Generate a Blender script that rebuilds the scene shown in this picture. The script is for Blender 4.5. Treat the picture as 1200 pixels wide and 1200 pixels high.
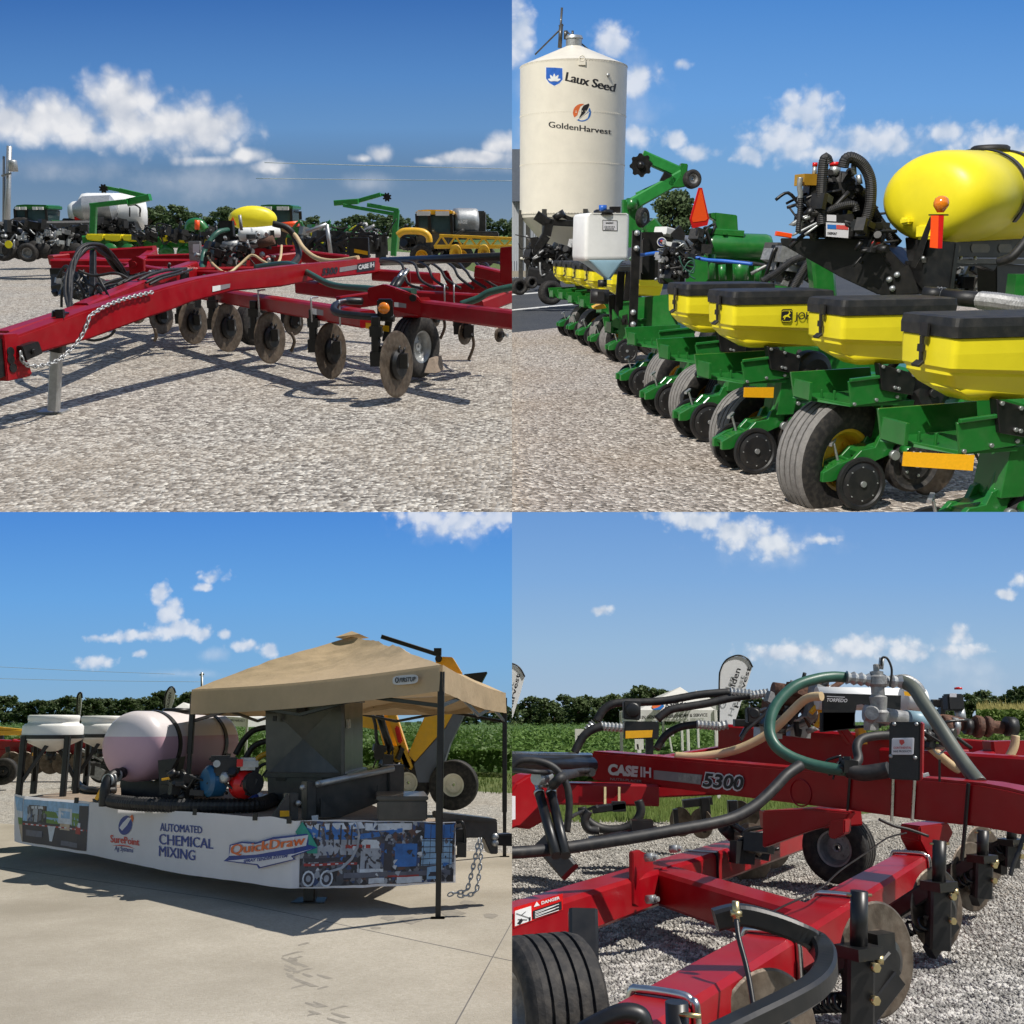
import bpy, bmesh, math, random
import numpy as np
from mathutils import Vector as V, Matrix, noise as mnoise
random.seed(7); RNG = np.random.default_rng(7)
R = math.radians
sc = bpy.context.scene
for o in list(bpy.data.objects): bpy.data.objects.remove(o)

# The photograph is a sheet of four pictures, two above two.  The place is built as four yards:
# two on the level ground and two on a terrace that rises behind and above them, each with its own sky.
# ---------------------------------------------------------------- camera
HL, HU = 1.4, 2.4                     # eye height above the lower and the upper ground
TH = math.atan(242/1200)
cam = bpy.data.cameras.new('camera'); camo = bpy.data.objects.new('camera', cam)
sc.collection.objects.link(camo); sc.camera = camo
cam.sensor_width = 36; cam.lens = 36; cam.clip_start = .1; cam.clip_end = 3000
camo.location = (0, 0, HL); camo.rotation_euler = (R(90)+TH, 0, 0)
# ---------------------------------------------------------------- sky light
w = bpy.data.worlds.new('World'); sc.world = w; w.use_nodes = True
wn = w.node_tree.nodes; bg = wn['Background']
st = wn.new('ShaderNodeTexSky'); st.sky_type = 'NISHITA'; st.sun_disc = False
st.sun_elevation = R(52); st.sun_rotation = R(75); st.air_density = 1.0; st.dust_density = .6; st.ozone_density = 1.5
w.node_tree.links.new(st.outputs[0], bg.inputs[0]); bg.inputs[1].default_value = .118
sc.view_settings.view_transform = 'Standard'; sc.view_settings.look = 'None'
sc.view_settings.exposure = 0; sc.view_settings.gamma = 1
sc.cycles.max_bounces = 6; sc.cycles.diffuse_bounces = 3; sc.cycles.transparent_max_bounces = 8
sc.cycles.use_denoising = True
# ---------------------------------------------------------------- the four yards
class Panel:
    def __init__(s, name, h, hz, side, lower):
        s.h = h; s.side = side; s.lower = lower
        s.al = math.atan((hz-600)/1200)
        s.M = Matrix.Translation((0, 0, HL)) @ Matrix.Rotation(TH-s.al, 4, 'X') @ Matrix.Translation((0, 0, -h))
        s.coll = bpy.data.collections.new(name); sc.collection.children.link(s.coll)
        s.blk = bpy.data.collections.new(name+'_shade'); sc.collection.children.link(s.blk)
        s.eye = V((0, 0, h))
    def dir(s, px, py):
        u, v = (px-600)/1200, (600-py)/1200
        return V((u, math.cos(s.al)-v*math.sin(s.al), math.sin(s.al)+v*math.cos(s.al)))
    def p(s, px, py, d):
        k = s.dir(px, py); return s.eye + k*(d/k.y)
    def g(s, px, py, z=0):
        k = s.dir(px, py); return s.eye + k*((z-s.h)/k.z)
    def vp(s, A, B, off=0):            # a vertical plane through A and B: picture point -> point on it
        A = V(A); B = V(B); n = V((B.y-A.y, A.x-B.x, 0)).normalized()
        if n.dot(s.eye-A) < 0: n = -n
        def f(px, py, o=off):
            k = s.dir(px, py); return s.eye + k*((A+n*o-s.eye).dot(n)/k.dot(n))
        f.n = n
        return f
TL = Panel('yard_applicator', HU, 265, -1, False)
TR = Panel('yard_planter', HU, 283, 1, False)
BL = Panel('yard_trailer', HL, 842, -1, True)
BR = Panel('yard_toolbar', HL, 842, 1, True)
# each photograph was taken under its own sun: every yard is lit by exactly one sun lamp
for P, d, e in ((TL, (.50, .04, .86), 4.5), (TR, (-.40, -.52, .76), 4.5), (BL, (.43, .30, .86), 5.0), (BR, (.56, -.28, .78), 5.0)):
    l = bpy.data.lights.new('sun', 'SUN'); l.energy = e; l.angle = R(.5); l.color = (1, .95, .87)
    o = bpy.data.objects.new('sun', l); sc.collection.objects.link(o)
    q = V(d).normalized().to_track_quat('Z', 'Y').to_matrix().to_4x4()
    o.matrix_world = Matrix.Rotation(TH-P.al, 4, 'X') @ q
    o.light_linking.receiver_collection = P.coll; o.light_linking.blocker_collection = P.blk
# ---------------------------------------------------------------- materials
MAT = {}
def lk(t, a, b): t.links.new(a, b)
def M(name, col, rough=.5, metal=0, var=.15, scale=5, bump=0, bscale=40, coat=0, dust=0, spec=.5, trans=0, emit=0):
    m = bpy.data.materials.new(name); m.use_nodes = True; t = m.node_tree; b = t.nodes['Principled BSDF']
    tc = t.nodes.new('ShaderNodeTexCoord'); nz = t.nodes.new('ShaderNodeTexNoise')
    nz.inputs['Scale'].default_value = scale; nz.inputs['Detail'].default_value = 6; nz.inputs['Roughness'].default_value = .65
    lk(t, tc.outputs['Object'], nz.inputs['Vector'])
    rp = t.nodes.new('ShaderNodeValToRGB'); rp.color_ramp.elements[0].position = .3; rp.color_ramp.elements[1].position = .7
    rp.color_ramp.elements[0].color = [c*(1-var) for c in col]+[1]; rp.color_ramp.elements[1].color = [min(1, c*(1+var)) for c in col]+[1]
    lk(t, nz.outputs['Fac'], rp.inputs[0]); out = rp.outputs[0]
    if dust:
        n2 = t.nodes.new('ShaderNodeTexNoise'); n2.inputs['Scale'].default_value = scale*2.3; n2.inputs['Detail'].default_value = 8
        lk(t, tc.outputs['Object'], n2.inputs['Vector'])
        mr = t.nodes.new('ShaderNodeMapRange'); mr.inputs['From Min'].default_value = .42; mr.inputs['From Max'].default_value = .75; mr.inputs['To Max'].default_value = dust
        lk(t, n2.outputs['Fac'], mr.inputs['Value'])
        mx = t.nodes.new('ShaderNodeMix'); mx.data_type = 'RGBA'; mx.inputs['B'].default_value = (.34, .29, .23, 1)
        lk(t, mr.outputs[0], mx.inputs['Factor']); lk(t, out, mx.inputs['A']); out = mx.outputs['Result']
    lk(t, out, b.inputs['Base Color'])
    rr = t.nodes.new('ShaderNodeMapRange'); rr.inputs['To Min'].default_value = max(.03, rough-.1); rr.inputs['To Max'].default_value = min(1, rough+.12)
    lk(t, nz.outputs['Fac'], rr.inputs['Value']); lk(t, rr.outputs[0], b.inputs['Roughness'])
    b.inputs['Metallic'].default_value = metal; b.inputs['Specular IOR Level'].default_value = spec
    if coat: b.inputs['Coat Weight'].default_value = coat; b.inputs['Coat Roughness'].default_value = .12
    if trans: b.inputs['Transmission Weight'].default_value = trans
    if emit: b.inputs['Emission Color'].default_value = (*col, 1); b.inputs['Emission Strength'].default_value = emit
    if bump:
        n3 = t.nodes.new('ShaderNodeTexNoise'); n3.inputs['Scale'].default_value = bscale; n3.inputs['Detail'].default_value = 4
        lk(t, tc.outputs['Object'], n3.inputs['Vector'])
        bp = t.nodes.new('ShaderNodeBump'); bp.inputs['Strength'].default_value = bump; bp.inputs['Distance'].default_value = .02
        lk(t, n3.outputs['Fac'], bp.inputs['Height']); lk(t, bp.outputs[0], b.inputs['Normal'])
    MAT[name] = m; return m
red = M('red_paint', (.28, .002, .007), .36, var=.12, scale=3, coat=.12, dust=.04, spec=.3)
black = M('black_paint', (.006, .006, .0065), .38, var=.3, dust=.035)
satin = M('black_plastic', (.010, .010, .011), .48, var=.2, bump=.1, bscale=120, dust=.04)
hoseb = M('black_hose', (.011, .011, .012), .55, var=.3, scale=9, dust=.07)
rubber = M('tyre_rubber', (.014, .013, .013), .75, var=.3, scale=9, bump=.2, bscale=60, dust=.12)
tread = M('worn_tread', (.2, .19, .18), .85, var=.25, scale=14, bump=.3, bscale=70)
chrome = M('bright_steel', (.6, .58, .55), .28, metal=1, var=.15, scale=12)
galv = M('galvanised_steel', (.42, .43, .43), .45, metal=.7, var=.2, scale=14)
brass = M('plated_bolt', (.52, .42, .22), .35, metal=1)
discm = M('rusty_disc_steel', (.095, .070, .05), .45, metal=.4, var=.5, scale=7, bump=.2, bscale=30, dust=.3)
rustm = M('rusty_pipe', (.11, .05, .03), .8, var=.5, scale=20, bump=.4)
green = M('green_paint', (.012, .15, .022), .34, var=.15, coat=.4, dust=.05)
green2 = M('bright_green_paint', (.02, .22, .04), .4, var=.15, coat=.3)
yellow = M('yellow_plastic', (.86, .73, .022), .38, var=.05, scale=3, bump=.05, bscale=90, spec=.4)
lid = M('lid_plastic', (.013, .0135, .014), .55, var=.15, bump=.15, bscale=150, dust=.08)
yel2 = M('yellow_paint', (.82, .45, .015), .4, var=.12, coat=.2, dust=.1)
reflect = M('amber_reflector', (.85, .42, .01), .35, var=.08, scale=60)
amber = M('amber_lens', (.8, .22, .01), .15, var=.25, scale=60, coat=.6)
orange = M('orange_reflector', (.95, .09, .01), .35, var=.05, scale=50)
redref = M('red_reflector', (.6, .01, .01), .3, var=.1)
wplast = M('white_plastic', (.82, .82, .80), .45, var=.06, scale=3, bump=.05, dust=.05)
wpaint = M('white_paint', (.74, .74, .72), .5, var=.06, dust=.04)
blueliq = M('blue_liquid_plastic', (.23, .36, .43), .4, var=.08)
bluem = M('blue_plastic', (.02, .12, .5), .4)
dkblue = M('navy_print', (.015, .04, .22), .5, var=.05)
blk_ink = M('black_print', (.012, .012, .015), .5, var=.05)
orange_ink = M('orange_print', (.62, .13, .03), .5, var=.05)
red_ink = M('red_print', (.55, .06, .05), .5, var=.05)
blue_ink = M('blue_print', (.01, .13, .42), .5, var=.05)
silver = M('silver_decal', (.55, .55, .56), .4, var=.05)
greyd = M('grey_decal', (.22, .2, .21), .45, var=.1)
dkgrey = M('charcoal_paint', (.048, .048, .045), .38, var=.18, scale=4, coat=.25, dust=.12)
canvas = M('tan_canvas', (.52, .395, .25), .85, var=.07, scale=4, bump=.25, bscale=18, spec=.2)
vinyl = M('banner_vinyl', (.88, .87, .90), .5, var=.04, scale=3, bump=.15, bscale=6)
tentw = M('white_canvas', (.86, .86, .87), .8, var=.04)
ghose = M('green_hose', (.03, .10, .07), .4, var=.2, scale=12)
those = M('tan_hose', (.58, .43, .24), .45, var=.12)
cream = M('cream_enamel', (.76, .71, .60), .42, var=.05, scale=1.2, dust=.03)
siding = M('grey_siding', (.5, .52, .55), .5, var=.08)
roofm = M('slate_metal_roof', (.12, .14, .18), .5, var=.1)
wood = M('weathered_board', (.26, .20, .15), .8, var=.25, scale=12, bump=.3)
glass = M('cab_glass', (.05, .09, .1), .08, var=.1, spec=.8)
goldm = M('gold_paint', (.55, .30, .03), .4, metal=.3)
steelc = M('grey_casting', (.3, .3, .3), .5, metal=.5, var=.3, scale=20, bump=.2)
cloth = M('white_cloth', (.75, .75, .77), .9, var=.05)
bark = M('bark', (.09, .065, .045), .9, var=.3, scale=20)
chaff = M('corn_tassel', (.33, .30, .10), .8, var=.3, scale=3)
def fabric(m, k):
    t = m.node_tree; b = t.nodes['Principled BSDF']; src = b.inputs['Base Color'].links[0].from_socket
    tr = t.nodes.new('ShaderNodeBsdfTranslucent'); mx = t.nodes.new('ShaderNodeMixShader'); mx.inputs[0].default_value = k
    lk(t, src, tr.inputs[0]); lk(t, b.outputs[0], mx.inputs[1]); lk(t, tr.outputs[0], mx.inputs[2]); lk(t, mx.outputs[0], t.nodes['Material Output'].inputs[0])
flagm = M('flag_cloth', (.80, .82, .86), .8, var=.04)
fabric(tentw, .25); fabric(flagm, .1); fabric(vinyl, .35); fabric(canvas, .12)
def leafmat(name, a, b, scale=.6):
    m = M(name, a, .6, var=0, spec=.3); t = m.node_tree
    rp = [n for n in t.nodes if n.type == 'VALTORGB'][0]; nz = [n for n in t.nodes if n.type == 'TEX_NOISE'][0]
    nz.inputs['Scale'].default_value = scale; rp.color_ramp.elements[0].color = (*a, 1); rp.color_ramp.elements[1].color = (*b, 1)
    b_ = t.nodes['Principled BSDF']; tr = t.nodes.new('ShaderNodeBsdfTranslucent'); mx = t.nodes.new('ShaderNodeMixShader'); mx.inputs[0].default_value = .25
    lk(t, rp.outputs[0], tr.inputs[0]); lk(t, b_.outputs[0], mx.inputs[1]); lk(t, tr.outputs[0], mx.inputs[2])
    lk(t, mx.outputs[0], t.nodes['Material Output'].inputs[0]); return m
leaf = leafmat('tree_leaves', (.06, .10, .045), (.15, .20, .08))
soy = leafmat('soybean_leaves', (.07, .15, .035), (.17, .28, .07), .9)
corn = leafmat('corn_leaves', (.10, .18, .04), (.20, .28, .08), 1.2)
grassm = leafmat('grass_blades', (.11, .19, .04), (.24, .30, .08), 1.5)
def ground(name, ramp, cell, bumpd, big=.35, patch=(.4, .33, .25), pf=.35):
    m = bpy.data.materials.new(name); m.use_nodes = True; t = m.node_tree; b = t.nodes['Principled BSDF']; N = t.nodes.new
    tc = N('ShaderNodeTexCoord'); vo = N('ShaderNodeTexVoronoi'); vo.inputs['Scale'].default_value = cell
    nz = N('ShaderNodeTexNoise'); nz.inputs['Scale'].default_value = cell*.5; nz.inputs['Detail'].default_value = 5
    wp = N('ShaderNodeMix'); wp.data_type = 'RGBA'; wp.blend_type = 'LINEAR_LIGHT'; wp.inputs['Factor'].default_value = .03
    lk(t, tc.outputs['Object'], nz.inputs['Vector']); lk(t, tc.outputs['Object'], wp.inputs['A']); lk(t, nz.outputs['Color'], wp.inputs['B'])
    lk(t, wp.outputs['Result'], vo.inputs['Vector'])
    sp = N('ShaderNodeSeparateColor'); lk(t, vo.outputs['Color'], sp.inputs[0])
    rp = N('ShaderNodeValToRGB'); lk(t, sp.outputs[0], rp.inputs[0])
    while len(rp.color_ramp.elements) < len(ramp): rp.color_ramp.elements.new(.5)
    for i, (pos, c) in enumerate(ramp): rp.color_ramp.elements[i].position = pos; rp.color_ramp.elements[i].color = (*c, 1)
    n2 = N('ShaderNodeTexNoise'); n2.inputs['Scale'].default_value = big; n2.inputs['Detail'].default_value = 7; n2.inputs['Roughness'].default_value = .6
    lk(t, tc.outputs['Object'], n2.inputs['Vector'])
    mr = N('ShaderNodeMapRange'); mr.inputs['From Min'].default_value = .43; mr.inputs['From Max'].default_value = .66; mr.inputs['To Max'].default_value = pf
    lk(t, n2.outputs['Fac'], mr.inputs['Value'])
    mx = N('ShaderNodeMix'); mx.data_type = 'RGBA'; mx.inputs['B'].default_value = (*patch, 1)
    lk(t, mr.outputs[0], mx.inputs['Factor']); lk(t, rp.outputs[0], mx.inputs['A']); lk(t, mx.outputs['Result'], b.inputs['Base Color'])
    b.inputs['Roughness'].default_value = .9; b.inputs['Specular IOR Level'].default_value = .25
    bp = N('ShaderNodeBump'); bp.invert = True; bp.inputs['Strength'].default_value = 1; bp.inputs['Distance'].default_value = bumpd
    lk(t, vo.outputs['Distance'], bp.inputs['Height']); lk(t, bp.outputs[0], b.inputs['Normal'])
    MAT[name] = m; return m
gr_ramp = [(0, (.12, .105, .09)), (.3, (.24, .215, .185)), (.6, (.38, .345, .30)), (.85, (.54, .50, .44)), (1, (.70, .66, .58))]
gravel = ground('limestone_gravel', gr_ramp, 20, .03)
gr_ramp2 = [(0, (.15, .13, .11)), (.35, (.32, .28, .245)), (.7, (.48, .425, .375)), (1, (.78, .72, .64))]
gravel2 = ground('pinkish_gravel', gr_ramp2, 24, .03, big=.25, patch=(.36, .26, .17), pf=.35)
gravel3 = ground('grey_gravel', [(0, (.20, .19, .18)), (.4, (.36, .34, .31)), (.8, (.52, .50, .46)), (1, (.72, .69, .64))], 34, .025)
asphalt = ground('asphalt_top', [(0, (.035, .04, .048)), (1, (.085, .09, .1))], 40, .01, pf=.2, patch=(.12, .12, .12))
concrete = ground('concrete_top', [(0, (.35, .315, .25)), (.5, (.39, .35, .285)), (1, (.43, .39, .32))], 70, .002, big=.45, patch=(.25, .22, .17), pf=.85)
soilg = ground('turf', [(0, (.05, .085, .02)), (.6, (.10, .14, .035)), (1, (.16, .18, .06))], 14, .03, patch=(.16, .17, .07))
fieldg = ground('crop_floor', [(0, (.03, .07, .014)), (.5, (.06, .12, .025)), (1, (.09, .16, .04))], 5, .1, patch=(.08, .13, .03))
# ---------------------------------------------------------------- mesh builder
Z = V((0, 0, 1))
def basis(ax):
    ax = V(ax).normalized(); a = V((0, 0, 1)) if abs(ax.z) < .9 else V((1, 0, 0))
    u = a.cross(ax).normalized(); return ax, u, ax.cross(u).normalized()
def spline(pts, n=6):
    pts = [V(q) for q in pts]
    if len(pts) < 3: return pts
    out = []
    for i in range(len(pts)-1):
        a = pts[max(i-1, 0)]; b = pts[i]; c = pts[i+1]; d = pts[min(i+2, len(pts)-1)]
        for k in range(n):
            t = k/n; out.append(.5*((2*b)+(c-a)*t+(2*a-5*b+4*c-d)*t*t+(3*b-a-3*c+d)*t**3))
    out.append(pts[-1]); return out
def quadgrid(mb, g4, nu, nv):           # a patch of surface g4(u, v) in small faces
    b0 = len(mb.v)
    for i in range(nu+1):
        for j in range(nv+1): mb.v.append(tuple(g4(i/nu, j/nv)))
    for i in range(nu):
        for j in range(nv): k = b0+i*(nv+1)+j; mb.face((k, k+nv+1, k+nv+2, k+1))
class MB:
    def __init__(s): s.v = []; s.f = []; s.sm = []; s.mi = []; s.m = 0
    def face(s, idx, sm=False): s.f.append(tuple(idx)); s.sm.append(sm); s.mi.append(s.m)
    def rings(s, rings, sm=True, cap=True, close=False):
        b0 = len(s.v); n = len(rings[0])
        for r in rings: s.v += [tuple(q) for q in r]
        K = len(rings)
        for i in range(K if close else K-1):
            a = b0+i*n; b = b0+((i+1) % K)*n
            for j in range(n): s.face((a+j, a+(j+1) % n, b+(j+1) % n, b+j), sm)
        if cap and not close:
            s.face([b0+j for j in range(n)][::-1]); s.face([b0+(K-1)*n+j for j in range(n)])
        return s
    def bar(s, a, b, w, h, up=Z, ch=.12, taper=1):
        a = V(a); b = V(b); ax = (b-a).normalized(); sd = ax.cross(V(up)).normalized(); u = sd.cross(ax).normalized()
        c = min(w, h)*ch; x, y = w/2, h/2
        prof = [(x-c, -y), (x, -y+c), (x, y-c), (x-c, y), (-x+c, y), (-x, y-c), (-x, -y+c), (-x+c, -y)]
        return s.rings([[p0+sd*(q[0]*k)+u*(q[1]*k) for q in prof] for p0, k in ((a, 1), (b, taper))], sm=False)
    def tube(s, pts, r, n=10, res=6, close=False, taper=None):
        P = spline(pts, res) if res > 1 else [V(q) for q in pts]
        rs = []; u = None
        for i, q in enumerate(P):
            t = ((P[(i+1) % len(P)]-P[i-1]) if close else (P[min(i+1, len(P)-1)]-P[max(i-1, 0)]))
            if t.length < 1e-9: t = V((0, 0, 1))
            t.normalize()
            if u is None: _, u, _ = basis(t)
            u = (u-t*u.dot(t)).normalized(); v2 = t.cross(u)
            rr = r if taper is None else r+(taper-r)*i/(len(P)-1)
            rs.append([q+u*(rr*math.cos(2*math.pi*j/n))+v2*(rr*math.sin(2*math.pi*j/n)) for j in range(n)])
        return s.rings(rs, True, True, close)
    def ribbed(s, pts, r, pitch, depth, n=12):
        P = spline(pts, 8); L = 0; Q = [P[0]]
        tot = sum((P[i+1]-P[i]).length for i in range(len(P)-1)); k = max(4, int(tot/pitch*2))
        acc = [0]
        for i in range(len(P)-1): acc.append(acc[-1]+(P[i+1]-P[i]).length)
        out = []; j = 0
        for i in range(k+1):
            d = tot*i/k
            while j < len(P)-2 and acc[j+1] < d: j += 1
            t = (d-acc[j])/max(1e-9, acc[j+1]-acc[j]); out.append(P[j].lerp(P[j+1], t))
        rs = []; u = None
        for i, q in enumerate(out):
            t = (out[min(i+1, k)]-out[max(i-1, 0)]).normalized()
            if u is None: _, u, _ = basis(t)
            u = (u-t*u.dot(t)).normalized(); v2 = t.cross(u); rr = r-(depth if i % 2 else 0)
            rs.append([q+u*(rr*math.cos(2*math.pi*a/n))+v2*(rr*math.sin(2*math.pi*a/n)) for a in range(n)])
        return s.rings(rs, False)
    def cyl(s, a, b, r, n=14, r2=None):
        a = V(a); b = V(b); _, u, v2 = basis(b-a)
        return s.rings([[c+u*(k*math.cos(2*math.pi*j/n))+v2*(k*math.sin(2*math.pi*j/n)) for j in range(n)] for c, k in ((a, r), (b, r if r2 is None else r2))], True)
    def lathe(s, c, axis, prof, n=28, sm=True, sx=1, su=None, cap=True):
        c = V(c); ax, u, v2 = basis(axis)
        if su is not None: u = V(su).normalized(); v2 = ax.cross(u)
        def ring(r, t): return [c+ax*t+u*(r*sx*math.cos(2*math.pi*j/n))+v2*(r*math.sin(2*math.pi*j/n)) for j in range(n)]
        if sm: return s.rings([ring(*q) for q in prof], True, cap)
        for i in range(len(prof)-1): s.rings([ring(*prof[i]), ring(*prof[i+1])], True, False)
        if cap:
            for q in (prof[0], prof[-1]):
                b0 = len(s.v); s.v += [tuple(x) for x in ring(*q)]; s.face(range(b0, b0+n))
        return s
    def prism(s, pts, vec):
        vec = V(vec); pts = [V(q) for q in pts]; n = len(pts); b0 = len(s.v)
        s.v += [tuple(q) for q in pts]+[tuple(q+vec) for q in pts]
        s.face(range(b0, b0+n)); s.face([b0+n+j for j in range(n)][::-1])
        for j in range(n): s.face((b0+j, b0+n+j, b0+n+(j+1) % n, b0+(j+1) % n))
        return s
    def poly(s, pts): b0 = len(s.v); s.v += [tuple(q) for q in pts]; s.face(range(b0, b0+len(pts))); return s
    def box(s, c, sz, rz=0, ry=0, rx=0):
        m = Matrix.Rotation(rz, 3, 'Z') @ Matrix.Rotation(ry, 3, 'Y') @ Matrix.Rotation(rx, 3, 'X'); c = V(c); x, y, z = sz[0]/2, sz[1]/2, sz[2]/2
        q = [c+m @ V(k) for k in ((-x, -y, -z), (x, -y, -z), (x, y, -z), (-x, y, -z))]
        return s.prism(q, m @ V((0, 0, 2*z)))
    def ball(s, c, r, n=12, sz=1):
        return s.lathe(V(c)-V((0, 0, 0)), Z, [(r*math.sin(math.pi*i/8)+1e-4, -r*sz*math.cos(math.pi*i/8)) for i in range(9)], n)
    def ring(s, c, axis, r, tr, n=18, m=8, sx=1, su=None):
        ax, u, v2 = basis(axis); c = V(c)
        if su is not None: u = V(su).normalized(); v2 = ax.cross(u)
        return s.tube([c+u*(r*sx*math.cos(2*math.pi*j/n))+v2*(r*math.sin(2*math.pi*j/n)) for j in range(n)], tr, m, 1, True)
    def coil(s, a, b, r, tr, turns, n=5):
        a = V(a); b = V(b); ax, u, v2 = basis(b-a); K = int(turns*10)
        return s.tube([a.lerp(b, i/K)+u*(r*math.cos(i*.628))+v2*(r*math.sin(i*.628)) for i in range(K+1)], tr, n, 1)
    def chain(s, pts, L, tr):
        P = spline(pts, 10); acc = 0; k = 0; last = P[0]
        for i in range(1, len(P)):
            while (P[i]-last).length > L:
                t = (P[i]-last).normalized(); c = last+t*(L/2); ax, u, v2 = basis(t)
                nrm = u if k % 2 else v2
                s.ring(c, nrm, L*.36, tr, 10, 5, 1.9, t); last = last+t*L; k += 1
        return s
    def bolt(s, c, n, r=.012): n = V(n).normalized(); return s.cyl(V(c), V(c)+n*r*1.2, r, 6)
    def build(s, name, mats, P, parent=None, base=V((0, 0, 0)), bev=0, seg=2):
        me = bpy.data.meshes.new(name); b = V(base)
        me.from_pydata([(x[0]-b.x, x[1]-b.y, x[2]-b.z) for x in s.v], [], s.f)
        me.polygons.foreach_set('use_smooth', s.sm); me.polygons.foreach_set('material_index', s.mi)
        for m in (mats if isinstance(mats, (list, tuple)) else [mats]): me.materials.append(m)
        bm = bmesh.new(); bm.from_mesh(me)
        bmesh.ops.recalc_face_normals(bm, faces=bm.faces)
        if bev:
            ed = [e for e in bm.edges if len(e.link_faces) == 2 and e.calc_face_angle(0) > .5]
            bmesh.ops.bevel(bm, geom=ed, offset=bev, segments=seg, affect='EDGES', clamp_overlap=True)
        bm.to_mesh(me); bm.free()
        o = bpy.data.objects.new(name, me); link(o, P)
        if parent: o.parent = parent
        else: o.matrix_world = P.M @ Matrix.Translation(b)
        return o
def link(o, P):
    P.coll.objects.link(o)
    if o.type == 'MESH' and not o.name.startswith('sky'): P.blk.objects.link(o)
def tag(o, label=None, cat=None, group=None, kind=None):
    if label: o['label'] = label
    if cat: o['category'] = cat
    if group: o['group'] = group
    if kind: o['kind'] = kind
    return o
class Thing:
    def __init__(s, P, name, label, cat, base, group=None):
        s.P = P; s.b = V(base); s.e = bpy.data.objects.new(name, None); s.e.empty_display_size = .2
        P.coll.objects.link(s.e); s.e.matrix_world = P.M @ Matrix.Translation(s.b); tag(s.e, label, cat, group)
    def add(s, name, mb, mat, parent=None, label=None, bev=0, seg=2):
        o = mb.build(name, mat, s.P, parent or s.e, s.b, bev, seg)
        if label: o['label'] = label
        return o
def copy_part(o, parent, P, loc=None, rz=None, skip=()):
    c = o.copy(); link(c, P); c.parent = parent
    if loc is not None: c.location = loc
    if rz is not None: c.rotation_euler = (0, 0, rz)
    for ch in o.children:
        if ch.name.split('.')[0] not in skip: copy_part(ch, c, P)
    return c
def copy_thing(o, P, M4, label=None):
    c = o.copy(); P.coll.objects.link(c) if o.type == 'EMPTY' else link(c, P)
    c.parent = None; c.matrix_world = P.M @ M4
    if label: c['label'] = label
    for ch in o.children: copy_part(ch, c, P)
    return c
def tmesh(txt, shear=0, bold=0, space=1):
    cu = bpy.data.curves.new('t', 'FONT'); cu.body = txt; cu.shear = shear; cu.offset = bold; cu.space_character = space; cu.resolution_u = 3
    ob = bpy.data.objects.new('t', cu); me = bpy.data.meshes.new_from_object(ob)
    vs = [tuple(x.co) for x in me.vertices]; fs = [tuple(q.vertices) for q in me.polygons]
    bpy.data.objects.remove(ob); bpy.data.curves.remove(cu); bpy.data.meshes.remove(me)
    if bold > .002 and (max(v[1] for v in vs) > 1.0 or min(v[1] for v in vs) < -.35): return tmesh(txt, shear, bold*.6, space)
    return vs, fs
def ptext(mb, f, txt, a, b, ha, hb, off=.006, shear=0, bold=.02, space=1):
    """lettering on a surface f: baseline from a to b, capital height ha at a and hb at b (in picture units)"""
    vs, fs = tmesh(txt, shear, bold, space); x0 = min(v[0] for v in vs); x1 = max(v[0] for v in vs); cap = .70
    b0 = len(mb.v)
    for x, y, z in vs:
        t = (x-x0)/(x1-x0); h = ha+(hb-ha)*t
        mb.v.append(tuple(f(a[0]+(b[0]-a[0])*t, a[1]+(b[1]-a[1])*t-y/cap*h, off)))
    for q in fs: mb.face([b0+i for i in q])
    return mb
def btext(mb, f, txt, a, b, ha, hb, off, shear=0, dx=.5, space=1):
    for k in range(4): e = dx*(k/3-.5)*2; ptext(mb, f, txt, (a[0]+e, a[1]), (b[0]+e, b[1]), ha, hb, off+.0003*k, shear, 0, space)
    return mb
def pp(f, pts, off=.004): return [f(x, y, off) for x, y in pts]
def slab(mb, f, pts, th, off=0):      # a plate or beam outlined on the vertical plane f, th metres thick, going back
    return mb.prism([f(x, y, off) for x, y in pts], -f.n*th)
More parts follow.
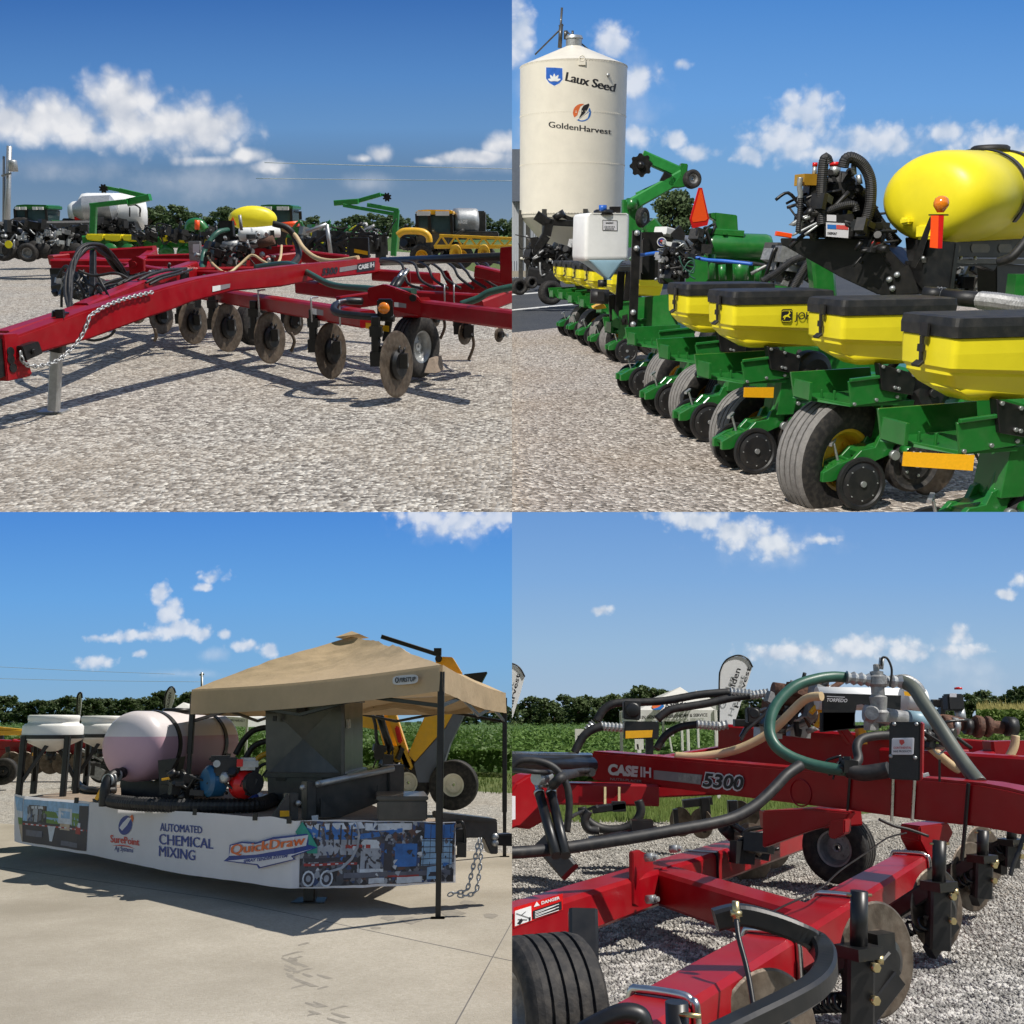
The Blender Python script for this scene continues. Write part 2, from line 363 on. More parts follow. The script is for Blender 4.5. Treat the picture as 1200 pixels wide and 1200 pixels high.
def tyre(T, c, axis, Rr, wd, rim=galv, name='wheel', grooves=3, tmat=None, rimr=.52, parent=None):
    c = V(c); h = wd/2; mb = MB()
    pr = [(rimr*Rr, -h*.8), (rimr*Rr*1.06, -h*.92), (.75*Rr, -h*1.02), (.9*Rr, -h*.97), (.965*Rr, -h*.86)]
    mb.lathe(c, axis, pr, 36, cap=False); mb.lathe(c, axis, [(a, -t) for a, t in pr], 36, cap=False)
    pr2 = [(.965*Rr, -h*.86)]; g = grooves; st_ = 1.72*h/(g+1)
    for i in range(g):
        x = -h*.86+st_*(i+1); q = st_*.13
        pr2 += [(Rr, x-q-.25*st_), (Rr, x-q), (Rr*.955, x-q*.8), (Rr*.955, x+q*.8), (Rr, x+q)]
    pr2 += [(Rr, h*.7), (.965*Rr, h*.86)]
    mb.m = 1 if tmat else 0; mb.lathe(c, axis, pr2, 36, sm=False, cap=False)
    o = T.add(name, mb, [rubber, tmat] if tmat else rubber, parent)
    m2 = MB(); r0 = rimr*Rr
    m2.lathe(c, axis, [(.02, -h*.3), (r0*.25, -h*.34), (r0*.27, -h*.2), (r0*.7, -h*.1), (r0*.8, -h*.5), (r0*.9, -h*.72), (r0*1.08, -h*.78), (r0*1.05, -h*.6)], 28, sm=False, cap=False)
    m2.lathe(c, axis, [(.02, h*.3), (r0*.25, h*.34), (r0*.27, h*.2), (r0*.7, h*.1), (r0*.8, h*.5), (r0*.9, h*.72), (r0*1.08, h*.78), (r0*1.05, h*.6)], 28, sm=False, cap=False)
    ax, u, v2 = basis(axis)
    for k in range(6):
        for sgn in (-1, 1): m2.bolt(c+ax*(sgn*h*.14)+(u*math.cos(k*1.047)+v2*math.sin(k*1.047))*r0*.5, ax*sgn, r0*.06)
    T.add('rim', m2, rim, o); return o
def scatter(P, name, mat, pts, size, shape='stone', kind='stuff', flat=.8, label=None):
    """numpy mesh of many little stones or leaves at pts (n,3)"""
    n = len(pts); s = size*(.5+RNG.random(n)**2*1.1)
    if shape == 'stone':
        b = np.array([(1, 0, 0), (-1, 0, 0), (0, 1, 0), (0, -1, 0), (0, 0, 1), (0, 0, -1)], float)
        F = np.array([(0, 2, 4), (2, 1, 4), (1, 3, 4), (3, 0, 4), (2, 0, 5), (1, 2, 5), (3, 1, 5), (0, 3, 5)])
        k = b[None]+RNG.normal(0, .22, (n, 6, 3)); k[..., 2] *= flat
    else:
        b = np.array([(-.5, 0, 0), (0, -.35, .06), (.5, 0, 0), (0, .35, .06)], float); F = np.array([(0, 1, 2, 3)])
        k = np.repeat(b[None], n, 0)
        if shape == 'blade': k *= np.array([.22, .22, 1]); k[:, :, 2] = np.array([0, 0, 0, 1])[None]*(.8+RNG.random((n, 1))); k[:, 3, :2] += RNG.normal(0, .25, (n, 2))
    if shape != 'blade':
        q = RNG.normal(0, 1, (n, 4)); q /= np.linalg.norm(q, axis=1)[:, None]
        if shape == 'leaf': q[:, 1:3] *= .55; q /= np.linalg.norm(q, axis=1)[:, None]
        if shape == 'stone': q[:, 1:3] *= .6; q /= np.linalg.norm(q, axis=1)[:, None]
        a, x, y, z = q.T
        m = np.stack([np.stack([1-2*(y*y+z*z), 2*(x*y-z*a), 2*(x*z+y*a)], -1), np.stack([2*(x*y+z*a), 1-2*(x*x+z*z), 2*(y*z-x*a)], -1), np.stack([2*(x*z-y*a), 2*(y*z+x*a), 1-2*(x*x+y*y)], -1)], 1)
        k = np.einsum('nij,nvj->nvi', m, k)
    k = k*s[:, None, None]+pts[:, None, :]
    nv, nf, c = len(b), len(F), F.shape[1]
    vs = k.reshape(-1, 3); fi = (F[None]+np.arange(n)[:, None, None]*nv).reshape(-1)
    me = bpy.data.meshes.new(name); me.vertices.add(len(vs)); me.vertices.foreach_set('co', vs.ravel())
    me.loops.add(len(fi)); me.loops.foreach_set('vertex_index', fi.astype(np.int32)); me.polygons.add(n*nf)
    me.polygons.foreach_set('loop_start', np.arange(0, len(fi), c, dtype=np.int32)); me.update(calc_edges=True); me.validate()
    me.materials.append(mat); o = bpy.data.objects.new(name, me); link(o, P); return o
def on_ground(P, n, x0, x1, y0, y1, z=0, keep=None):
    px = x0+(x1-x0)*RNG.random(n); py = y0+(y1-y0)*RNG.random(n); u = (px-600)/1200; v = (600-py)/1200
    ca, sa = math.cos(P.al), math.sin(P.al); dz = sa+v*ca; dy = ca-v*sa; t = (z-P.h)/dz
    q = np.stack([u*t, dy*t, np.full(n, z)], 1)
    if keep is not None: q = q[keep(px, py)]
    return q
# ================================================================ skies and ground
def lin(c): return tuple(((x/255)/12.92 if x/255 <= .04045 else ((x/255+.055)/1.055)**2.4) for x in c)
SKYD = 420
def sky(P, ramp, clouds, wisps, cs, white=(238, 238, 240), grey=(150, 165, 188), seed=0., op=.95, na=2.0):
    m = bpy.data.materials.new('sky'); m.use_nodes = True; t = m.node_tree; t.nodes.clear(); N = t.nodes.new
    k = SKYD/1200; x1 = -700 if P.side < 0 else 1900
    lo, hi = (ramp[-1][0]+30, -500) if not P.lower else (ramp[-1][0]+30, 600-130)
    zl, zh = P.p(600, lo, SKYD).z, P.p(600, hi, SKYD).z
    def pos(px, py): q = P.p(px, py, SKYD); return q.x/k, q.z/k
    tc = N('ShaderNodeTexCoord'); mp = N('ShaderNodeVectorMath'); mp.operation = 'MULTIPLY'; mp.inputs[1].default_value = (1/k, 0, 1/k)
    lk(t, tc.outputs['Object'], mp.inputs[0]); pv = mp.outputs[0]
    sx = N('ShaderNodeSeparateXYZ'); lk(t, pv, sx.inputs[0])
    a, b = pos(600, ramp[-1][0])[1], pos(600, ramp[0][0])[1]
    mr = N('ShaderNodeMapRange'); mr.inputs['From Min'].default_value = a; mr.inputs['From Max'].default_value = b; lk(t, sx.outputs['Z'], mr.inputs['Value'])
    rp = N('ShaderNodeValToRGB'); rp.color_ramp.interpolation = 'LINEAR'; lk(t, mr.outputs[0], rp.inputs[0]); el = rp.color_ramp.elements
    while len(el) < len(ramp): el.new(.5)
    for i, (py, c) in enumerate(sorted(ramp, key=lambda q: -q[0])): el[i].position = max(0, min(1, (pos(600, py)[1]-a)/(b-a))); el[i].color = (*lin(c), 1)
    def fbm(sc_, off, det=9, ro=.58):
        ad = N('ShaderNodeVectorMath'); ad.operation = 'ADD'; ad.inputs[1].default_value = off; lk(t, pv, ad.inputs[0])
        n = N('ShaderNodeTexNoise'); n.inputs['Scale'].default_value = sc_; n.inputs['Detail'].default_value = det; n.inputs['Roughness'].default_value = ro
        lk(t, ad.outputs[0], n.inputs['Vector']); return n.outputs['Fac']
    def puff(sc_, off, det=3.5):
        ad = N('ShaderNodeVectorMath'); ad.operation = 'ADD'; ad.inputs[1].default_value = off; lk(t, pv, ad.inputs[0])
        wn_ = N('ShaderNodeTexNoise'); wn_.inputs['Scale'].default_value = sc_*1.3; wn_.inputs['Detail'].default_value = 3; lk(t, ad.outputs[0], wn_.inputs['Vector'])
        sb = N('ShaderNodeVectorMath'); sb.operation = 'SUBTRACT'; sb.inputs[1].default_value = (.5, .5, .5); lk(t, wn_.outputs['Color'], sb.inputs[0])
        sc2 = N('ShaderNodeVectorMath'); sc2.operation = 'SCALE'; sc2.inputs['Scale'].default_value = .45/sc_; lk(t, sb.outputs[0], sc2.inputs[0])
        a2 = N('ShaderNodeVectorMath'); a2.operation = 'ADD'; lk(t, ad.outputs[0], a2.inputs[0]); lk(t, sc2.outputs[0], a2.inputs[1])
        n = N('ShaderNodeTexVoronoi'); n.feature = 'SMOOTH_F1'; n.normalize = True; n.inputs['Scale'].default_value = sc_; n.inputs['Detail'].default_value = det; n.inputs['Roughness'].default_value = .45; n.inputs['Smoothness'].default_value = .6
        n.voronoi_dimensions = '2D'; s_ = N('ShaderNodeSeparateXYZ'); lk(t, a2.outputs[0], s_.inputs[0]); c_ = N('ShaderNodeCombineXYZ'); lk(t, s_.outputs['X'], c_.inputs['X']); lk(t, s_.outputs['Z'], c_.inputs['Y'])
        lk(t, c_.outputs[0], n.inputs['Vector']); i = N('ShaderNodeMath'); i.operation = 'SUBTRACT'; i.inputs[0].default_value = .93; lk(t, n.outputs['Distance'], i.inputs[1]); return i.outputs[0]
    def ma(op, a_, b_=None, c_=None, cl=False):
        n = N('ShaderNodeMath'); n.operation = op; n.use_clamp = cl
        for i, q in enumerate((a_, b_, c_)):
            if q is None: continue
            if isinstance(q, (int, float)): n.inputs[i].default_value = q
            else: lk(t, q, n.inputs[i])
        return n.outputs[0]
    def field(bl):
        cur = None
        for cx, cy, rx, ry, am in bl:
            c = pos(cx, cy); s1 = N('ShaderNodeVectorMath'); s1.operation = 'SUBTRACT'; s1.inputs[1].default_value = (c[0], 0, c[1]); lk(t, pv, s1.inputs[0])
            s2 = N('ShaderNodeVectorMath'); s2.operation = 'MULTIPLY'; s2.inputs[1].default_value = (1/rx, 0, 1/ry); lk(t, s1.outputs[0], s2.inputs[0])
            s3 = N('ShaderNodeVectorMath'); s3.operation = 'LENGTH'; lk(t, s2.outputs[0], s3.inputs[0])
            v = ma('MULTIPLY', ma('SUBTRACT', 1, s3.outputs['Value']), am); cur = v if cur is None else ma('SMOOTH_MAX', cur, v, .12)
        return cur
    def smooth(v, lo_, hi_, mx=1):
        n = N('ShaderNodeMapRange'); n.interpolation_type = 'SMOOTHSTEP'; n.inputs['From Min'].default_value = lo_; n.inputs['From Max'].default_value = hi_; n.inputs['To Max'].default_value = mx
        lk(t, v, n.inputs['Value']); return n.outputs[0]
    o0 = (seed*91, 0, seed*37)
    n1 = puff(cs*1.5, o0); n2 = puff(cs, (o0[0]+5, 0, o0[2]-11), 1.5); n0 = puff(cs, o0, 1.5); nw = fbm(cs*.6, (300, 0, 77))
    col = rp.outputs[0]
    def mix(f, a_, b_):
        n = N('ShaderNodeMix'); n.data_type = 'RGBA'; lk(t, f, n.inputs['Factor'])
        for q, i in ((a_, 'A'), (b_, 'B')):
            if isinstance(q, tuple): n.inputs[i].default_value = (*lin(q), 1)
            else: lk(t, q, n.inputs[i])
        return n.outputs['Result']
    rel = ma('ADD', ma('MULTIPLY', ma('SUBTRACT', n0, n2), 1.7), ma('ADD', .62, ma('MULTIPLY', ma('SUBTRACT', n1, .5), .8)), cl=True)
    ccol = mix(rel, grey, white)
    if wisps:
        fw = field(wisps); dn = smooth(ma('ADD', fw, ma('MULTIPLY', ma('SUBTRACT', nw, .5), 1.5)), .1, .95, .34); col = mix(dn, col, ccol)
    fc = field(clouds); dn = smooth(ma('ADD', fc, ma('MULTIPLY', ma('SUBTRACT', n1, .5), na)), .02, .95, op)
    col = mix(dn, col, ccol)
    em = N('ShaderNodeEmission'); lk(t, col, em.inputs[0]); out = N('ShaderNodeOutputMaterial'); lk(t, em.outputs[0], out.inputs[0])
    m.cycles.emission_sampling = 'NONE'
    q = [V((0, SKYD, zl)), V((P.p(x1, 600, SKYD).x, SKYD, zl)), V((P.p(x1, 600, SKYD).x, SKYD, zh)), V((0, SKYD, zh))]
    o = MB().poly(q).build('sky', m, P); tag(o, kind='structure'); return o
sky(TL, [(-100, (47, 92, 158)), (0, (62, 112, 180)), (90, (86, 136, 196)), (150, (102, 147, 197)), (200, (101, 134, 170)), (265, (124, 148, 172))],
    [(140, 122, 52, 36, 1.15), (60, 142, 85, 30, 1.1), (15, 140, 55, 28, 1), (225, 150, 72, 32, 1.1), (175, 150, 90, 28, 1), (110, 160, 110, 14, .7), (290, 182, 22, 10, .9), (315, 196, 26, 9, .8), (447, 181, 16, 10, .95), (425, 186, 16, 5, .7), (590, 170, 26, 13, 1), (560, 184, 55, 8, .95), (500, 188, 20, 5, .7), (245, 188, 40, 6, .6)],
    [(250, 215, 160, 30, .8), (430, 215, 60, 20, .8), (80, 200, 130, 22, .7), (560, 190, 90, 18, .8)], .024, seed=1, grey=(158, 172, 194), na=1.5)
sky(TR, [(-100, (58, 116, 198)), (0, (80, 138, 208)), (120, (106, 160, 220)), (220, (122, 167, 210)), (283, (132, 172, 208))],
    [(606, 38, 20, 34, 1), (716, 52, 22, 22, .95), (746, 96, 24, 18, .95), (750, 160, 22, 12, .9), (790, 165, 16, 9, .9), (815, 180, 22, 10, .9), (798, 75, 10, 7, .8), (945, 130, 34, 24, 1), (925, 165, 50, 22, .95), (880, 182, 18, 11, .95), (1030, 165, 58, 16, .95), (960, 180, 60, 10, .8), (1110, 155, 20, 14, .9), (1165, 172, 52, 22, 1.1), (1200, 180, 40, 26, 1)],
    [(1000, 175, 130, 30, .8), (740, 120, 60, 70, .6), (615, 110, 20, 120, .7)], .032, seed=2, grey=(170, 190, 216), white=(228, 232, 240), op=.85)
sky(BL, [(560, (74, 136, 214)), (600, (78, 140, 216)), (700, (104, 164, 224)), (780, (124, 174, 218)), (842, (140, 176, 204))],
    [(188, 697, 12, 14, 1), (198, 718, 17, 20, 1.1), (205, 738, 30, 13, 1.1), (232, 743, 18, 9, .9), (160, 745, 28, 7, .9), (130, 748, 24, 5, .75), (112, 776, 22, 8, .95), (238, 688, 12, 5, .9), (250, 676, 14, 8, .6), (262, 744, 9, 6, .9), (285, 756, 18, 7, .8), (316, 762, 10, 11, 1), (165, 766, 8, 4, .8), (530, 612, 55, 18, 1), (580, 606, 50, 14, 1), (490, 606, 30, 12, .8)],
    [(215, 790, 90, 8, .6), (530, 620, 100, 30, .7), (255, 768, 30, 12, .8)], .045, seed=3, grey=(182, 198, 222), white=(228, 232, 240), op=.85)
sky(BR, [(560, (96, 146, 212)), (600, (108, 155, 214)), (680, (128, 171, 219)), (760, (152, 185, 216)), (842, (168, 188, 208))],
    [(870, 625, 42, 20, 1), (905, 638, 32, 17, 1), (820, 610, 40, 14, .95), (790, 606, 30, 10, .8), (706, 715, 13, 6, .95), (960, 632, 22, 5, .6), (1180, 697, 14, 7, .9), (930, 765, 55, 12, .95), (1010, 758, 45, 13, .95), (1060, 762, 28, 14, .9), (1125, 745, 14, 12, .85), (1130, 762, 26, 8, .8), (1195, 680, 10, 9, .6)],
    [(980, 780, 140, 30, .9), (1130, 780, 70, 50, .8), (900, 640, 110, 40, .7)], .04, seed=4, white=(226, 231, 238), grey=(176, 192, 214))
def sheet(P, name, mat, pts, z, kind='structure'):
    o = MB().poly([V((q[0], q[1], z)) if len(q) == 2 else V((q.x, q.y, z)) for q in pts]).build(name, mat, P); return tag(o, kind=kind)
def G(P, *pts): return [P.g(x, y) for x, y in pts]
for P in (TL, TR, BL, BR):
    s = P.side
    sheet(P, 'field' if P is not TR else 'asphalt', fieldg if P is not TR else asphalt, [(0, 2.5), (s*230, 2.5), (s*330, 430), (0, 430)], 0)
sheet(TL, 'gravel', gravel, G(TL, (-500, 690), (700, 690), (700, 345), (585, 329), (530, 310), (480, 296), (300, 284), (0, 288), (-500, 292)), .008)
sheet(TL, 'lawn', soilg, G(TL, (470, 293), (534, 312), (585, 331), (800, 366), (800, 284), (470, 284)), .004)
sheet(TR, 'gravel', gravel2, G(TR, (400, 690), (400, 420), (600, 390), (665, 383), (900, 350), (1900, 335), (1900, 690)), .004)
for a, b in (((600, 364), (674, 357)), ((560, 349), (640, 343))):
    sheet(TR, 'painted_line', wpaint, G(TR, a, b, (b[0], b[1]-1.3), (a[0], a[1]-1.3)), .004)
sheet(BL, 'lawn', soilg, G(BL, (-600, 884), (300, 890), (620, 908), (620, 940), (300, 915), (-600, 908)), .004)
sheet(BL, 'gravel', gravel3, G(BL, (-600, 902), (100, 903), (300, 915), (620, 931), (620, 1030), (-600, 1000)), .008)
sheet(BL, 'concrete', concrete, G(BL, (-500, 1500), (620, 1500), (620, 1003), (0, 966), (-500, 936)), .012)
f = BL.g
joint = M('joint_sealant', (.12, .11, .10), .9)
sheet(BL, 'expansion_joint', joint, G(BL, (532, 1205), (534, 1205), (602, 1079.7), (602, 1078)), .0122)
sheet(BL, 'expansion_joint', joint, G(BL, (-50, 1010), (-50, 1010.6), (260, 1056), (602, 1129.6), (602, 1128.7), (260, 1055.4)), .01221)
stain = M('tyre_stain', (.235, .21, .17), .9, var=.2, scale=20); SZ = [.01225]
def nz_(): SZ[0] += .00003; return SZ[0]
for i in range(26):      # worn tyre prints on the concrete
    t = random.random(); cx = 330+40*t+random.uniform(-14, 26); cy = 1112+88*t+random.uniform(-6, 6); a = random.uniform(4, 13); sg_ = random.choice((-.55, .5, .7))
    sheet(BL, 'tyre_print', stain, G(BL, (cx, cy), (cx+a*1.5, cy+sg_*a*.75), (cx+a*2.1, cy+sg_*a*.9+1.5), (cx+a*1.3, cy+sg_*a*.8+2.6), (cx-.5, cy+1.8)), nz_())
for cx, cy, a in ((455, 1078, 9), (480, 1081, 12), (530, 1072, 14), (575, 1075, 10), (505, 1068, 8), (548, 1060, 9), (440, 1090, 6)):
    sheet(BL, 'oil_mark', stain, G(BL, *[(cx+a*math.cos(k)*random.uniform(.7, 1.3), cy+a*.3*math.sin(k)*random.uniform(.6, 1.3)) for k in [j*.7 for j in range(9)]]), nz_())
sheet(BR, 'lawn', soilg, G(BR, (560, 925), (900, 925), (1300, 890), (1300, 930), (900, 972), (560, 962)), .004)
sheet(BR, 'gravel', gravel3, G(BR, (500, 1500), (500, 960), (830, 962), (900, 966), (1300, 925), (1900, 925), (1900, 1500)), .008)
# the small bank where the two upper yards meet
mb = MB(); a_ = [TL.M @ V((0, y, .01)) for y in (2.5, 430)]; b_ = [TR.M @ V((0, y, .006)) for y in (430, 2.5)]
o = mb.poly([TL.M.inverted() @ q for q in a_+b_]).build('gravel_bank', gravel, TL); tag(o, kind='structure')
# loose stones lying on the gravel
stone1 = ground('loose_stone', [(0, (.27, .24, .20)), (.4, (.52, .48, .42)), (1, (.84, .80, .73))], 14, .002, pf=0)
stone3 = ground('loose_grey_stone', [(0, (.2, .19, .175)), (.5, (.34, .325, .30)), (1, (.6, .575, .53))], 18, .002, pf=0)
stone2 = ground('loose_pink_stone', [(0, (.32, .275, .235)), (.4, (.50, .44, .385)), (1, (.80, .74, .66))], 14, .002, pf=0)
for P, x0, x1, y0, y1, n, s_, m in ((TL, -60, 600, 300, 612, 85000, .027, stone1), (TR, 600, 1110, 384, 612, 70000, .025, stone2), (BR, 600, 1260, 962, 1215, 80000, .011, stone3)):
    q = on_ground(P, n, x0, x1, y0, y1, .012); o = scatter(P, 'loose_gravel', m, q, s_); tag(o, kind='stuff')
# grass and crops
for P, x0, x1, y0, y1, n in ((TL, 480, 610, 296, 346, 9000), (BR, 590, 960, 928, 964, 16000), (BL, -20, 610, 888, 934, 12000)):
    kp = (lambda px, py: py < 296+(px-480)*.33+6) if P is TL else ((lambda px, py: (py > 884+px*.04) & (py < 903+px*.047)) if P is BL else None)
    tag(scatter(P, 'grass', grassm, on_ground(P, n, x0, x1, y0, y1, .01, kp), .10 if P is TL else .06, 'blade'), kind='stuff')
def crop(P, x0, x1, edge, ytop, n, hgt, size, mat, name, wp=1.6):
    px = x0+(x1-x0)*RNG.random(n); e = np.interp(px, [q[0] for q in edge], [q[1] for q in edge]); t = RNG.random(n)**wp
    py = ytop+(e-ytop)*(1-t*.985); u = (px-600)/1200; v = (600-py)/1200; ca, sa = math.cos(P.al), math.sin(P.al)
    k = -P.h/(sa+v*ca); y = (ca-v*sa)*k; z = hgt*(1-.75*RNG.random(n)**2.2)
    q = np.stack([u*k, y, z], 1); return tag(scatter(P, name, mat, q, size, 'leaf'), kind='stuff')
crop(BL, -40, 640, [(-40, 888), (300, 896), (640, 913)], 844, 60000, .62, .17, soy, 'soybean_crop')
crop(BR, 560, 1000, [(560, 926), (1000, 928)], 846, 60000, .62, .17, soy, 'soybean_crop')
crop(BR, 1000, 1260, [(1000, 900), (1260, 892)], 844, 26000, .6, .2, corn, 'leafy_crop')
crop(TL, 150, 620, [(150, 281), (470, 288), (620, 306)], 267, 22000, .8, .3, soy, 'soybean_crop')
# a block of ripe corn beyond the leafy crop, right-hand yard
px = 1135+140*RNG.random(14000); dd = 62+40*RNG.random(14000)**1.5; zz = 1.9*RNG.random(14000)**.6
tag(scatter(BR, 'corn_block', corn, np.stack([(px-600)/1200*dd, dd, zz], 1), .32, 'leaf'), kind='stuff')
px = 1135+140*RNG.random(7000); dd = 62+40*RNG.random(7000); tag(scatter(BR, 'corn_tassels', chaff, np.stack([(px-600)/1200*dd, dd, 1.8+.4*RNG.random(7000)], 1), .2, 'blade'), kind='stuff')
# ---------------------------------------------------------------- trees
def tree_proto(P, seed, n=34, k=60, ls=.09, wide=.42, label='', loc=None, group=None):
    rs = np.random.default_rng(seed); T = Thing(P, 'tree', label, 'tree', (0, 0, 0), group)
    mb = MB().tube([(0, 0, 0), (.01, 0, .3), (0, .01, .55)], .03, 8, 4, taper=.012)
    for i in range(6):
        a = rs.random()*6.28; mb.tube([(0, 0, .28+.05*i), (.14*math.cos(a), .14*math.sin(a), .45+.06*i), (.26*math.cos(a), .26*math.sin(a), .55+.06*i)], .014, 5, 3, taper=.004)
    T.add('trunk', mb, bark)
    pts = []
    for i in range(n):
        a = rs.random()*6.28; h = rs.random(); rr = wide*math.sin(math.pi*(.22+.70*h))**.8*math.sqrt(rs.random())*.95
        c = np.array([rr*math.cos(a), rr*math.sin(a), .08+.80*h]); sz = .075+.07*rs.random()
        q = rs.normal(0, 1, (k, 3)); q /= np.linalg.norm(q, axis=1)[:, None]; pts.append(c+q*sz*(.55+.5*rs.random((k, 1)))*np.array([1, 1, .8]))
    o = scatter(P, 'crown', leaf, np.concatenate(pts), ls, 'leaf'); o.parent = T.e; return T.e
def treeline(P, seeds, spots, d, label, group):
    pr = [tree_proto(P, s, label=label, group=group) for s in seeds]; used = set()
    for i, (px, top) in enumerate(spots):
        dd = d*random.uniform(.9, 1.1); b = P.p(px, 600, dd); b.z = 0; h = (P.p(px, top, dd).z)*random.uniform(.98, 1.06)
        k = i % len(pr); M4 = Matrix.Translation(b) @ Matrix.Rotation(random.uniform(0, 6), 4, 'Z') @ Matrix.Diagonal((h*1.25, h*1.25, h, 1))
        if k not in used: pr[k].matrix_world = P.M @ M4; used.add(k)
        else: copy_thing(pr[k], P, M4)
jit = lambda a: a+random.uniform(-3, 3)
treeline(TL, (11, 12, 13), [(jit(x), np.interp(x, [150, 190, 205, 230, 240, 270, 300, 355, 420, 440, 520, 560, 600], [246, 239, 241, 246, 242, 250, 243, 252, 254, 250, 253, 250, 256])+random.uniform(-4, 6)) for x in range(150, 608, 13)], 235, 'dark green tree in the distant row behind the red applicator', 'distant trees behind the red applicator')
treeline(BL, (14, 15, 16), [(jit(x), np.interp(x, [-20, 60, 110, 150, 215, 300, 520, 600], [816, 817, 816, 815, 810, 818, 822, 825])+random.uniform(-4, 6)) for x in list(range(-20, 318, 12))+list(range(522, 606, 12))], 235, 'dark green tree in the distant row behind the trailer display', 'distant trees behind the trailer display')
treeline(BR, (17, 18, 19), [(jit(x), np.interp(x, [600, 690, 720, 755, 780, 880, 1085, 1120, 1180, 1210], [819, 814, 808, 803, 810, 819, 822, 813, 804, 806])+random.uniform(-4, 6)) for x in list(range(600, 900, 12))+list(range(1085, 1212, 12))], 235, 'hazy dark tree in the distant row beyond the crop field', 'distant trees beyond the crop field')
e = tree_proto(TR, 23, n=70, k=110, ls=.06, wide=.46, label='round bushy green tree standing alone behind the white liquid tank'); b = TR.p(776, 600, 120); b.z = 0
e.matrix_world = TR.M @ Matrix.Translation(b) @ Matrix.Diagonal((7.4, 7.4, 8.4, 1))
# ================================================================ upper left: red fertilizer applicator
P = TL; p = P.p; g = P.g
base = g(380, 430)
A = Thing(P, 'fertilizer_applicator', 'long red toolbar applicator with rusty disc coulters and an arched drawbar parked on pale gravel', 'farm implement', base)
T0, T1 = p(20, 430, 12.3), p(445, 310, 22.3)
ft = P.vp(T0, T1)
# arched drawbar: near beam and far beam
mb = MB()
top = [(20, 393.5), (60, 379), (100, 364), (150, 350), (200, 335), (235, 326), (270, 320), (300, 316.5), (345, 311), (380, 308), (446, 302)]
bot = [(446, 319.5), (415, 323), (375, 327.5), (357, 331), (330, 336), (300, 339), (275, 341), (255, 346), (225, 354), (200, 364), (175, 372), (107, 397), (50, 413), (24, 421)]
slab(mb, ft, top+bot, .26); A.add('drawbar_beam', mb, red, bev=.025)
mb = MB(); mb.bar(p(4, 398, 13.6), p(96, 367, 15.6), .24, .24); mb.bar(p(96, 367, 15.6), p(180, 331, 19.5), .24, .3); mb.bar(p(180, 331, 19.5), p(226, 315, 22), .24, .3)
A.add('drawbar_beam', mb, red)
# hitch plate with holes, pin block
mb = MB(); slab(mb, ft, [(4, 392), (21, 391), (38, 437), (36, 441), (9, 447)], .3, .03); hp = A.add('hitch_plate', mb, red, bev=.01)
mb = MB()
for x, y in ((12, 412), (12.5, 421), (15, 431)): c = ft(x, y, .032); mb.cyl(c, c+ft.n*.012, .055, 16)
slab(mb, ft, [(-3, 396), (3, 398), (7, 440), (-3, 445)], .25, .0); A.add('hitch_hole', mb, black, hp)
mb = MB(); slab(mb, ft, [(26, 406), (46, 400), (51, 414), (31, 423)], .12, .12); c = ft(38, 412, .12); mb.cyl(c, c+ft.n*.04, .035, 12); A.add('pin_block', mb, black, bev=.01)
# parking jack
mb = MB(); d = 13.35; mb.bar(p(71, 365, d), p(67, 412, d), .17, .17, (1, 0, 0)); mb.m = 1; mb.bar(p(66.5, 408, d), p(63, 481, d), .13, .13, (1, 0, 0)); b0 = g(62, 484); mb.box(b0+V((0, 0, .02)), (.34, .26, .03))
mb.m = 2; mb.box(p(71, 372, d-.15), (.1, .06, .2)); A.add('jack_stand', mb, [black, galv, hoseb])
# safety chain
mb = MB(); o = .10
mb.chain([ft(24, 412, o), ft(28, 426, o), ft(45, 429, o), ft(70, 421, o), ft(95, 395, o), ft(105, 370, o+.02)], .06, .010)
mb.chain([ft(105, 370, .1), ft(125, 358, .06), ft(150, 349, .04), ft(180, 342, .05)], .06, .010); A.add('safety_chain', mb, galv)
# decals on the drawbar
mb = MB(); ptext(mb, ft, '5300', (377, 322.5), (396, 320), 7.5, 7, .01, .2, .05); A.add('lettering', mb, blk_ink)
mb = MB(); mb.poly(pp(ft, [(398, 313.5), (424, 309.5), (424, 314.5), (398, 319)], .008)); A.add('decal_stripe', mb, greyd)
mb = MB(); mb.poly(pp(ft, [(419, 309), (440, 305.5), (439, 316), (418, 319)], .01)); A.add('decal_panel', mb, blk_ink)
mb = MB(); ptext(mb, ft, 'CASE', (420, 315.8), (432, 313.7), 5, 4.8, .014, 0, .05); ptext(mb, ft, 'IH', (433.5, 313.4), (438.5, 312.6), 5.5, 5.4, .014, 0, .03); A.add('lettering', mb, silver)
mb = MB(); mb.poly(pp(ft, [(249, 335.5), (258.5, 334), (258.5, 340), (249, 342)], .01)); mb.m = 1; mb.poly(pp(ft, [(258.5, 334), (270, 332.2), (269.5, 337), (258.5, 340)], .01)); A.add('warning_decal', mb, [wpaint, greyd])
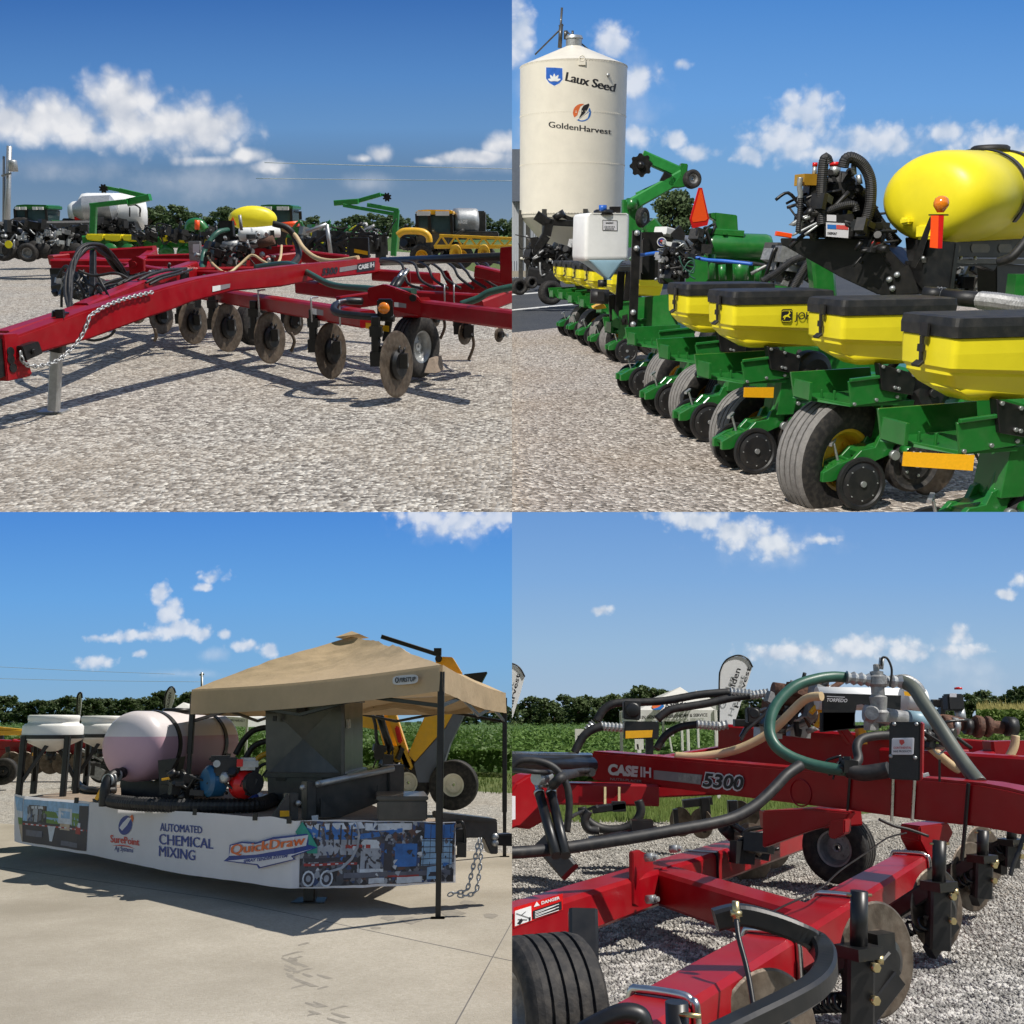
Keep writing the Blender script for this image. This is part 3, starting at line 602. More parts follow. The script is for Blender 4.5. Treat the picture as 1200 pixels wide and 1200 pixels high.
# front toolbar and frame bars : (from, to, width, height)
z1 = 1.06
def bars(name, lst, m=red):
    for a, b, w_, h_ in lst: A.add(name, MB().bar(p(*a), p(*b), w_, h_), m)
bars('toolbar_beam', [((431, 374, 15.05), (165, 331, 24.5), .26, .25), ((455, 361, 16.9), (497, 360, 16), .24, .3), ((495, 361, 16.1), (612, 376, 14.2), .26, .25)])
bars('frame_beam', [((352, 336, 20.5), (490, 352, 17.6), .24, .26), ((395, 356, 18), (486, 343, 18.2), .2, .24),
    ((440, 322, 22.4), (512, 327, 21.5), .25, .24), ((487, 349, 17.5), (560, 353, 17), .22, .24), ((495, 339, 19.5), (556, 346, 19), .2, .18),
    ((560, 360, 16.5), (608, 342, 17.5), .22, .22), ((520, 341, 19), (608, 331, 19), .2, .2),
    ((62, 312, 25), (232, 312, 25.5), .34, .34), ((74, 303, 27), (182, 296, 27), .34, .34), ((112, 306, 26), (205, 322, 23.5), .2, .2),
    ((86, 318, 24.8), (108, 299, 27), .2, .2), ((178, 297, 27), (150, 318, 24), .2, .2), ((128, 349, 20), (262, 306, 26), .25, .26),
    ((225, 322, 22), (350, 320, 22.5), .25, .3), ((238, 296, 25), (345, 296, 25), .26, .34), ((344, 299, 24.8), (420, 308, 24), .25, .28), ((232, 312, 25), (285, 300, 27), .2, .22),
    ((140, 341, 21), (178, 326, 23), .22, .24), ((560, 318, 17.5), (612, 330, 17), .2, .2)])
fp = P.vp(p(586, 300, 15), p(606, 300, 15)); mb = MB(); slab(mb, fp, [(586, 290), (612, 288), (612, 332), (586, 331)], .12); A.add('fold_plate', mb, red, bev=.01)
for q in ([(466, 320), (473, 313), (480, 318), (481, 332), (472, 342), (466, 338)], [(552, 330), (560, 322), (572, 323), (577, 338), (566, 344), (552, 343)], [(516, 318), (524, 317), (532, 333), (527, 340)], [(150, 306), (160, 300), (168, 304), (168, 318), (152, 322)]):
    f = P.vp(p(q[0][0], 330, 18.3), p(q[0][0]+30, 330, 18.3)); mb = MB(); slab(mb, f, q, .12); c = f(q[0][0]+7, q[0][1]+4, .001); mb.cyl(c, c+f.n*.02, .06, 12); A.add('lug_plate', mb, red, bev=.01)
f = P.vp(p(427, 340, 15.9), p(470, 345, 15.9)); mb = MB(); slab(mb, f, [(430, 338), (450, 333), (487, 346), (500, 360), (497, 371), (470, 366), (432, 352)], .2); A.add('hinge_box', mb, red, bev=.02)
c = f(484, 349, .02); A.add('hinge_pin', MB().cyl(c, c+f.n*.06, .055, 14), black)
for a in ((478, 316, 459, 344), (472, 318, 454, 345)):
    mb = MB(); q0, q1 = p(a[0], a[1], 17.6), p(a[2], a[3], 17.2); mb.cyl(q0.lerp(q1, .35), q1, .06, 12); mb.m = 1; mb.cyl(q0, q0.lerp(q1, .4), .035, 10); A.add('hydraulic_cylinder', mb, [black, chrome])
# coulters
cn = V((.92, -.40, .03)).normalized()
def coulter(px, py, r_px, d, nrm=cn, shank=True, arm=True, bartop=None):
    c = p(px, py, d); r = r_px*d/1200; ax, u, v2 = basis(nrm); mb = MB()
    mb.lathe(c+ax*.02, ax, [(.01, .06), (r*.36, .065), (r*.46, .03), (r*.46, -.01)], 18, sm=False)
    if arm:
        e = c+ax*.07; s0 = p(px-r_px*.62, py-r_px*.95, d+.1); s1 = p(px-r_px*.62, py+r_px*.05, d+.1)
        mb.bar(s0+V((0, 0, .22)), s1, .12, .12, (1, 0, 0)); mb.bar(s1+V((0, 0, .14)), e, .1, .11); mb.box(s0+V((0, 0, .02)), (.17, .17, .14)); mb.box(s1+V((0, 0, .1)), (.15, .15, .2))
        mb.box(c+ax*.09+V((0, 0, .05)), (.16, .12, .2)); mb.bar(c+ax*.1+V((0, 0, .1)), s1+V((0, 0, .25)), .05, .05)
        mb.coil(c+ax*.12+V((.02, 0, .18)), s1+V((0, 0, .34)), .05, .014, 6)
    mb.m = 1
    for k in range(5): mb.bolt(c+ax*.06+(u*math.cos(k*1.256)+v2*math.sin(k*1.256))*r*.24, ax, .016)
    mb.bolt(c+ax*.14, ax, .03)
    b = A.add('coulter', mb, [black, galv])
    m2 = MB(); m2.lathe(c, ax, [(.02, .012), (r*.93, .010), (r, 0), (r*.93, -.010), (.02, -.012)], 40, sm=False); A.add('disc', m2, discm, b)
for q in ((465, 427, 39, 14.35), (388, 411, 33, 16.1), (316.5, 396, 30, 18), (266.5, 384, 28, 19.6), (226.5, 378, 25, 21), (189, 371, 20, 23.4)): coulter(*q)
for q in ((344, 378, 15, 20.5), (255, 371, 14, 25), (545, 391, 13, 17.6), (510, 374, 9, 19), (585, 392, 9, 17), (161, 368, 11, 25)): coulter(*q, nrm=V((.8, -.6, 0)), arm=q[0] in (344, 545))
# knives behind the coulters
for q in ([(520, 373), (521, 384), (516, 397)], [(553, 391), (555, 405), (549, 422)], [(341, 390), (345, 400), (341, 412)], [(181, 385), (183, 393), (181, 400)]): A.add('knife', MB().tube([p(*a, 18) for a in q], .03, 6), discm)
# u-bolts on the toolbar
for x, y in ((303, 352), (365, 362), (398, 366)):
    d = (HU-1.1)*1200/(y-265); q = p(x, y, d-.16); mb = MB().tube([q+V((0, 0, -.2)), q+V((0, 0, .13)), q+V((0, .05, .16)), q+V((.05, .3, .16))], .014, 8, 4); A.add('u_bolt', mb, galv)
for x in (521, 532): q = p(x, 346, 16.6); A.add('u_bolt', MB().tube([q+V((0, 0, -.16)), q+V((0, 0, .14)), q+V((0, .25, .15))], .013, 8, 3), galv)
# gauge wheels, chock-like rear shoe
tyre(A, p(487, 406, 16.4), (.86, -.5, 0), .49, .34, galv, 'gauge_wheel')
tyre(A, p(298, 379, 20.8), (.86, -.5, 0), .44, .3, galv, 'gauge_wheel')
tyre(A, p(112, 344, 21), (.8, -.6, 0), .32, .3, galv, 'gauge_wheel')
# marker lamp on black bent arm, reflector
mb = MB(); d = 14.7; mb.tube([p(424, 353, 15.9), p(406, 353, 15.7), p(393, 358, 15.2), p(394, 366, 14.9), p(420, 370, d), p(462, 373, d-.1)], .055, 8, 5); A.add('lamp_arm', mb, black)
mb = MB(); mb.box(p(451.5, 361, d-.1), (.22, .12, .25)); lb = A.add('marker_lamp', mb, black, bev=.02)
c = p(450, 361, d-.17); A.add('lens', MB().lathe(c, (0, -1, 0), [(.082, 0), (.08, .03), (.055, .05), (.01, .058)], 24), amber, lb)
mb = MB(); f = P.vp(p(428, 380, d), p(458, 384, d-.1)); mb.poly([f(428.5, 378), (f(456, 382)), f(456, 389), f(428.5, 385)]); A.add('reflector', mb, reflect)
mb = MB(); mb.bar(p(457, 368, d), p(452, 400, d), .1, .1, (1, 0, 0)); A.add('lamp_post', mb, black)
# hose bundle hanging over the drawbar
for i in range(9):
    J = lambda k=3.5: random.uniform(-k, k)
    A.add('hydraulic_hose', MB().tube([p(86+J(6), 372, 15.4), p(80+J(5), 347+J(), 16), p(83+J(4), 318+J(), 16.5), p(92+J(3), 297+J(), 17), p(104+J(3), 288+J(3), 17.3), p(121+J(3), 293+J(4), 17.8), p(137+J(4), 310+J(4), 18.6), p(152+J(5), 326+J(3), 19.2), p(176+J(5), 333+J(3), 20), p(205+J(4), 330+J(3), 21)], random.uniform(.018, .03), 8), hoseb)
for q in ([(72, 360), (74, 338), (88, 330), (98, 345), (96, 366), (108, 372)], [(108, 345), (115, 333), (126, 345), (124, 360), (112, 366), (100, 355)], [(92, 317), (110, 323), (135, 320), (150, 326)], [(95, 395), (110, 399), (128, 394), (135, 386)], [(101, 332), (113, 338), (122, 352), (118, 366)]):
    A.add('hydraulic_hose', MB().tube([p(x, y, 16.6) for x, y in q], .022, 8), hoseb)
mb = MB(); mb.bar(p(109, 295, 17.5), p(109, 350, 16.6), .09, .09, (1, 0, 0)); A.add('hose_mast', mb, black); mb = MB(); mb.box(p(68, 322, 24.5), (.28, .2, .3)); mb.bar(p(65, 320, 24.5), p(65, 340, 24.3), .16, .16, (1, 0, 0)); mb.bar(p(64, 339, 24.2), p(90, 334, 24), .2, .2); A.add('wing_coulter', mb, black)
random.seed(21)
for i in range(16):                    # more lines strapped along the far beam and over the rear frame
    x = random.uniform(110, 200); y = 342-(x-110)*.22; k = random.uniform(-6, 5)
    A.add('hydraulic_hose', MB().tube([p(x-18, y+k+6, 18.5), p(x-4, y+k-1, 18.8), p(x+14, y+k-6, 19.4), p(x+32+random.uniform(-4, 6), y-10+k*.5, 20.5)], random.uniform(.018, .032), 7), hoseb)
for i in range(12):
    x = random.uniform(66, 110); y = random.uniform(318, 352)
    A.add('hydraulic_hose', MB().tube([p(x, y, 17.5), p(x+random.uniform(4, 12), y-random.uniform(4, 16), 17.4), p(x+random.uniform(12, 24), y+random.uniform(-4, 10), 17.2), p(x+random.uniform(14, 30), y+random.uniform(6, 22), 17)], random.uniform(.015, .026), 7), hoseb)
bars('frame_beam', [((90, 316, 24.6), (206, 318, 24.4), .22, .2), ((168, 306, 26), (235, 304, 26), .26, .3), ((60, 305, 26.5), (84, 302, 27), .24, .24), ((205, 322, 22.5), (262, 325, 21.6), .24, .26), ((262, 312, 22.8), (350, 302, 24), .24, .26), ((120, 334, 22), (180, 338, 21), .2, .22)])
clutter_spec = ((232, 300, 286, 312, 22.6, 60, 81), (150, 225, 318, 338, 20.6, 50, 82), (66, 108, 322, 350, 20.5, 40, 83), (100, 240, 340, 356, 20, 36, 84))
# valve and cooler stack over the frame
K = 23.5
mb = MB(); mb.box(p(229, 294, K), (.25, .16, .42)); bx = A.add('control_box', mb, steelc, bev=.01)
mb = MB(); f = P.vp(p(223, 294, K-.09), p(240, 294, K-.09)); mb.poly([f(226, 286), f(233.5, 286), f(233.5, 296), f(226, 296)]); A.add('label_plate', mb, vinyl, bx)
mb = MB(); mb.lathe(p(279, 275, K), (1, .1, .02), [(.02, 0), (.13, .03), (.15, .1), (.15, .55), (.13, .62), (.02, .66)], 20); mb.cyl(p(294, 274, K), p(327, 271, K+.3), .13, 16); A.add('cooler_tank', mb, wplast)
mb = MB(); mb.box(p(284, 283, K+.5), (1.2, .3, .3)); mb.box(p(266, 268, K), (.3, .2, .34)); A.add('valve_box', mb, satin, bev=.01)
mb = MB()
for x0, y0, x1, y1, r in ((237, 292, 262, 291, .06), (262, 289, 280, 287, .11), (292, 288, 305, 284, .08), (283, 270, 281, 252, .035), (245, 296, 250, 280, .04)): mb.cyl(p(x0, y0, K-.2), p(x1, y1, K-.2), r, 12)
A.add('pump', mb, steelc)
mb = MB(); mb.cyl(p(303, 286, K-.3), p(321, 281, K-.3), .1, 12); A.add('manifold', mb, rustm); mb = MB(); mb.cyl(p(240, 291, K-.25), p(256, 290.5, K-.25), .065, 12); A.add('manifold', mb, rustm)
random.seed(3)
mb = MB()
for i in range(26):
    x = random.uniform(238, 330); y = random.uniform(272, 306); mb.box(p(x, y, K+random.uniform(-.2, .3)), (random.uniform(.05, .2), .1, random.uniform(.05, .2)), random.random())
A.add('valve_block', mb, satin)
for i in range(18): x = random.uniform(240, 325); y = random.uniform(268, 304); A.add('fitting', MB().cyl(p(x, y, K-.3), p(x+random.uniform(-3, 5), y+random.uniform(-3, 3), K-.35), random.uniform(.02, .05), 8), galv)
A.add('water_hose', MB().tube([p(270, 269, K), p(256, 272, K-.4), p(245, 284, K-.6), p(238, 300, K-.8), p(238, 318, K-1.4), p(243, 328, K-2)], .055), ghose)
A.add('water_hose', MB().tube([p(300, 313, 21.7), p(330, 309, 20.8), p(345, 311, 20), p(365, 322, 19), p(390, 334, 18.2), p(430, 338, 17.2), p(485, 342, 16)], .055), ghose)
A.add('vapour_hose', MB().tube([p(241, 296, K-.6), p(250, 310, 22.2), p(266, 320, 21.6), p(280, 311, 21.8), p(295, 299, 22), p(308, 306, 21.8), p(320, 311, 21.6), p(328, 304, 22), p(330, 288, K-.3)], .028), those)
A.add('vapour_hose', MB().tube([p(330, 268, K), p(345, 275, K), p(355, 290, 23), p(370, 302, 22.4), p(390, 306, 22), p(420, 302, 21.6)], .05), those)
A.add('water_hose', MB().tube([p(320, 262, K), p(338, 268, K), p(347, 283, K), p(350, 300, 23), p(340, 312, 22)], .07), hoseb)
for i in range(9):
    x = 450+i*15; A.add('hydraulic_hose', MB().tube([p(446, 305+i*.6, 20), p(x, 304+random.uniform(0, 3), 19), p(x+20, 312+random.uniform(-4, 8), 18), p(x+28, 326+random.uniform(-2, 6), 17.6), p(x+45, 338, 17.4)], .024, 7), hoseb)
A.add('hydraulic_cylinder', MB().cyl(p(448, 306, 20), p(590, 301, 16), .07, 12), black)
A.add('water_hose', MB().tube([p(540, 357, 15.6), p(560, 350, 15.6), p(575, 342, 15.6), p(608, 335, 15.6)], .055), ghose)
mb = MB()
for i in range(30):
    x = random.uniform(355, 445); y = random.uniform(266, 300); mb.tube([p(x, y, 26), p(x+random.uniform(-12, 12), y+random.uniform(-12, 6), 26), p(x+random.uniform(-22, 22), y+random.uniform(-2, 14), 26)], random.uniform(.02, .05), 6, 4)
A.add('hose_cluster', mb, hoseb)
mb = MB()
for i in range(22): x = random.uniform(355, 450); y = random.uniform(272, 300); mb.box(p(x, y, 26.3), (random.uniform(.1, .4), .3, random.uniform(.08, .35)), random.random())
A.add('valve_block', mb, satin)
mb = MB(); mb.box(p(421, 290, 23), (.42, .2, .42)); A.add('marker_lamp', mb, satin, bev=.01)
mb = MB(); f = P.vp(p(414, 294, 22.85), p(432, 294, 22.85)); mb.poly([f(415, 291.5), f(431, 294.5), f(431, 299), f(415, 296)]); A.add('reflector', mb, reflect)
for a in ((359, 272, 383, 263), (383, 263, 388, 300)): A.add('boom_pipe', MB().cyl(p(a[0], a[1], 25.6), p(a[2], a[3], 25.6), .05, 8), galv)
mb = MB(); f = P.vp(p(364, 366, 15.3+1.1), p(380, 368, 15.3+.7), .16); mb.poly([f(365, 361), f(371, 362), f(371, 369), f(365, 368)]); mb.m = 1; mb.poly([f(371, 362), f(379, 363.5), f(379, 370), f(371, 369)]); A.add('warning_decal', mb, [wpaint, greyd])
mb = MB(); f = P.vp(p(462, 357, 15.75), p(480, 360, 15.75)); mb.poly([f(462, 354), f(467, 354.5), f(467, 360), f(462, 359.5)]); mb.m = 1; mb.poly([f(467, 354.5), f(476, 356), f(476, 361), f(467, 360)]); A.add('warning_decal', mb, [wpaint, greyd])
mb = MB().prism([p(497, 437, 15.6), p(511, 437, 15.7), p(508, 420, 15.8), p(503, 420, 15.8)], V((.1, .35, 0))); o = mb.build('wheel_chock', wood, P, base=g(503, 440)); tag(o, 'weathered wooden block wedged behind the gauge wheel of the red applicator', 'wheel chock')
# ---------------------------------------------------------------- machines parked behind
def clutter(T, name, P, x0, x1, y0, y1, d, n, mats, s=.2, seed=1):
    random.seed(seed)
    mb = MB()
    for i in range(n):
        x, y = random.uniform(x0, x1), random.uniform(y0, y1); c = P.p(x, y, d+random.uniform(-s, s)); k = random.random()
        mb.m = random.randrange(len(mats))
        if k < .4: mb.box(c, (random.uniform(.2, 1)*s, random.uniform(.2, 1)*s, random.uniform(.2, 1)*s), random.random(), random.random()*.5)
        elif k < .75: mb.tube([c, c+V((random.uniform(-1, 1), random.uniform(-.3, .3), random.uniform(-.6, .9)))*s, c+V((random.uniform(-1.5, 1.5), 0, random.uniform(-1, 1)))*s], random.uniform(.05, .14)*s, 6, 4)
        else: mb.cyl(c, c+V((random.uniform(-1, 1), random.uniform(-1, 1), random.uniform(-1, 1)))*s*.5, random.uniform(.1, .35)*s, 10)
    return T.add(name, mb, mats)
for a in clutter_spec: clutter(A, 'valve_block', P, a[0], a[1], a[2], a[3], a[4], a[5], [black, satin, hoseb, steelc, black], .22, a[6])
# utility pole and wires
U = Thing(P, 'utility_pole', 'pale tall utility pole with a transformer can at the far left edge', 'utility pole', g(9, 300))
U.add('pole', MB().cyl(p(7, 300, 70), p(11, 171, 70), .22, 12, .16), galv)
U.add('pole', MB().cyl(p(4, 300, 70), p(4.5, 183, 70), .08, 8), steelc)
U.add('transformer', MB().lathe(p(16, 201, 69.6), (0, 0, 1), [(.02, 0), (.28, 0), (.28, .6), (.24, .7), (.02, .72)], 16), galv)
U.add('crossarm', MB().bar(p(2, 206, 69.7), p(13, 203, 69.7), .12, .12), steelc)
for a, b in (((310, 190.5), (606, 198)), ((300, 209), (606, 212))):
    o = MB().tube([p(*a, 200), p((a[0]+b[0])/2, (a[1]+b[1])/2+.3, 200), p(*b, 200)], .06, 5).build('power_line', wpaint, P, base=p(*b, 200)); tag(o, '%s thin power line crossing the sky above the distant trees' % ('upper' if a[1] < 200 else 'lower'), 'power line')
# black row-crop planter with grey arms, far left
B = Thing(P, 'row_planter', 'black folded row planter with grey arms and small tyres at the far left', 'farm implement', g(45, 303))
B.add('toolbar_beam', MB().bar(p(-4, 270, 50), p(104, 268, 54), .8, .8), black)
for i, x in enumerate((8, 30, 48, 67, 86)):
    mb = MB(); mb.bar(p(x-8, 270, 50), p(x+2, 286, 49.5), .18, .3); mb.bar(p(x+2, 286, 49.5), p(x+8, 292, 49.3), .16, .22); mb.cyl(p(x-6, 284, 49.6), p(x, 272, 49.5), .12, 8); r_ = B.add('row_unit', mb, [steelc])
    mb = MB(); c = p(x+4, 294, 49); mb.lathe(c, (.3, -1, 0), [(.05, -.12), (.34, -.14), (.36, 0), (.34, .14), (.05, .12)], 18); c = p(x-7, 293, 49.4); mb.lathe(c, (.3, -1, 0), [(.05, -.15), (.4, -.2), (.44, 0), (.4, .2), (.05, .15)], 18); B.add('press_wheel', mb, rubber, r_)
tyre(B, p(33, 296, 48.5), (.2, -1, 0), .42, .5, steelc); tyre(B, p(4, 293, 49), (.2, -1, 0), .5, .5, steelc)
clutter(B, 'hydraulic_hose', P, -2, 102, 262, 290, 50, 130, [black, hoseb, satin], .55, 5); clutter(B, 'fitting', P, 2, 100, 268, 288, 49, 40, [galv, steelc], .3, 6)
c = p(10, 286.5, 48); B.add('warning_disc', MB().lathe(c, (0, -1, 0), [(.02, .02), (.17, .02), (.17, -.02), (.02, -.02)], 20, sm=False), yellow)
# tractors
def cab(T, x0, x1, y0, y1, d, roof, glassm=glass):
    mb = MB(); dx = 0; f = P.vp(p(x0, 250, d), p(x1, 250, d)); W = x1-x0
    slab(mb, f, [(x0+W*.02, y0+6), (x1-W*.02, y0+6), (x1-W*.06, y1), (x0+W*.08, y1)], 1.8); T.add('cab_glazing', mb, glassm, bev=.05)
    mb = MB(); slab(mb, f, [(x0-1, y0+5.5), (x0+1, y0+1), (x0+W*.3, y0), (x1-2, y0+.6), (x1+1, y0+3), (x1+1, y0+6)], 2, .15); T.add('roof', mb, roof, bev=.08)
    for k in (.03, .36, .95):
        mb = MB(); x = x0+W*k; mb.bar(f(x, y0+5, .05), f(x+W*.03, y1, .05), .12, .12, (1, 0, 0)); T.add('cab_post', mb, black)
    mb = MB()
    for k in (.12, .3, .62, .8): mb.box(f(x0+W*k, y0+4.6, .2), (.25, .1, .16))
    T.add('work_light', mb, wpaint)
    mb = MB(); mb.box(f(x0+W*.5, y1-7, -1), (.6, .4, .9)); mb.cyl(f(x0+W*.35, y1-8, -.6), f(x0+W*.4, y1-4, -.6), .2, 10); T.add('seat', mb, satin, bev=.08)
C = Thing(P, 'tractor', 'green tractor with a glazed cab standing behind the black folded planter', 'tractor', g(40, 303))
cab(C, 16, 56, 239.5, 268, 60, green)
mb = MB(); f = P.vp(p(20, 265, 60.5), p(60, 265, 60.5)); slab(mb, f, [(20, 262), (52, 258), (62, 258), (64, 272), (20, 276)], 2); C.add('body', mb, green, bev=.1)
tyre(C, p(28, 278, 60), (.2, -1, 0), 1.1, .7, yel2); tyre(C, p(58, 280, 62), (.2, -1, 0), .9, .6, yel2)
C = Thing(P, 'tractor', 'green tractor with a dark cab partly hidden behind the yellow spray tank', 'tractor', g(330, 300))
cab(C, 303, 343, 239.5, 268, 48, green)
mb = MB(); f = P.vp(p(300, 265, 48.2), p(350, 265, 48.2)); slab(mb, f, [(300, 262), (352, 264), (352, 280), (300, 284)], 1.6); C.add('body', mb, green, bev=.1)
mb = MB(); mb.box(p(352, 252.5, 47.5), (.12, .1, .36)); mb.bar(p(345, 248, 47.8), p(352, 249, 47.5), .05, .05); C.add('mirror', mb, black)
mb = MB(); mb.cyl(p(328, 264, 46), p(350, 262, 46), .12, 10); C.add('warning_lamp', mb, orange)
tyre(C, p(320, 282, 48.5), (.1, -1, 0), .9, .6, yel2); tyre(C, p(346, 283, 48.5), (.1, -1, 0), .8, .6, yel2)
# white tank trailer with green boom
W_ = Thing(P, 'tank_trailer', 'white and grey tank trailer with railings beside the green folding arm', 'tank trailer', g(125, 300))
W_.add('tank', MB().lathe(p(80, 250.5, 62), (1, .18, .03), [(.05, 0), (.5, .08), (.68, .35), (.72, .9), (.72, 1.2)], 24, cap=False).lathe(p(92, 248, 62.3), (1, .18, .0), [(.6, 0), (1.0, .3), (1.05, .6), (1.05, 3.4), (.95, 3.7), (.05, 3.85)], 28), wplast)
W_.add('hopper', MB().lathe(p(99, 246, 61), (1, .2, .05), [(.3, -.6), (.75, 0), (.75, 1.5), (.3, 1.8)], 20, sm=False), galv)
mb = MB()
for x in (106, 117, 128): mb.cyl(p(x, 256, 61), p(x, 231, 61), .05, 6)
mb.cyl(p(106, 231.5, 61), p(128, 231, 61), .05, 6); mb.cyl(p(106, 238, 61), p(128, 238, 61), .05, 6)
for x in (152, 164): mb.cyl(p(x, 254, 61), p(x, 243, 61), .04, 6)
mb.tube([p(150, 241, 61), p(158, 240, 61), p(164, 244, 61), p(164, 250, 61)], .05, 6); W_.add('railing', mb, black)
mb = MB(); mb.bar(p(78, 262, 62), p(162, 266, 62), 1.2, .6); mb.box(p(120, 272, 62), (3.4, 1.2, .7)); W_.add('chassis', mb, black, bev=.04)
mb = MB(); mb.bar(p(88, 256, 61), p(103, 254.5, 61), .2, .2); W_.add('warning_strip', mb, redref)
tyre(W_, p(86, 285, 61), (.1, -1, 0), .75, .5, steelc); tyre(W_, p(140, 283, 61), (.1, -1, 0), .8, .5, steelc)
clutter(W_, 'hydraulic_hose', P, 108, 160, 258, 282, 60.5, 70, [black, satin, hoseb], .5, 9)
# green planter with yellow hoppers behind the applicator
D = Thing(P, 'seed_planter', 'green planter with a row of yellow seed boxes and two folded marker arms', 'planter', g(180, 300))
dd = 46
D.add('toolbar_beam', MB().bar(p(98, 283, dd), p(258, 284, dd+1), .5, .5), green)
for i, (x0, x1, y) in enumerate(((100, 122, 274), (121.5, 143, 274.3), (143, 170, 274.8), (187, 207, 275.5), (208.5, 219, 277), (228, 254, 277.5))):
    f = P.vp(p(x0, 280, dd-.3), p(x1, 280, dd-.3)); mb = MB(); slab(mb, f, [(x0, y), (x1-.5, y+.4), (x1-1, y+6.5), (x1-6, y+8.5), (x0+3, y+8), (x0, y+6)], .6); bx = D.add('seed_box', mb, yellow, bev=.05)
    mb = MB(); slab(mb, f, [(x0+1, y+7.5), (x0+7, y+8), (x0+9, y+17), (x0+3, y+17)], .4); c = f(x0+8, y+20); mb.lathe(c, (0, -1, 0), [(.05, -.05), (.34, -.06), (.34, .06), (.05, .05)], 16); D.add('row_unit', mb, [green], bx)
def arm(T, d, post, lst, tip, tmat=green2):
    for a, b, w_ in lst: T.add('marker_arm', MB().bar(p(*a, d), p(*b, d-.2), w_*.62, w_*.7), tmat)
    T.add('marker_post', MB().bar(p(*post[0], d), p(*post[1], d), .26, .26, (1, 0, 0)), tmat)
    c = p(*tip, d-.3); pts = []
    for k in range(24): rr = .2 if k % 3 else .13; pts.append(c+V((rr*math.cos(k*.2618), 0, rr*math.sin(k*.2618))))
    T.add('marker_disc', MB().prism(pts, V((0, .08, 0))), black)
arm(D, 48, ((108.5, 281), (110, 241)), [((106, 241, ), (150, 236), .3), ((150, 237), (176, 231), .42), ((175, 231), (140, 223), .3), ((140, 223), (120, 219), .22)], (121, 221))
arm(D, 48, ((461, 300), (465, 246)), [((467, 246.5), (430, 240), .26), ((462, 251), (402, 240.5), .22), ((392, 238), (420, 236), .34), ((418, 236), (446, 228), .26), ((446, 228), (452, 229), .16)], (453.5, 231))
clutter(D, 'hydraulic_hose', P, 160, 250, 270, 284, 45.5, 60, [black, hoseb, satin], .45, 12)
mb = MB(); mb.cyl(p(231, 269, 44), p(231, 258, 44), .1, 10); D.add('beacon', mb, orange)
mb = MB(); mb.tube([p(222, 270, 44.5), p(224, 263, 44.5), p(233, 262, 44.5), p(240, 270, 44.5)], .22, 8); D.add('hose_reel', mb, green)
D.add('spray_tank', MB().lathe(p(296, 256, 42), (.35, -1, 0), [(.02, -1), (.36, -.95), (.46, -.7), (.48, .3), (.44, .5), (.30, .62), (.02, .66)], 32, sx=1.9, su=(1, .35, 0)), yellow)
f = P.vp(p(268, 255, 40), p(285, 255, 40)); D.add('slow_sign', MB().prism([f(273, 254), f(277, 264), f(266.5, 264)], -f.n*.03), orange)
# yellow self-propelled sprayer
S = Thing(P, 'sprayer', 'yellow and black self propelled sprayer with silver tank and folded truss boom', 'sprayer', g(520, 309))
cab(S, 487, 531, 245.5, 277, 40, yel2)
mb = MB(); mb.lathe(p(532, 260, 41.5), (1, .25, 0), [(.05, -.1), (.5, 0), (.52, .15), (.52, .7), (.5, .9), (.05, 1)], 24); S.add('spray_tank', mb, galv)
mb = MB(); f = P.vp(p(537, 258, 40.7), p(548, 258, 40.8), .25); ptext(mb, f, 'HAGIE', (536.5, 262), (548, 262), 4, 4, .02, .2, .03); S.add('lettering', mb, wpaint)
mb = MB(); mb.box(p(556, 262, 42), (.9, 1, .95)); mb.box(p(545, 276, 41), (2.6, 1.4, .3)); mb.box(p(508, 282, 40.5), (1.2, 1.2, .6)); S.add('engine_hood', mb, dkgrey, bev=.05)
def truss(T, d, x0, x1, ya, yb, n, m):
    mb = MB(); mb.bar(p(x0+6, ya, d), p(x1, ya+4, d), .1, .1); mb.bar(p(x0, yb, d), p(x1, yb, d), .14, .14)
    for i in range(n):
        t0, t1 = i/n, (i+1)/n; X = lambda t: x0+(x1-x0)*t
        mb.bar(p(X(t0), yb, d), p(X((t0+t1)/2), ya+4*(t0+t1)/2, d), .07, .07); mb.bar(p(X((t0+t1)/2), ya+4*(t0+t1)/2, d), p(X(t1), yb, d), .07, .07)
    T.add('boom', mb, m)
truss(S, 38, 509, 608, 276, 289, 6, yel2); truss(S, 39, 418, 452, 276, 286, 4, yel2)
mb = MB(); mb.tube([p(466, 276, 38.5), p(474, 271, 38.5), p(494, 271.5, 38.5), p(502, 277, 38.5), p(503, 284, 38.5)], .12, 8); mb.bar(p(440, 274, 38.8), p(452, 292, 38.8), .12, .12); mb.bar(p(446, 273, 38.8), p(434, 290, 38.8), .1, .1); S.add('boom_lift', mb, yel2)
for x in (534, 567): c = p(x, 297, 37.8); S.add('wheel_shield', MB().lathe(c, (0, -1, 0), [(.16, 0), (.3, .04), (.32, 0), (.3, -.04), (.16, 0)], 20, sx=.7), yel2)
tyre(S, p(494, 300, 40), (.1, -1, 0), .45, .5, yel2); tyre(S, p(540, 300, 40.5), (.1, -1, 0), .48, .5, yel2); tyre(S, p(568, 300, 41), (.1, -1, 0), .42, .5, yel2)
clutter(S, 'chassis', P, 474, 530, 276, 298, 40.5, 60, [black, satin, dkgrey], .5, 15)
H_ = Thing(P, 'farm_implement', 'dark folded implement with yellow trim parked between the tractor and green arm', 'farm implement', g(400, 300))
H_.add('frame', MB().bar(p(352, 282, 34), p(440, 290, 33), .4, .4), black)
clutter(H_, 'row_unit', P, 355, 445, 268, 294, 33, 90, [black, satin, steelc, yellow, green], .38, 17)
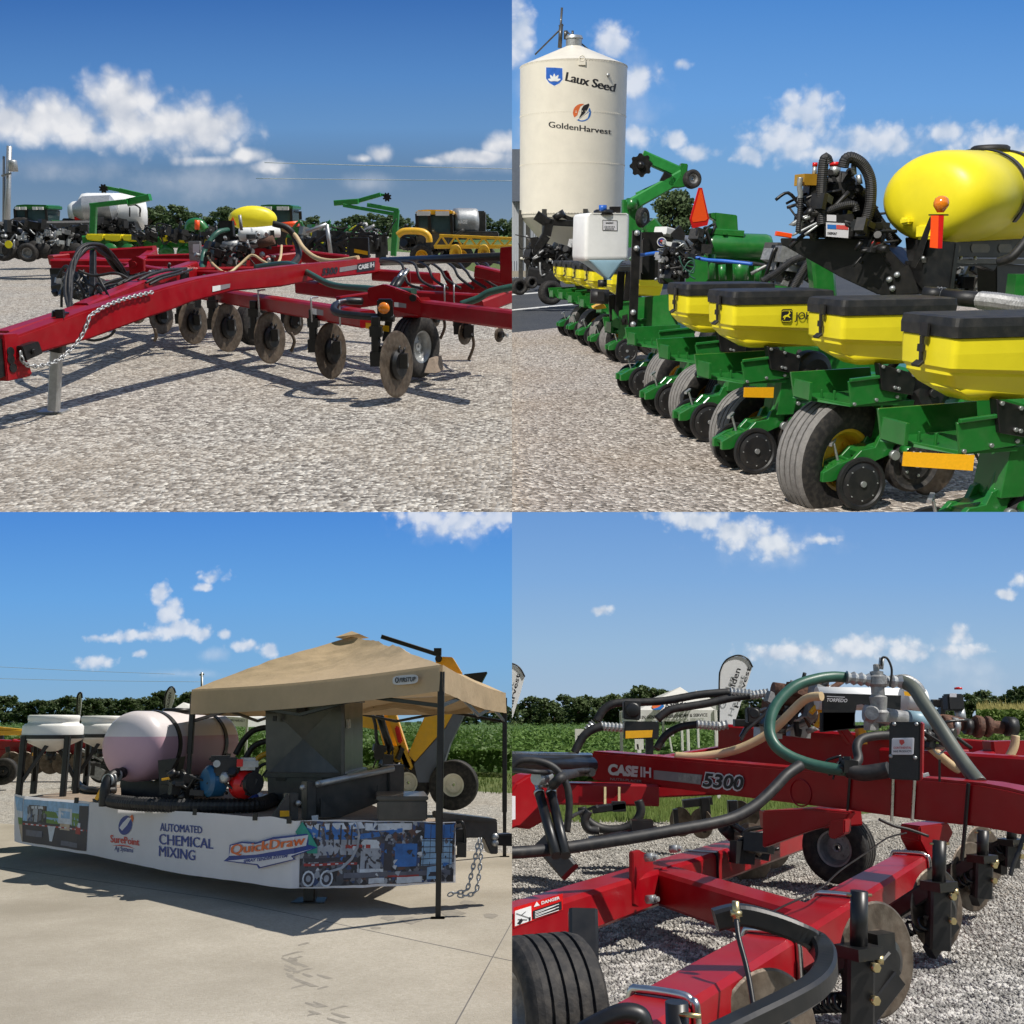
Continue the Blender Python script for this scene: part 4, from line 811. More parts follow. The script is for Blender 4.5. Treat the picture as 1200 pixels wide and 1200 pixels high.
# ================================================================ upper right: grain bin and corn planter
P = TR; p = P.p; g = P.g
# ---- shed
Sh = Thing(P, 'shed', 'pale ribbed metal shed with a slate blue roof behind the cream seed bin', 'shed', g(600, 340))
def gp(x, d, z): return V(((x-600)/1200*d, d, z))
mb = MB()
for i in range(60):
    x = -2.0+i*.16; mb.box((x, 72+.25*x, 2.3), (.09, .08, 5.4), .24)
mb.bar((-3, 71.9, 2.2), (7.6, 74.5, 2.2), .06, 5.6); Sh.add('wall', mb, siding)
mb = MB(); mb.prism([(-3, 71.5, 5.0), (2.2, 71.5, 5.0), (1.2, 71.5, 8.3), (-3, 71.5, 8.3)], V((.6, 2.4, 0))); Sh.add('roof', mb, roofm)
Sh.add('wainscot', MB().bar((-3, 71.7, .5), (7.6, 74.3, .5), .1, 1.2), roofm)
o = MB().box(gp(610, 62, .55), (1.3, .5, .34), .1).build('stone_block', concrete, P, base=gp(610, 62, 0)); tag(o, 'pale low concrete block lying in front of the ribbed metal shed', 'block')
# ---- grain bin
DB = 52; cB = p(669, 300, DB); cB.z = 0; RB = 58.2*DB/1200
zt = P.p(670, 77, DB-RB*.2).z; zb = P.p(670, 250, DB-RB).z; zk = P.p(673, 52, DB).z
B = Thing(P, 'grain_bin', 'tall cream cylindrical seed bin with a cone top and printed logos on steel legs', 'grain bin', cB)
mb = MB(); pr = []
for i in range(25):
    z = zb+(zt-zb)*i/24; pr.append((RB, z))
mb.lathe(cB, Z, pr, 128, cap=False)
for k in (.33, .66): mb.lathe(cB, Z, [(RB, zb+(zt-zb)*k-.03), (RB+.006, zb+(zt-zb)*k), (RB, zb+(zt-zb)*k+.03)], 64, cap=False)
for k in (.0, .33, .66, .985):
    for j in range(56):
        a = -math.pi+j*math.pi/56; c = cB+V((RB*math.cos(a), RB*math.sin(a), zb+(zt-zb)*k+.05)); mb.box(c, (.035, .035, .035), a)
B.add('wall', mb, cream)
B.add('roof', MB().lathe(cB, Z, [(RB+.01, zt-.03), (RB+.015, zt), (RB*.15, zk-.1)], 48, sm=False, cap=False), cream)
B.add('hopper', MB().lathe(cB, Z, [(RB-.02, zb), (RB*.98, zb-.15), (.28, 1.1), (.28, .9)], 48, sm=False, cap=False), cream)
B.add('roof_cap', MB().lathe(cB, Z, [(RB*.15, zk-.12), (RB*.15, zk+.22), (RB*.17, zk+.24), (RB*.15, zk+.36), (.02, zk+.38)], 24, sm=False), galv)
for i in range(8):
    a = i*math.pi/4+.2; c = cB+V((RB*math.cos(a), RB*math.sin(a), 0)); mb = MB().bar(c, c+V((0, 0, zb+.2)), .22, .22, (1, 0, 0)); B.add('leg', mb, dkgrey)
B.add('leg_ring', MB().ring(cB+V((0, 0, 1.6)), Z, RB, .07, 48, 6), cream)
cp = P.vp(p(600, 60, DB), p(700, 60, DB))
for q, r_ in (([(655.5, 56), (658.5, 9)], .05), ([(656, 56), (657.5, 30)], .09), ([(663, 46), (663, 36)], .09), ([(671, 46), (671, 36)], .05), ([(657, 32), (655, 36), (627, 64)], .035), ([(663, 36), (704, 70)], .03), ([(655, 31), (660, 29)], .05)):
    B.add('antenna', MB().tube([cp(*k) for k in q], r_*1.2, 6, 1), dkgrey)
def cylf(px, py, off=.01):
    k = P.dir(px, py); r = RB+off; a = k.x**2+k.y**2; b = -2*(k.x*cB.x+k.y*cB.y); c = cB.x**2+cB.y**2-r*r; t = (-b-math.sqrt(max(0, b*b-4*a*c)))/(2*a); return P.eye+k*t
mb = MB(); btext(mb, cylf, 'Laux Seed', (662.5, 94.5), (722, 108), 10.8, 9.8, .008, .18, .55, .95); B.add('lettering', mb, blk_ink)
mb = MB(); btext(mb, cylf, 'GoldenHarvest', (643, 149), (716.5, 157.5), 7, 6.5, .008, 0, .22); B.add('lettering', mb, blk_ink)
def shield(s, o, x0=649.5, y0=79): return [cylf(x0+a*s, y0+b*s, o) for a, b in ((-9.5, 0), (0, 0.2), (9.5, 1), (9.7, 14), (6, 18.5), (0, 21.5), (-6, 18), (-9.6, 13))]
mb = MB().poly([cylf(649.5+(a)*1.12, 78+b*1.1, .006) for a, b in ((-9.5, 0), (0, .2), (9.5, 1), (9.7, 14), (6, 18.5), (0, 21.5), (-6, 18), (-9.6, 13))]); B.add('emblem', mb, wpaint)
mb = MB().poly(shield(1, .010)); B.add('emblem', mb, MAT['blue_plastic'])
mb = MB()
for a in (-1.25, -.6, 0, .6, 1.25):
    L = 9 if abs(a) < 1 else 8; c, s_ = math.sin(a), math.cos(a); cx, cy = 649.5, 95
    mb.poly([cylf(cx+u*s_+v*c, cy-v*s_+u*c, .014+.002*abs(a)) for u, v in ((0, 0), (1.7, L*.45), (1.2, L*.75), (0, L), (-1.2, L*.75), (-1.7, L*.45))])
B.add('emblem', mb, wpaint)
cx, cy, r_ = 682, 132, 10.6
def arc(a0, a1, n=14, rx=r_, ry=r_*.98): return [(cx+rx*math.cos(a0+(a1-a0)*i/n), cy-ry*math.sin(a0+(a1-a0)*i/n)) for i in range(n+1)]
sw = [(690.3, 121.5), (686, 123), (682, 126), (680.5, 131), (679, 136), (674.8, 139.5)]
mb = MB().poly([cylf(x, y, .006) for x, y in arc(math.pi*.42, math.pi*1.18)+[(676.5, 135), (678, 130), (680, 125)]]); B.add('emblem', mb, orange_ink)
mb = MB().poly([cylf(x, y, .009) for x, y in [(690, 121.2), (690.8, 123), (688.5, 128), (685, 133), (680, 137.5), (678.5, 138), (681, 133), (681.5, 127.5), (684, 123.5)]]); B.add('emblem', mb, blk_ink)
mb = MB().poly([cylf(x, y, .007) for x, y in [(691, 126), (688, 132), (682, 137), (676.5, 140.5)]+arc(math.pi*1.28, math.pi*2.12)]); B.add('emblem', mb, blue_ink)
mb = MB(); c0 = p(682, 73, DB-RB-.02); mb.box(c0+V((0, .05, 0)), (.32, .14, .22)); mb.ring(c0+V((0, 0, .16)), (0, 1, 0), .12, .03, 12); B.add('lifting_lug', mb, cream)
B.add('vent', MB().lathe(cylf(712.5, 88, 0), (0, -1, 0), [(.08, 0), (.08, .05), (.02, .06)], 12), galv)
# ---- dark planter parked by the bin
D = Thing(P, 'row_planter', 'black folded row planter with round tyres standing at the foot of the seed bin', 'farm implement', g(640, 356)); d = 38
for q, w_ in (([(628, 252), (643, 262), (640, 276), (631, 290), (628, 312)], .34), ([(626, 278), (628, 300), (640, 315), (660, 322)], .3), ([(655, 251), (672, 258)], .14), ([(640, 260), (672, 262)], .22)):
    pts = [p(x, y, d) for x, y in q]; mb = MB()
    for a, b in zip(pts, pts[1:]): mb.bar(a, b, w_, w_*1.1, (0, 1, 0))
    D.add('folding_arm', mb, black)
D.add('body', MB().bar(p(618, 322, d), p(652, 328, d), .7, .6), satin)
D.add('toolbar_beam', MB().bar(p(636, 296, d), p(682, 300, d), .35, .35), black)
D.add('cylinder', MB().cyl(p(653, 249, d), p(657, 256, d), .22, 12), black)
for x, y, r_ in ((645, 343, .40), (608, 336, .27), (622, 331, .2), (675, 350, .2)): tyre(D, p(x, y, d-1), (.35, -1, 0), r_*1.05, .42, black)
clutter(D, 'hydraulic_hose', P, 618, 672, 285, 318, d, 70, [black, hoseb, satin, steelc], .42, 31)
# ---- the planter itself
base = g(900, 470)
K = Thing(P, 'corn_planter', 'green row planter with yellow seed hoppers, spray tank and pump, filling the pinkish gravel yard', 'planter', base)
PH = R(15); cu, su = math.cos(PH), math.sin(PH)
rx = V((cu, su, 0)); ry = V((-su, cu, 0))
units = [(3.25, 7.11), (3.18, 9.23), (2.56, 10.75), (2.40, 12.55), (2.2, 14.3), (2.06, 16.3), (2.3, 21.0), (2.07, 22.8), (1.9, 24.4), (1.76, 26.0), (1.56, 27.0)]
def L(o, x, y, z): return o+rx*x+ry*y+Z*z
# one row unit, built at units[1], then copied
O1 = V((units[1][0], units[1][1], 0)); q_ = lambda x, y, z: L(O1, x, y, z)
class RT:                              # parts of one row unit share its origin
    def __init__(s, parent, o): s.par = parent; s.o = o
    def add(s, name, mb, mat, parent=None, bev=0, seg=2):
        ob = mb.build(name, mat, P, parent or s.par, s.o, bev, seg); return ob
mb = MB()
prof = [(-.36, .27), (-.36, .36), (-.22, .43), (-.06, .47), (.02, .55), (.16, .57), (.20, .66), (.30, .70), (.36, .60), (.34, .50), (.12, .42), (-.12, .33), (-.26, .27)]
mb.prism([q_(x, -.02, z) for x, z in prof], ry*.05); mb.prism([q_(x, .17, z) for x, z in prof], ry*.05)
mb.bar(q_(-.33, .10, .34), q_(-.1, .10, .43), .17, .05); mb.bar(q_(.02, .1, .50), q_(.33, .1, .60), .17, .06)
for i in range(4): mb.box(q_(-.28+i*.07, .1, .385+i*.022), (.03, .12, .03), PH)
mb.bar(q_(.30, .1, .52), q_(.42, .1, 1.10), .2, .16, (1, 0, 0)); mb.bar(q_(.36, .1, .62), q_(1.5, .12, .66), .16, .22)
mb.prism([q_(.24, -.06, .62), q_(.44, -.06, .62), q_(.5, -.06, 1.0), q_(.28, -.06, 1.0)], ry*.3)
unit = mb.build('row_unit', green, P, K.e, O1, .008, 1); unit.location = O1-base
U1 = RT(unit, O1)
mb = MB()                              # closing wheels, one each side of the arm
for y, x, nm in ((-.08, 0, 0), (.28, -.06, 0)):
    mb = MB(); c = q_(x, y, .25); ax = (ry*-1+Z*.1).normalized()
    mb.lathe(c, ax, [(.02, .035), (.15, .03), (.195, .014), (.21, .03), (.24, .028), (.248, 0), (.24, -.028), (.02, -.03)], 36, sm=False)
    w1 = U1.add('closing_wheel', mb, satin)
    mb = MB(); mb.cyl(c+ax*.03, c+ax*.055, .028, 10)
    a0, u0, v0 = basis(ax)
    for k in range(8): mb.bolt(c+a0*.028+(u0*math.cos(k*.785)+v0*math.sin(k*.785))*.155, a0, .007)
    U1.add('hub', mb, galv, w1)
mb = MB(); mb.tube([q_(-.13, .1, .40), q_(-.17, .1, .52), q_(-.2, .1, .60)], .013, 6); mb.bar(q_(-.26, .06, .60), q_(-.16, .16, .625), .035, .03); U1.add('lever', mb, galv)
for x, y, r_ in ((.60, .02, .27), (.72, .46, .27)):
    mb = MB(); c = q_(x, y, r_+.12); ax = -ry
    mb.lathe(c, ax, [(.03, .05), (r_*.55, .055), (r_*.6, .03), (r_*.78, .03), (r_*.9, .06), (r_, .03), (r_, -.06), (r_*.9, -.08), (.03, -.08)], 32, sm=False); gw = U1.add('gauge_wheel', mb, rubber)
    mb = MB()
    for k in range(5): a0, u0, v0 = basis(ax); mb.bolt(c+ax*.05+(u0*math.cos(k*1.256)+v0*math.sin(k*1.256))*r_*.42, ax, .014)
    mb.bolt(c+ax*.05, ax, .03); U1.add('hub', mb, galv, gw)
mb = MB(); c = q_(1.0, .25, .30); mb.lathe(c, -ry+rx*.1, [(.02, .01), (.28, .008), (.30, 0), (.28, -.008), (.02, -.01)], 32, sm=False); U1.add('opener_disc', mb, discm)
mb = MB(); mb.cyl(q_(.40, -.1, .56), q_(.40, -.22, .55), .045, 12); mb.m = 1; mb.cyl(q_(.40, -.22, .55), q_(.40, -.30, .545), .05, 12, .03); U1.add('pivot_knob', mb, [green, black])
mb = MB(); mb.cyl(q_(.33, -.05, .50), q_(.33, -.10, .50), .045, 12); mb.cyl(q_(.47, -.07, .74), q_(.47, -.1, .74), .02, 8); U1.add('pivot_bolt', mb, galv)
mb = MB()                              # channel tray under the hopper
mb.prism([q_(-.24, -.12, 1.20), q_(.28, -.12, 1.24), q_(.32, -.12, 1.02), q_(-.19, -.12, .98)], ry*.025); mb.prism([q_(-.55, .34, 1.24), q_(.28, .34, 1.26), q_(.32, .34, 1.06), q_(-.5, .34, 1.02)], ry*.025)
mb.prism([q_(-.50, .34, 1.04), q_(-.52, .34, 1.0), q_(-.19, -.10, .97), q_(-.19, -.10, 1.0)], rx*.5)
mb.box(q_(-.50, .2, 1.1), (.03, .28, .16), PH)
for i in range(3): mb.box(q_(-.42+i*.08, .22-i*.08, 1.05), (.02, .02, .1), PH)
mb.bar(q_(-.24, -.135, 1.215), q_(.28, -.135, 1.255), .03, .03)
tr = U1.add('tray', mb, green, bev=.006, seg=1)
mb = MB()
for x, z in ((-.17, 1.0), (.05, 1.03), (.26, 1.05)): mb.bolt(q_(x, -.12, z), -ry, .016)
U1.add('tray_bolt', mb, galv, tr)
mb = MB(); c = q_(.72, .1, 1.05); mb.lathe(c, -ry, [(.02, .09), (.14, .10), (.2, .07), (.22, .02), (.22, -.1), (.02, -.1)], 24, sm=False); mb.cyl(c-ry*.1, c-ry*.14, .04, 10); U1.add('seed_meter', mb, satin)
mb = MB(); mb.tube([q_(.46, .06, 1.1), q_(.36, -.02, .92), q_(.48, -.03, .8), q_(.42, .05, .66)], .018, 6); mb.tube([q_(.55, .12, 1.12), q_(.64, .1, .95), q_(.6, 0, .8)], .02, 6); U1.add('seed_tube', mb, hoseb)
mb = MB(); mb.prism([q_(.02, -.16, 1.36), q_(.42, -.16, 1.25), q_(.40, -.16, 1.06), q_(.08, -.16, 1.12)], ry*.08); hb = U1.add('hopper_bracket', mb, black, bev=.006, seg=1)
mb = MB()
for x, z in ((.06, 1.33), (.22, 1.29), (.38, 1.245), (.2, 1.14), (.24, 1.13)): mb.bolt(q_(x, -.16, z), -ry, .016)
U1.add('bracket_bolt', mb, galv, hb)
# hopper: tapered moulded box with a stepped belly
HX0, HX1, HY0, HY1, HZ = -.43, .70, -.24, .34, 1.80
mb = MB()
def hring(x0, x1, y0, y1, z, zx=None):   # rounded rectangle ring
    c = .045; pts = []
    for cx_, cy_, a in ((x1-c, y1-c, 0), (x0+c, y1-c, 90), (x0+c, y0+c, 180), (x1-c, y0+c, 270)):
        for k in (0, 30, 60, 90): pts.append((cx_+c*math.cos(R(a+k)), cy_+c*math.sin(R(a+k)), z))
    return [q_(x, y, zz if zx is None else zz+zx(x)) for x, y, zz in pts]
wav = lambda x: -.055*(1/(1+math.exp(-(x-.12)*16)))+.02
belly = lambda x: -.13*max(0, min(1, (x+.40)/.5))
rings = [hring(HX0+.02, HX1-.02, HY0+.02, HY1-.02, HZ), hring(HX0, HX1, HY0, HY1, HZ-.02), hring(HX0+.005, HX1, HY0, HY1, HZ-.12), hring(HX0+.012, HX1, HY0+.01, HY1, HZ-.235, wav), hring(HX0+.03, HX1, HY0+.045, HY1-.03, HZ-.265, wav),
         hring(HX0+.03, HX1, HY0+.05, HY1-.03, HZ-.285, wav), hring(HX0+.10, HX1-.02, HY0+.10, HY1-.08, HZ-.33, belly), hring(HX0+.3, HX1-.2, HY0+.16, HY1-.14, HZ-.46)]
for r0_, r1_ in zip(rings, rings[1:]): mb.rings([r0_, r1_], True, r1_ is rings[-1])
hop = U1.add('hopper', mb, yellow)
mb = MB(); rings = [hring(HX0-.01, HX1+.01, HY0-.012, HY1+.012, HZ-.012), hring(HX0-.014, HX1+.014, HY0-.016, HY1+.016, HZ+.06), hring(HX0-.005, HX1+.005, HY0-.008, HY1+.008, HZ+.115), hring(HX0+.03, HX1-.03, HY0+.03, HY1-.03, HZ+.125)]
mb.rings(rings, False, True); U1.add('lid', mb, lid, hop)
mb = MB(); x = HX0-.02; mb.bar(q_(x, .05, HZ+.07), q_(x, .05, HZ-.02), .13, .02, (1, 0, 0)); mb.bar(q_(x-.015, .05, HZ-.02), q_(x-.005, .05, HZ-.20), .04, .02, (1, 0, 0)); mb.bar(q_(x-.01, .05, HZ-.19), q_(x-.05, .05, HZ-.22), .08, .02); mb.box(q_(x-.015, .05, HZ-.1), (.02, .06, .05), PH); U1.add('latch', mb, satin, hop)
# the other row units
for i, (x, y) in enumerate(units):
    if i == 1: continue
    copy_part(unit, K.e, P, V((x, y, 0))-base, random.uniform(-.02, .02), ('hopper', 'hopper_bracket') if i in (4, 5) else ())
# badges on two hoppers: leaping animal on a dark shield, and lettering
for i, x in ((2, .17), (1, .30)):
    O = V((units[i][0], units[i][1], 0)); f = P.vp(L(O, 0, HY0, 1.6), L(O, 1, HY0, 1.6))
    c = P_ = L(O, x, HY0-.004, 1.665)
    def bp_(u, v, o): return L(O, x+u, HY0-.002-o, 1.672+v)
    mb = MB().poly([bp_(a*.062, b*.066, .004) for a, b in ((-.8, 1), (.8, 1), (1, .8), (1, -.7), (.7, -1), (-.7, -1), (-1, -.7), (-1, .8))]); K.add('badge', mb, blk_ink)
    mb = MB(); out = [(-.7, .66), (.7, .66), (.8, .55), (.8, -.6), (.6, -.78), (-.6, -.78), (-.8, -.6), (-.8, .55)]
    for a, b in zip(out, out[1:]+out[:1]): mb.bar(bp_(a[0]*.066, a[1]*.074, .007), bp_(b[0]*.066, b[1]*.074, .007), .002, .005)
    mb.poly([bp_(a*.05, b*.05, .008) for a, b in ((-.9, -.25), (-.5, .1), (.1, .2), (.45, .55), (.35, .85), (.55, .95), (.6, .65), (.9, .45), (.6, .35), (.45, -.05), (.85, -.35), (.7, -.45), (.2, -.2), (-.25, -.25), (-.45, -.75), (-.65, -.75), (-.5, -.2), (-.8, -.45))]); K.add('badge', mb, yellow)
    if i == 2:
        mb = MB(); vs, fs = tmesh('JOHN DEERE', 0, .012); b0 = len(mb.v)
        for a, b, _ in vs: mb.v.append(tuple(L(O, x+.10+a*.105, HY0-.008, 1.632+b*.105)))
        for t_ in fs: mb.face([b0+k for k in t_])
        K.add('lettering', mb, blk_ink)
# amber strips on two trays
for i, (x0, x1, y_, z0) in ((2, (-.20, .14, -.14, .93)), (0, (-.55, -.12, 0, .98))):
    O = V((units[i][0], units[i][1], 0)); mb = MB().prism([L(O, x0, y_, z0-.09), L(O, x1, y_-(.18 if i == 0 else 0), z0-.11), L(O, x1, y_-(.18 if i == 0 else 0), z0), L(O, x0, y_, z0+.01)], ry*.012); K.add('reflector', mb, reflect)
# ground tyres between the units
wa = (rx*.22-ry).normalized()
tyre(K, p(977, 536, 9.5), wa, .575, .40, yel2, 'ground_tyre', 4, tread)
tyre(K, p(880, 505, 11.6), wa, .50, .36, yel2, 'ground_tyre', 4, tread)
tyre(K, p(826, 470, 13.6), wa, .50, .36, yel2, 'ground_tyre', 4, tread)
tyre(K, p(792, 446, 15.6), wa, .50, .36, yel2, 'ground_tyre', 4, tread)
for x, y, d in ((725, 398, 21.6), (712, 390, 23.2), (697, 382, 25), (686, 376, 26.4)): tyre(K, p(x, y, d), wa, .42, .3, yel2, 'ground_tyre', 4, tread)
for x, y, d in ((925, 500, 11.4), (852, 462, 13.4)):
    tyre(K, p(x, y, d), wa, .32, .2, black, 'gauge_wheel')
# main beam, frame plates, posts
K.add('toolbar_beam', MB().bar(L(V((3.2, 6.4, 0)), 1.5, 0, .95), L(V((1.7, 27, 0)), 1.3, 0, .95), .3, .3), green)
mb = MB(); f = P.vp(p(725, 370, 16.4), p(780, 372, 16.0)); slab(mb, f, [(746, 349), (782, 345), (800, 397), (746, 398)], .35); K.add('frame_plate', mb, green, bev=.015)
f2 = P.vp(p(717, 370, 16.2), p(760, 372, 15.9)); mb = MB(); slab(mb, f2, [(725, 364), (744, 360), (746, 396), (724, 398)], .06); slab(mb, f2, [(717, 362), (727, 378), (727, 386), (717, 383)], .06); fpz = K.add('frame_plate', mb, green, bev=.01)
mb = MB(); slab(mb, f2, [(729, 370), (735, 368), (736, 380), (729, 381)], .02, .012); c = f2(731.5, 375.5, .02); mb.cyl(c, c+f2.n*.05, .03, 8); K.add('slot', mb, black)
for a, b, d, w_ in (((746, 270), (741.5, 384), 15.8, .13), ((738, 318), (735, 352), 16.2, .12), ((728, 318), (724, 378), 16.3, .12), ((720, 345), (722, 376), 16.4, .2)):
    mb = MB().bar(p(*a, d), p(*b, d), w_, .07, (0, 1, 0)); pb = K.add('post', mb, black)
mb = MB()
for x, y in ((746.5, 273), (746, 291), (742, 366), (741.8, 380)): c = p(x, y, 15.74); mb.lathe(c, (0, -1, 0), [(.045, 0), (.04, .03), (.01, .045)], 12)
K.add('post_bolt', mb, galv)
# white liquid tank with tapered bottom
d = 15.9; mb = MB()
def tk(y, x0, x1, dep, c=.06):
    a, b = p(x0+13, y, d), p(x1, y, d); w_ = (b.x-a.x); pts = []
    for cx_, cy_, an in ((w_-c, dep-c, 0), (c, dep-c, 90), (c, c, 180), (w_-c, c, 270)):
        for k in (0, 30, 60, 90): pts.append(a+rx*(cx_+c*math.cos(R(an+k)))+ry*(cy_+c*math.sin(R(an+k))))
    return pts
mb.rings([tk(249.5, 679, 738, .55, .05), tk(250.5, 675, 741, .62), tk(254, 673.5, 742, .64), tk(300, 672, 741, .64), tk(306, 673, 740.5, .64)], True, True)
wt = K.add('liquid_tank', mb, wplast); mb = MB(); mb.rings([tk(305, 673.5, 740, .63), tk(306, 677, 735, .6), tk(309, 681, 731.5, .5), tk(325, 697, 719, .2), tk(328, 700, 716, .18)], True, True); K.add('liquid', mb, blueliq, wt)
c = p(708, 249.5, d+.2); mb = MB(); mb.lathe(c-V((.0, 0, .03)), Z, [(.16, 0), (.16, .06), (.12, .08), (.02, .08)], 20); mb.m = 1; mb.cyl(c+V((-.03, -.1, .02)), c+V((-.03, -.1, .11)), .06, 12); mb.m = 0; mb.box(c+V((.16, 0, .05)), (.16, .12, .08)); K.add('cap', mb, [black, bluem], wt)
f = P.vp(tk(270, 672, 741.5, .64)[11], tk(270, 672, 741.5, .64)[12]); mb = MB(); mb.poly(pp(f, [(706, 257.5), (723.5, 258.3), (723.5, 270.5), (706, 270)], .006)); lb = K.add('label_plate', mb, vinyl, wt)
mb = MB()
for y, a, b in ((260.5, 710, 719), (265, 708.5, 721), (267.5, 709, 720)):
    for k in range(7): x = a+(b-a)*k/7; mb.poly(pp(f, [(x, y), (x+.9, y), (x+.9, y+1.5), (x, y+1.5)], .01))
for q in ([(706, 257.5), (723.5, 258.3), (723.5, 258.9), (706, 258.1)], [(706, 269.5), (723.5, 270), (723.5, 270.6), (706, 270.1)], [(706, 257.5), (706.6, 257.5), (706.6, 270), (706, 270)], [(723, 258.3), (723.6, 258.3), (723.6, 270.5), (723, 270.5)]): mb.poly(pp(f, q, .009))
K.add('label_print', mb, blk_ink, wt)
mb = MB(); mb.cyl(p(706, 328, d+.2), p(706, 336, d+.2), .07, 12); mb.cyl(p(692, 347, d-.1), p(713, 348, d-.1), .11, 12); mb.box(p(704, 347, d-.2), (.1, .1, .14)); K.add('drain_valve', mb, satin)
mb = MB(); mb.prism([p(694, 361, 16), p(706, 356, 16), p(711, 361, 16), p(700, 363, 16)], V((0, .2, .02))); K.add('drain_guard', mb, yel2)
# marker arm folded above the frame
def beams(name, lst, d, m):
    for a, b, w_, h_ in lst: K.add(name, MB().bar(p(*a, d), p(*b, d), w_, h_), m)
da = 22
beams('marker_arm', [((736, 242), (805, 203), .34, .26), ((746, 229), (792, 208), .12, .12), ((757, 185), (800, 204), .26, .22), ((753, 181), (762, 185), .2, .16)], da, green2)
mb = MB(); mb.bar(p(735.5, 290, da), p(736, 234, da), .26, .26, (1, 0, 0)); mb.bar(p(744, 290, da), p(744, 238, da), .3, .3, (1, 0, 0)); mb.cyl(p(741, 233, da-.2), p(741, 245, da-.2), .11, 12); mb.box(p(741, 236, da), (.24, .3, .12)); K.add('marker_post', mb, green)
mb = MB(); f = P.vp(p(790, 200, da-.2), p(810, 200, da-.2)); slab(mb, f, [(798, 191), (806.5, 192), (805, 206), (812, 217), (797, 220), (786, 220), (798, 206)], .25); K.add('marker_bracket', mb, green, bev=.015)
tyre(K, p(811, 210, da-.3), (.35, -1, .15), .185, .16, steelc, 'marker_wheel')
c = p(751, 193.5, da-.25); pts = [c+V(((.23 if k % 4 < 2 else .19)*math.cos(k*math.pi/16), 0, (.23 if k % 4 < 2 else .19)*math.sin(k*math.pi/16))) for k in range(32)]
mb = MB().prism(pts, V((.02, .06, 0))); mb.lathe(c, (0, -1, 0), [(.08, 0), (.07, .06), (.01, .08)], 12); K.add('marker_disc', mb, black)
beams('marker_link', [((776, 206), (790, 214), .14, .2)], da-.1, black)
tyre(K, p(753, 255, 20.8), (.8, -.6, 0), .19, .13, steelc, 'spare_wheel')
beams('frame_brace', [((751, 275), (768, 262), .12, .1), ((760, 262), (775, 280), .3, .3), ((750, 290), (762, 302), .3, .6)], 20.5, green)
# black control housings beside the tank
mb = MB(); mb.box(p(762, 300, 17.2), (.34, .4, .75)); mb.box(p(756, 300, 17), (.12, .3, .55)); K.add('control_box', mb, black, bev=.015)
f = P.vp(p(765, 290, 16.98), p(795, 290, 17.0)); c = f(775.5, 283.5, 0)
mb = MB(); mb.cyl(p(768, 284, 17.6), p(808, 286, 17.9), .14, 20); K.add('actuator', mb, steelc)
mb = MB()
for r_, m_, o in ((5.6, 0, .02), (4.6, 1, .026), (2.6, 2, .032)):
    mb.m = m_; mb.poly([f(775.5+r_*math.cos(k*.314), 283.5-r_*math.sin(k*.314), o) for k in range(20)])
K.add('round_badge', mb, [wpaint, dkblue, red_ink])
mb = MB(); mb.poly(pp(f, [(781, 283), (790, 284), (790, 289), (781, 288)], .02)); mb.poly(pp(f, [(795, 284), (798, 284), (798, 292), (795, 292)], .02)); K.add('label_plate', mb, wpaint)
K.add('cover', MB().bar(p(774, 270, 17.4), p(792, 275, 17.6), .3, .12), wpaint)
mb = MB(); mb.prism([p(786, 274, 17.3), p(797, 264, 17.3), p(803, 274, 17.3), p(802, 282, 17.3), p(790, 280, 17.3)], V((0, .2, 0))); K.add('cover', mb, satin)
mb = MB(); mb.box(p(787, 312, 15.5), (.36, .3, .5)); K.add('control_box', mb, satin, bev=.02)
clutter(K, 'wiring', P, 776, 808, 290, 326, 15.2, 34, [black, hoseb, satin, hoseb], .16, 41); clutter(K, 'plumbing', P, 768, 806, 282, 326, 15.1, 22, [galv, steelc], .09, 42)
for q in ([(800, 318), (806, 308), (811, 306), (814, 312), (808, 322), (815, 327)], [(796, 300), (800, 312), (812, 320), (813, 305), (806, 302)], [(790, 316), (797, 322), (800, 314), (795, 305)]): K.add('cable', MB().tube([p(x, y, 15) for x, y in q], .012, 6), rubber if q[0][0] == 790 else ghose)
K.add('air_line', MB().tube([p(751, 299, 16), p(775, 296, 15.6), p(800, 297.5, 15.4), p(825, 304, 15.2), p(850, 306, 15), p(882, 309.5, 14.8)], .026, 10), bluem)
K.add('air_line', MB().tube([p(815, 300, 15.6), p(840, 307, 15.4), p(870, 307, 15.2), p(905, 312, 14.8), p(930, 314, 14.4)], .024, 8), hoseb)
# air tank with valve box, slow-moving sign
mb = MB(); mb.lathe(p(826.5, 287, 17), (1, .08, -.03), [(.02, -.03), (.12, -.02), (.18, .03), (.2, .08), (.2, .98), (.18, 1.05), (.1, 1.09), (.02, 1.1)], 32); K.add('air_tank', mb, green)
f = P.vp(p(837, 260, 16.9), p(865, 260, 16.9)); mb = MB(); slab(mb, f, [(838, 249), (864, 252), (865, 271), (840, 270)], .3); slab(mb, f, [(831, 250), (838, 249), (840, 259), (832, 255)], .3); K.add('valve_box', mb, green, bev=.012)
mb = MB(); mb.bar(p(828, 271, 17), p(870, 274, 17), .25, .1); mb.box(p(849, 273, 16.86), (.06, .06, .05)); K.add('tank_strap', mb, green)
for x0, y0, x1, y1 in ((834, 298, 834, 327), (846, 310, 847, 328), (903, 300, 902, 330), (888, 312, 888, 330), (868, 306, 868, 328)): K.add('stand', MB().cyl(p(x0, y0, 16.6), p(x1, y1, 16.6), .06 if x0 != 868 else .13, 10), green)
K.add('frame_plate', MB().bar(p(805, 316, 17.6), p(930, 322, 17.2), .2, .5), green)
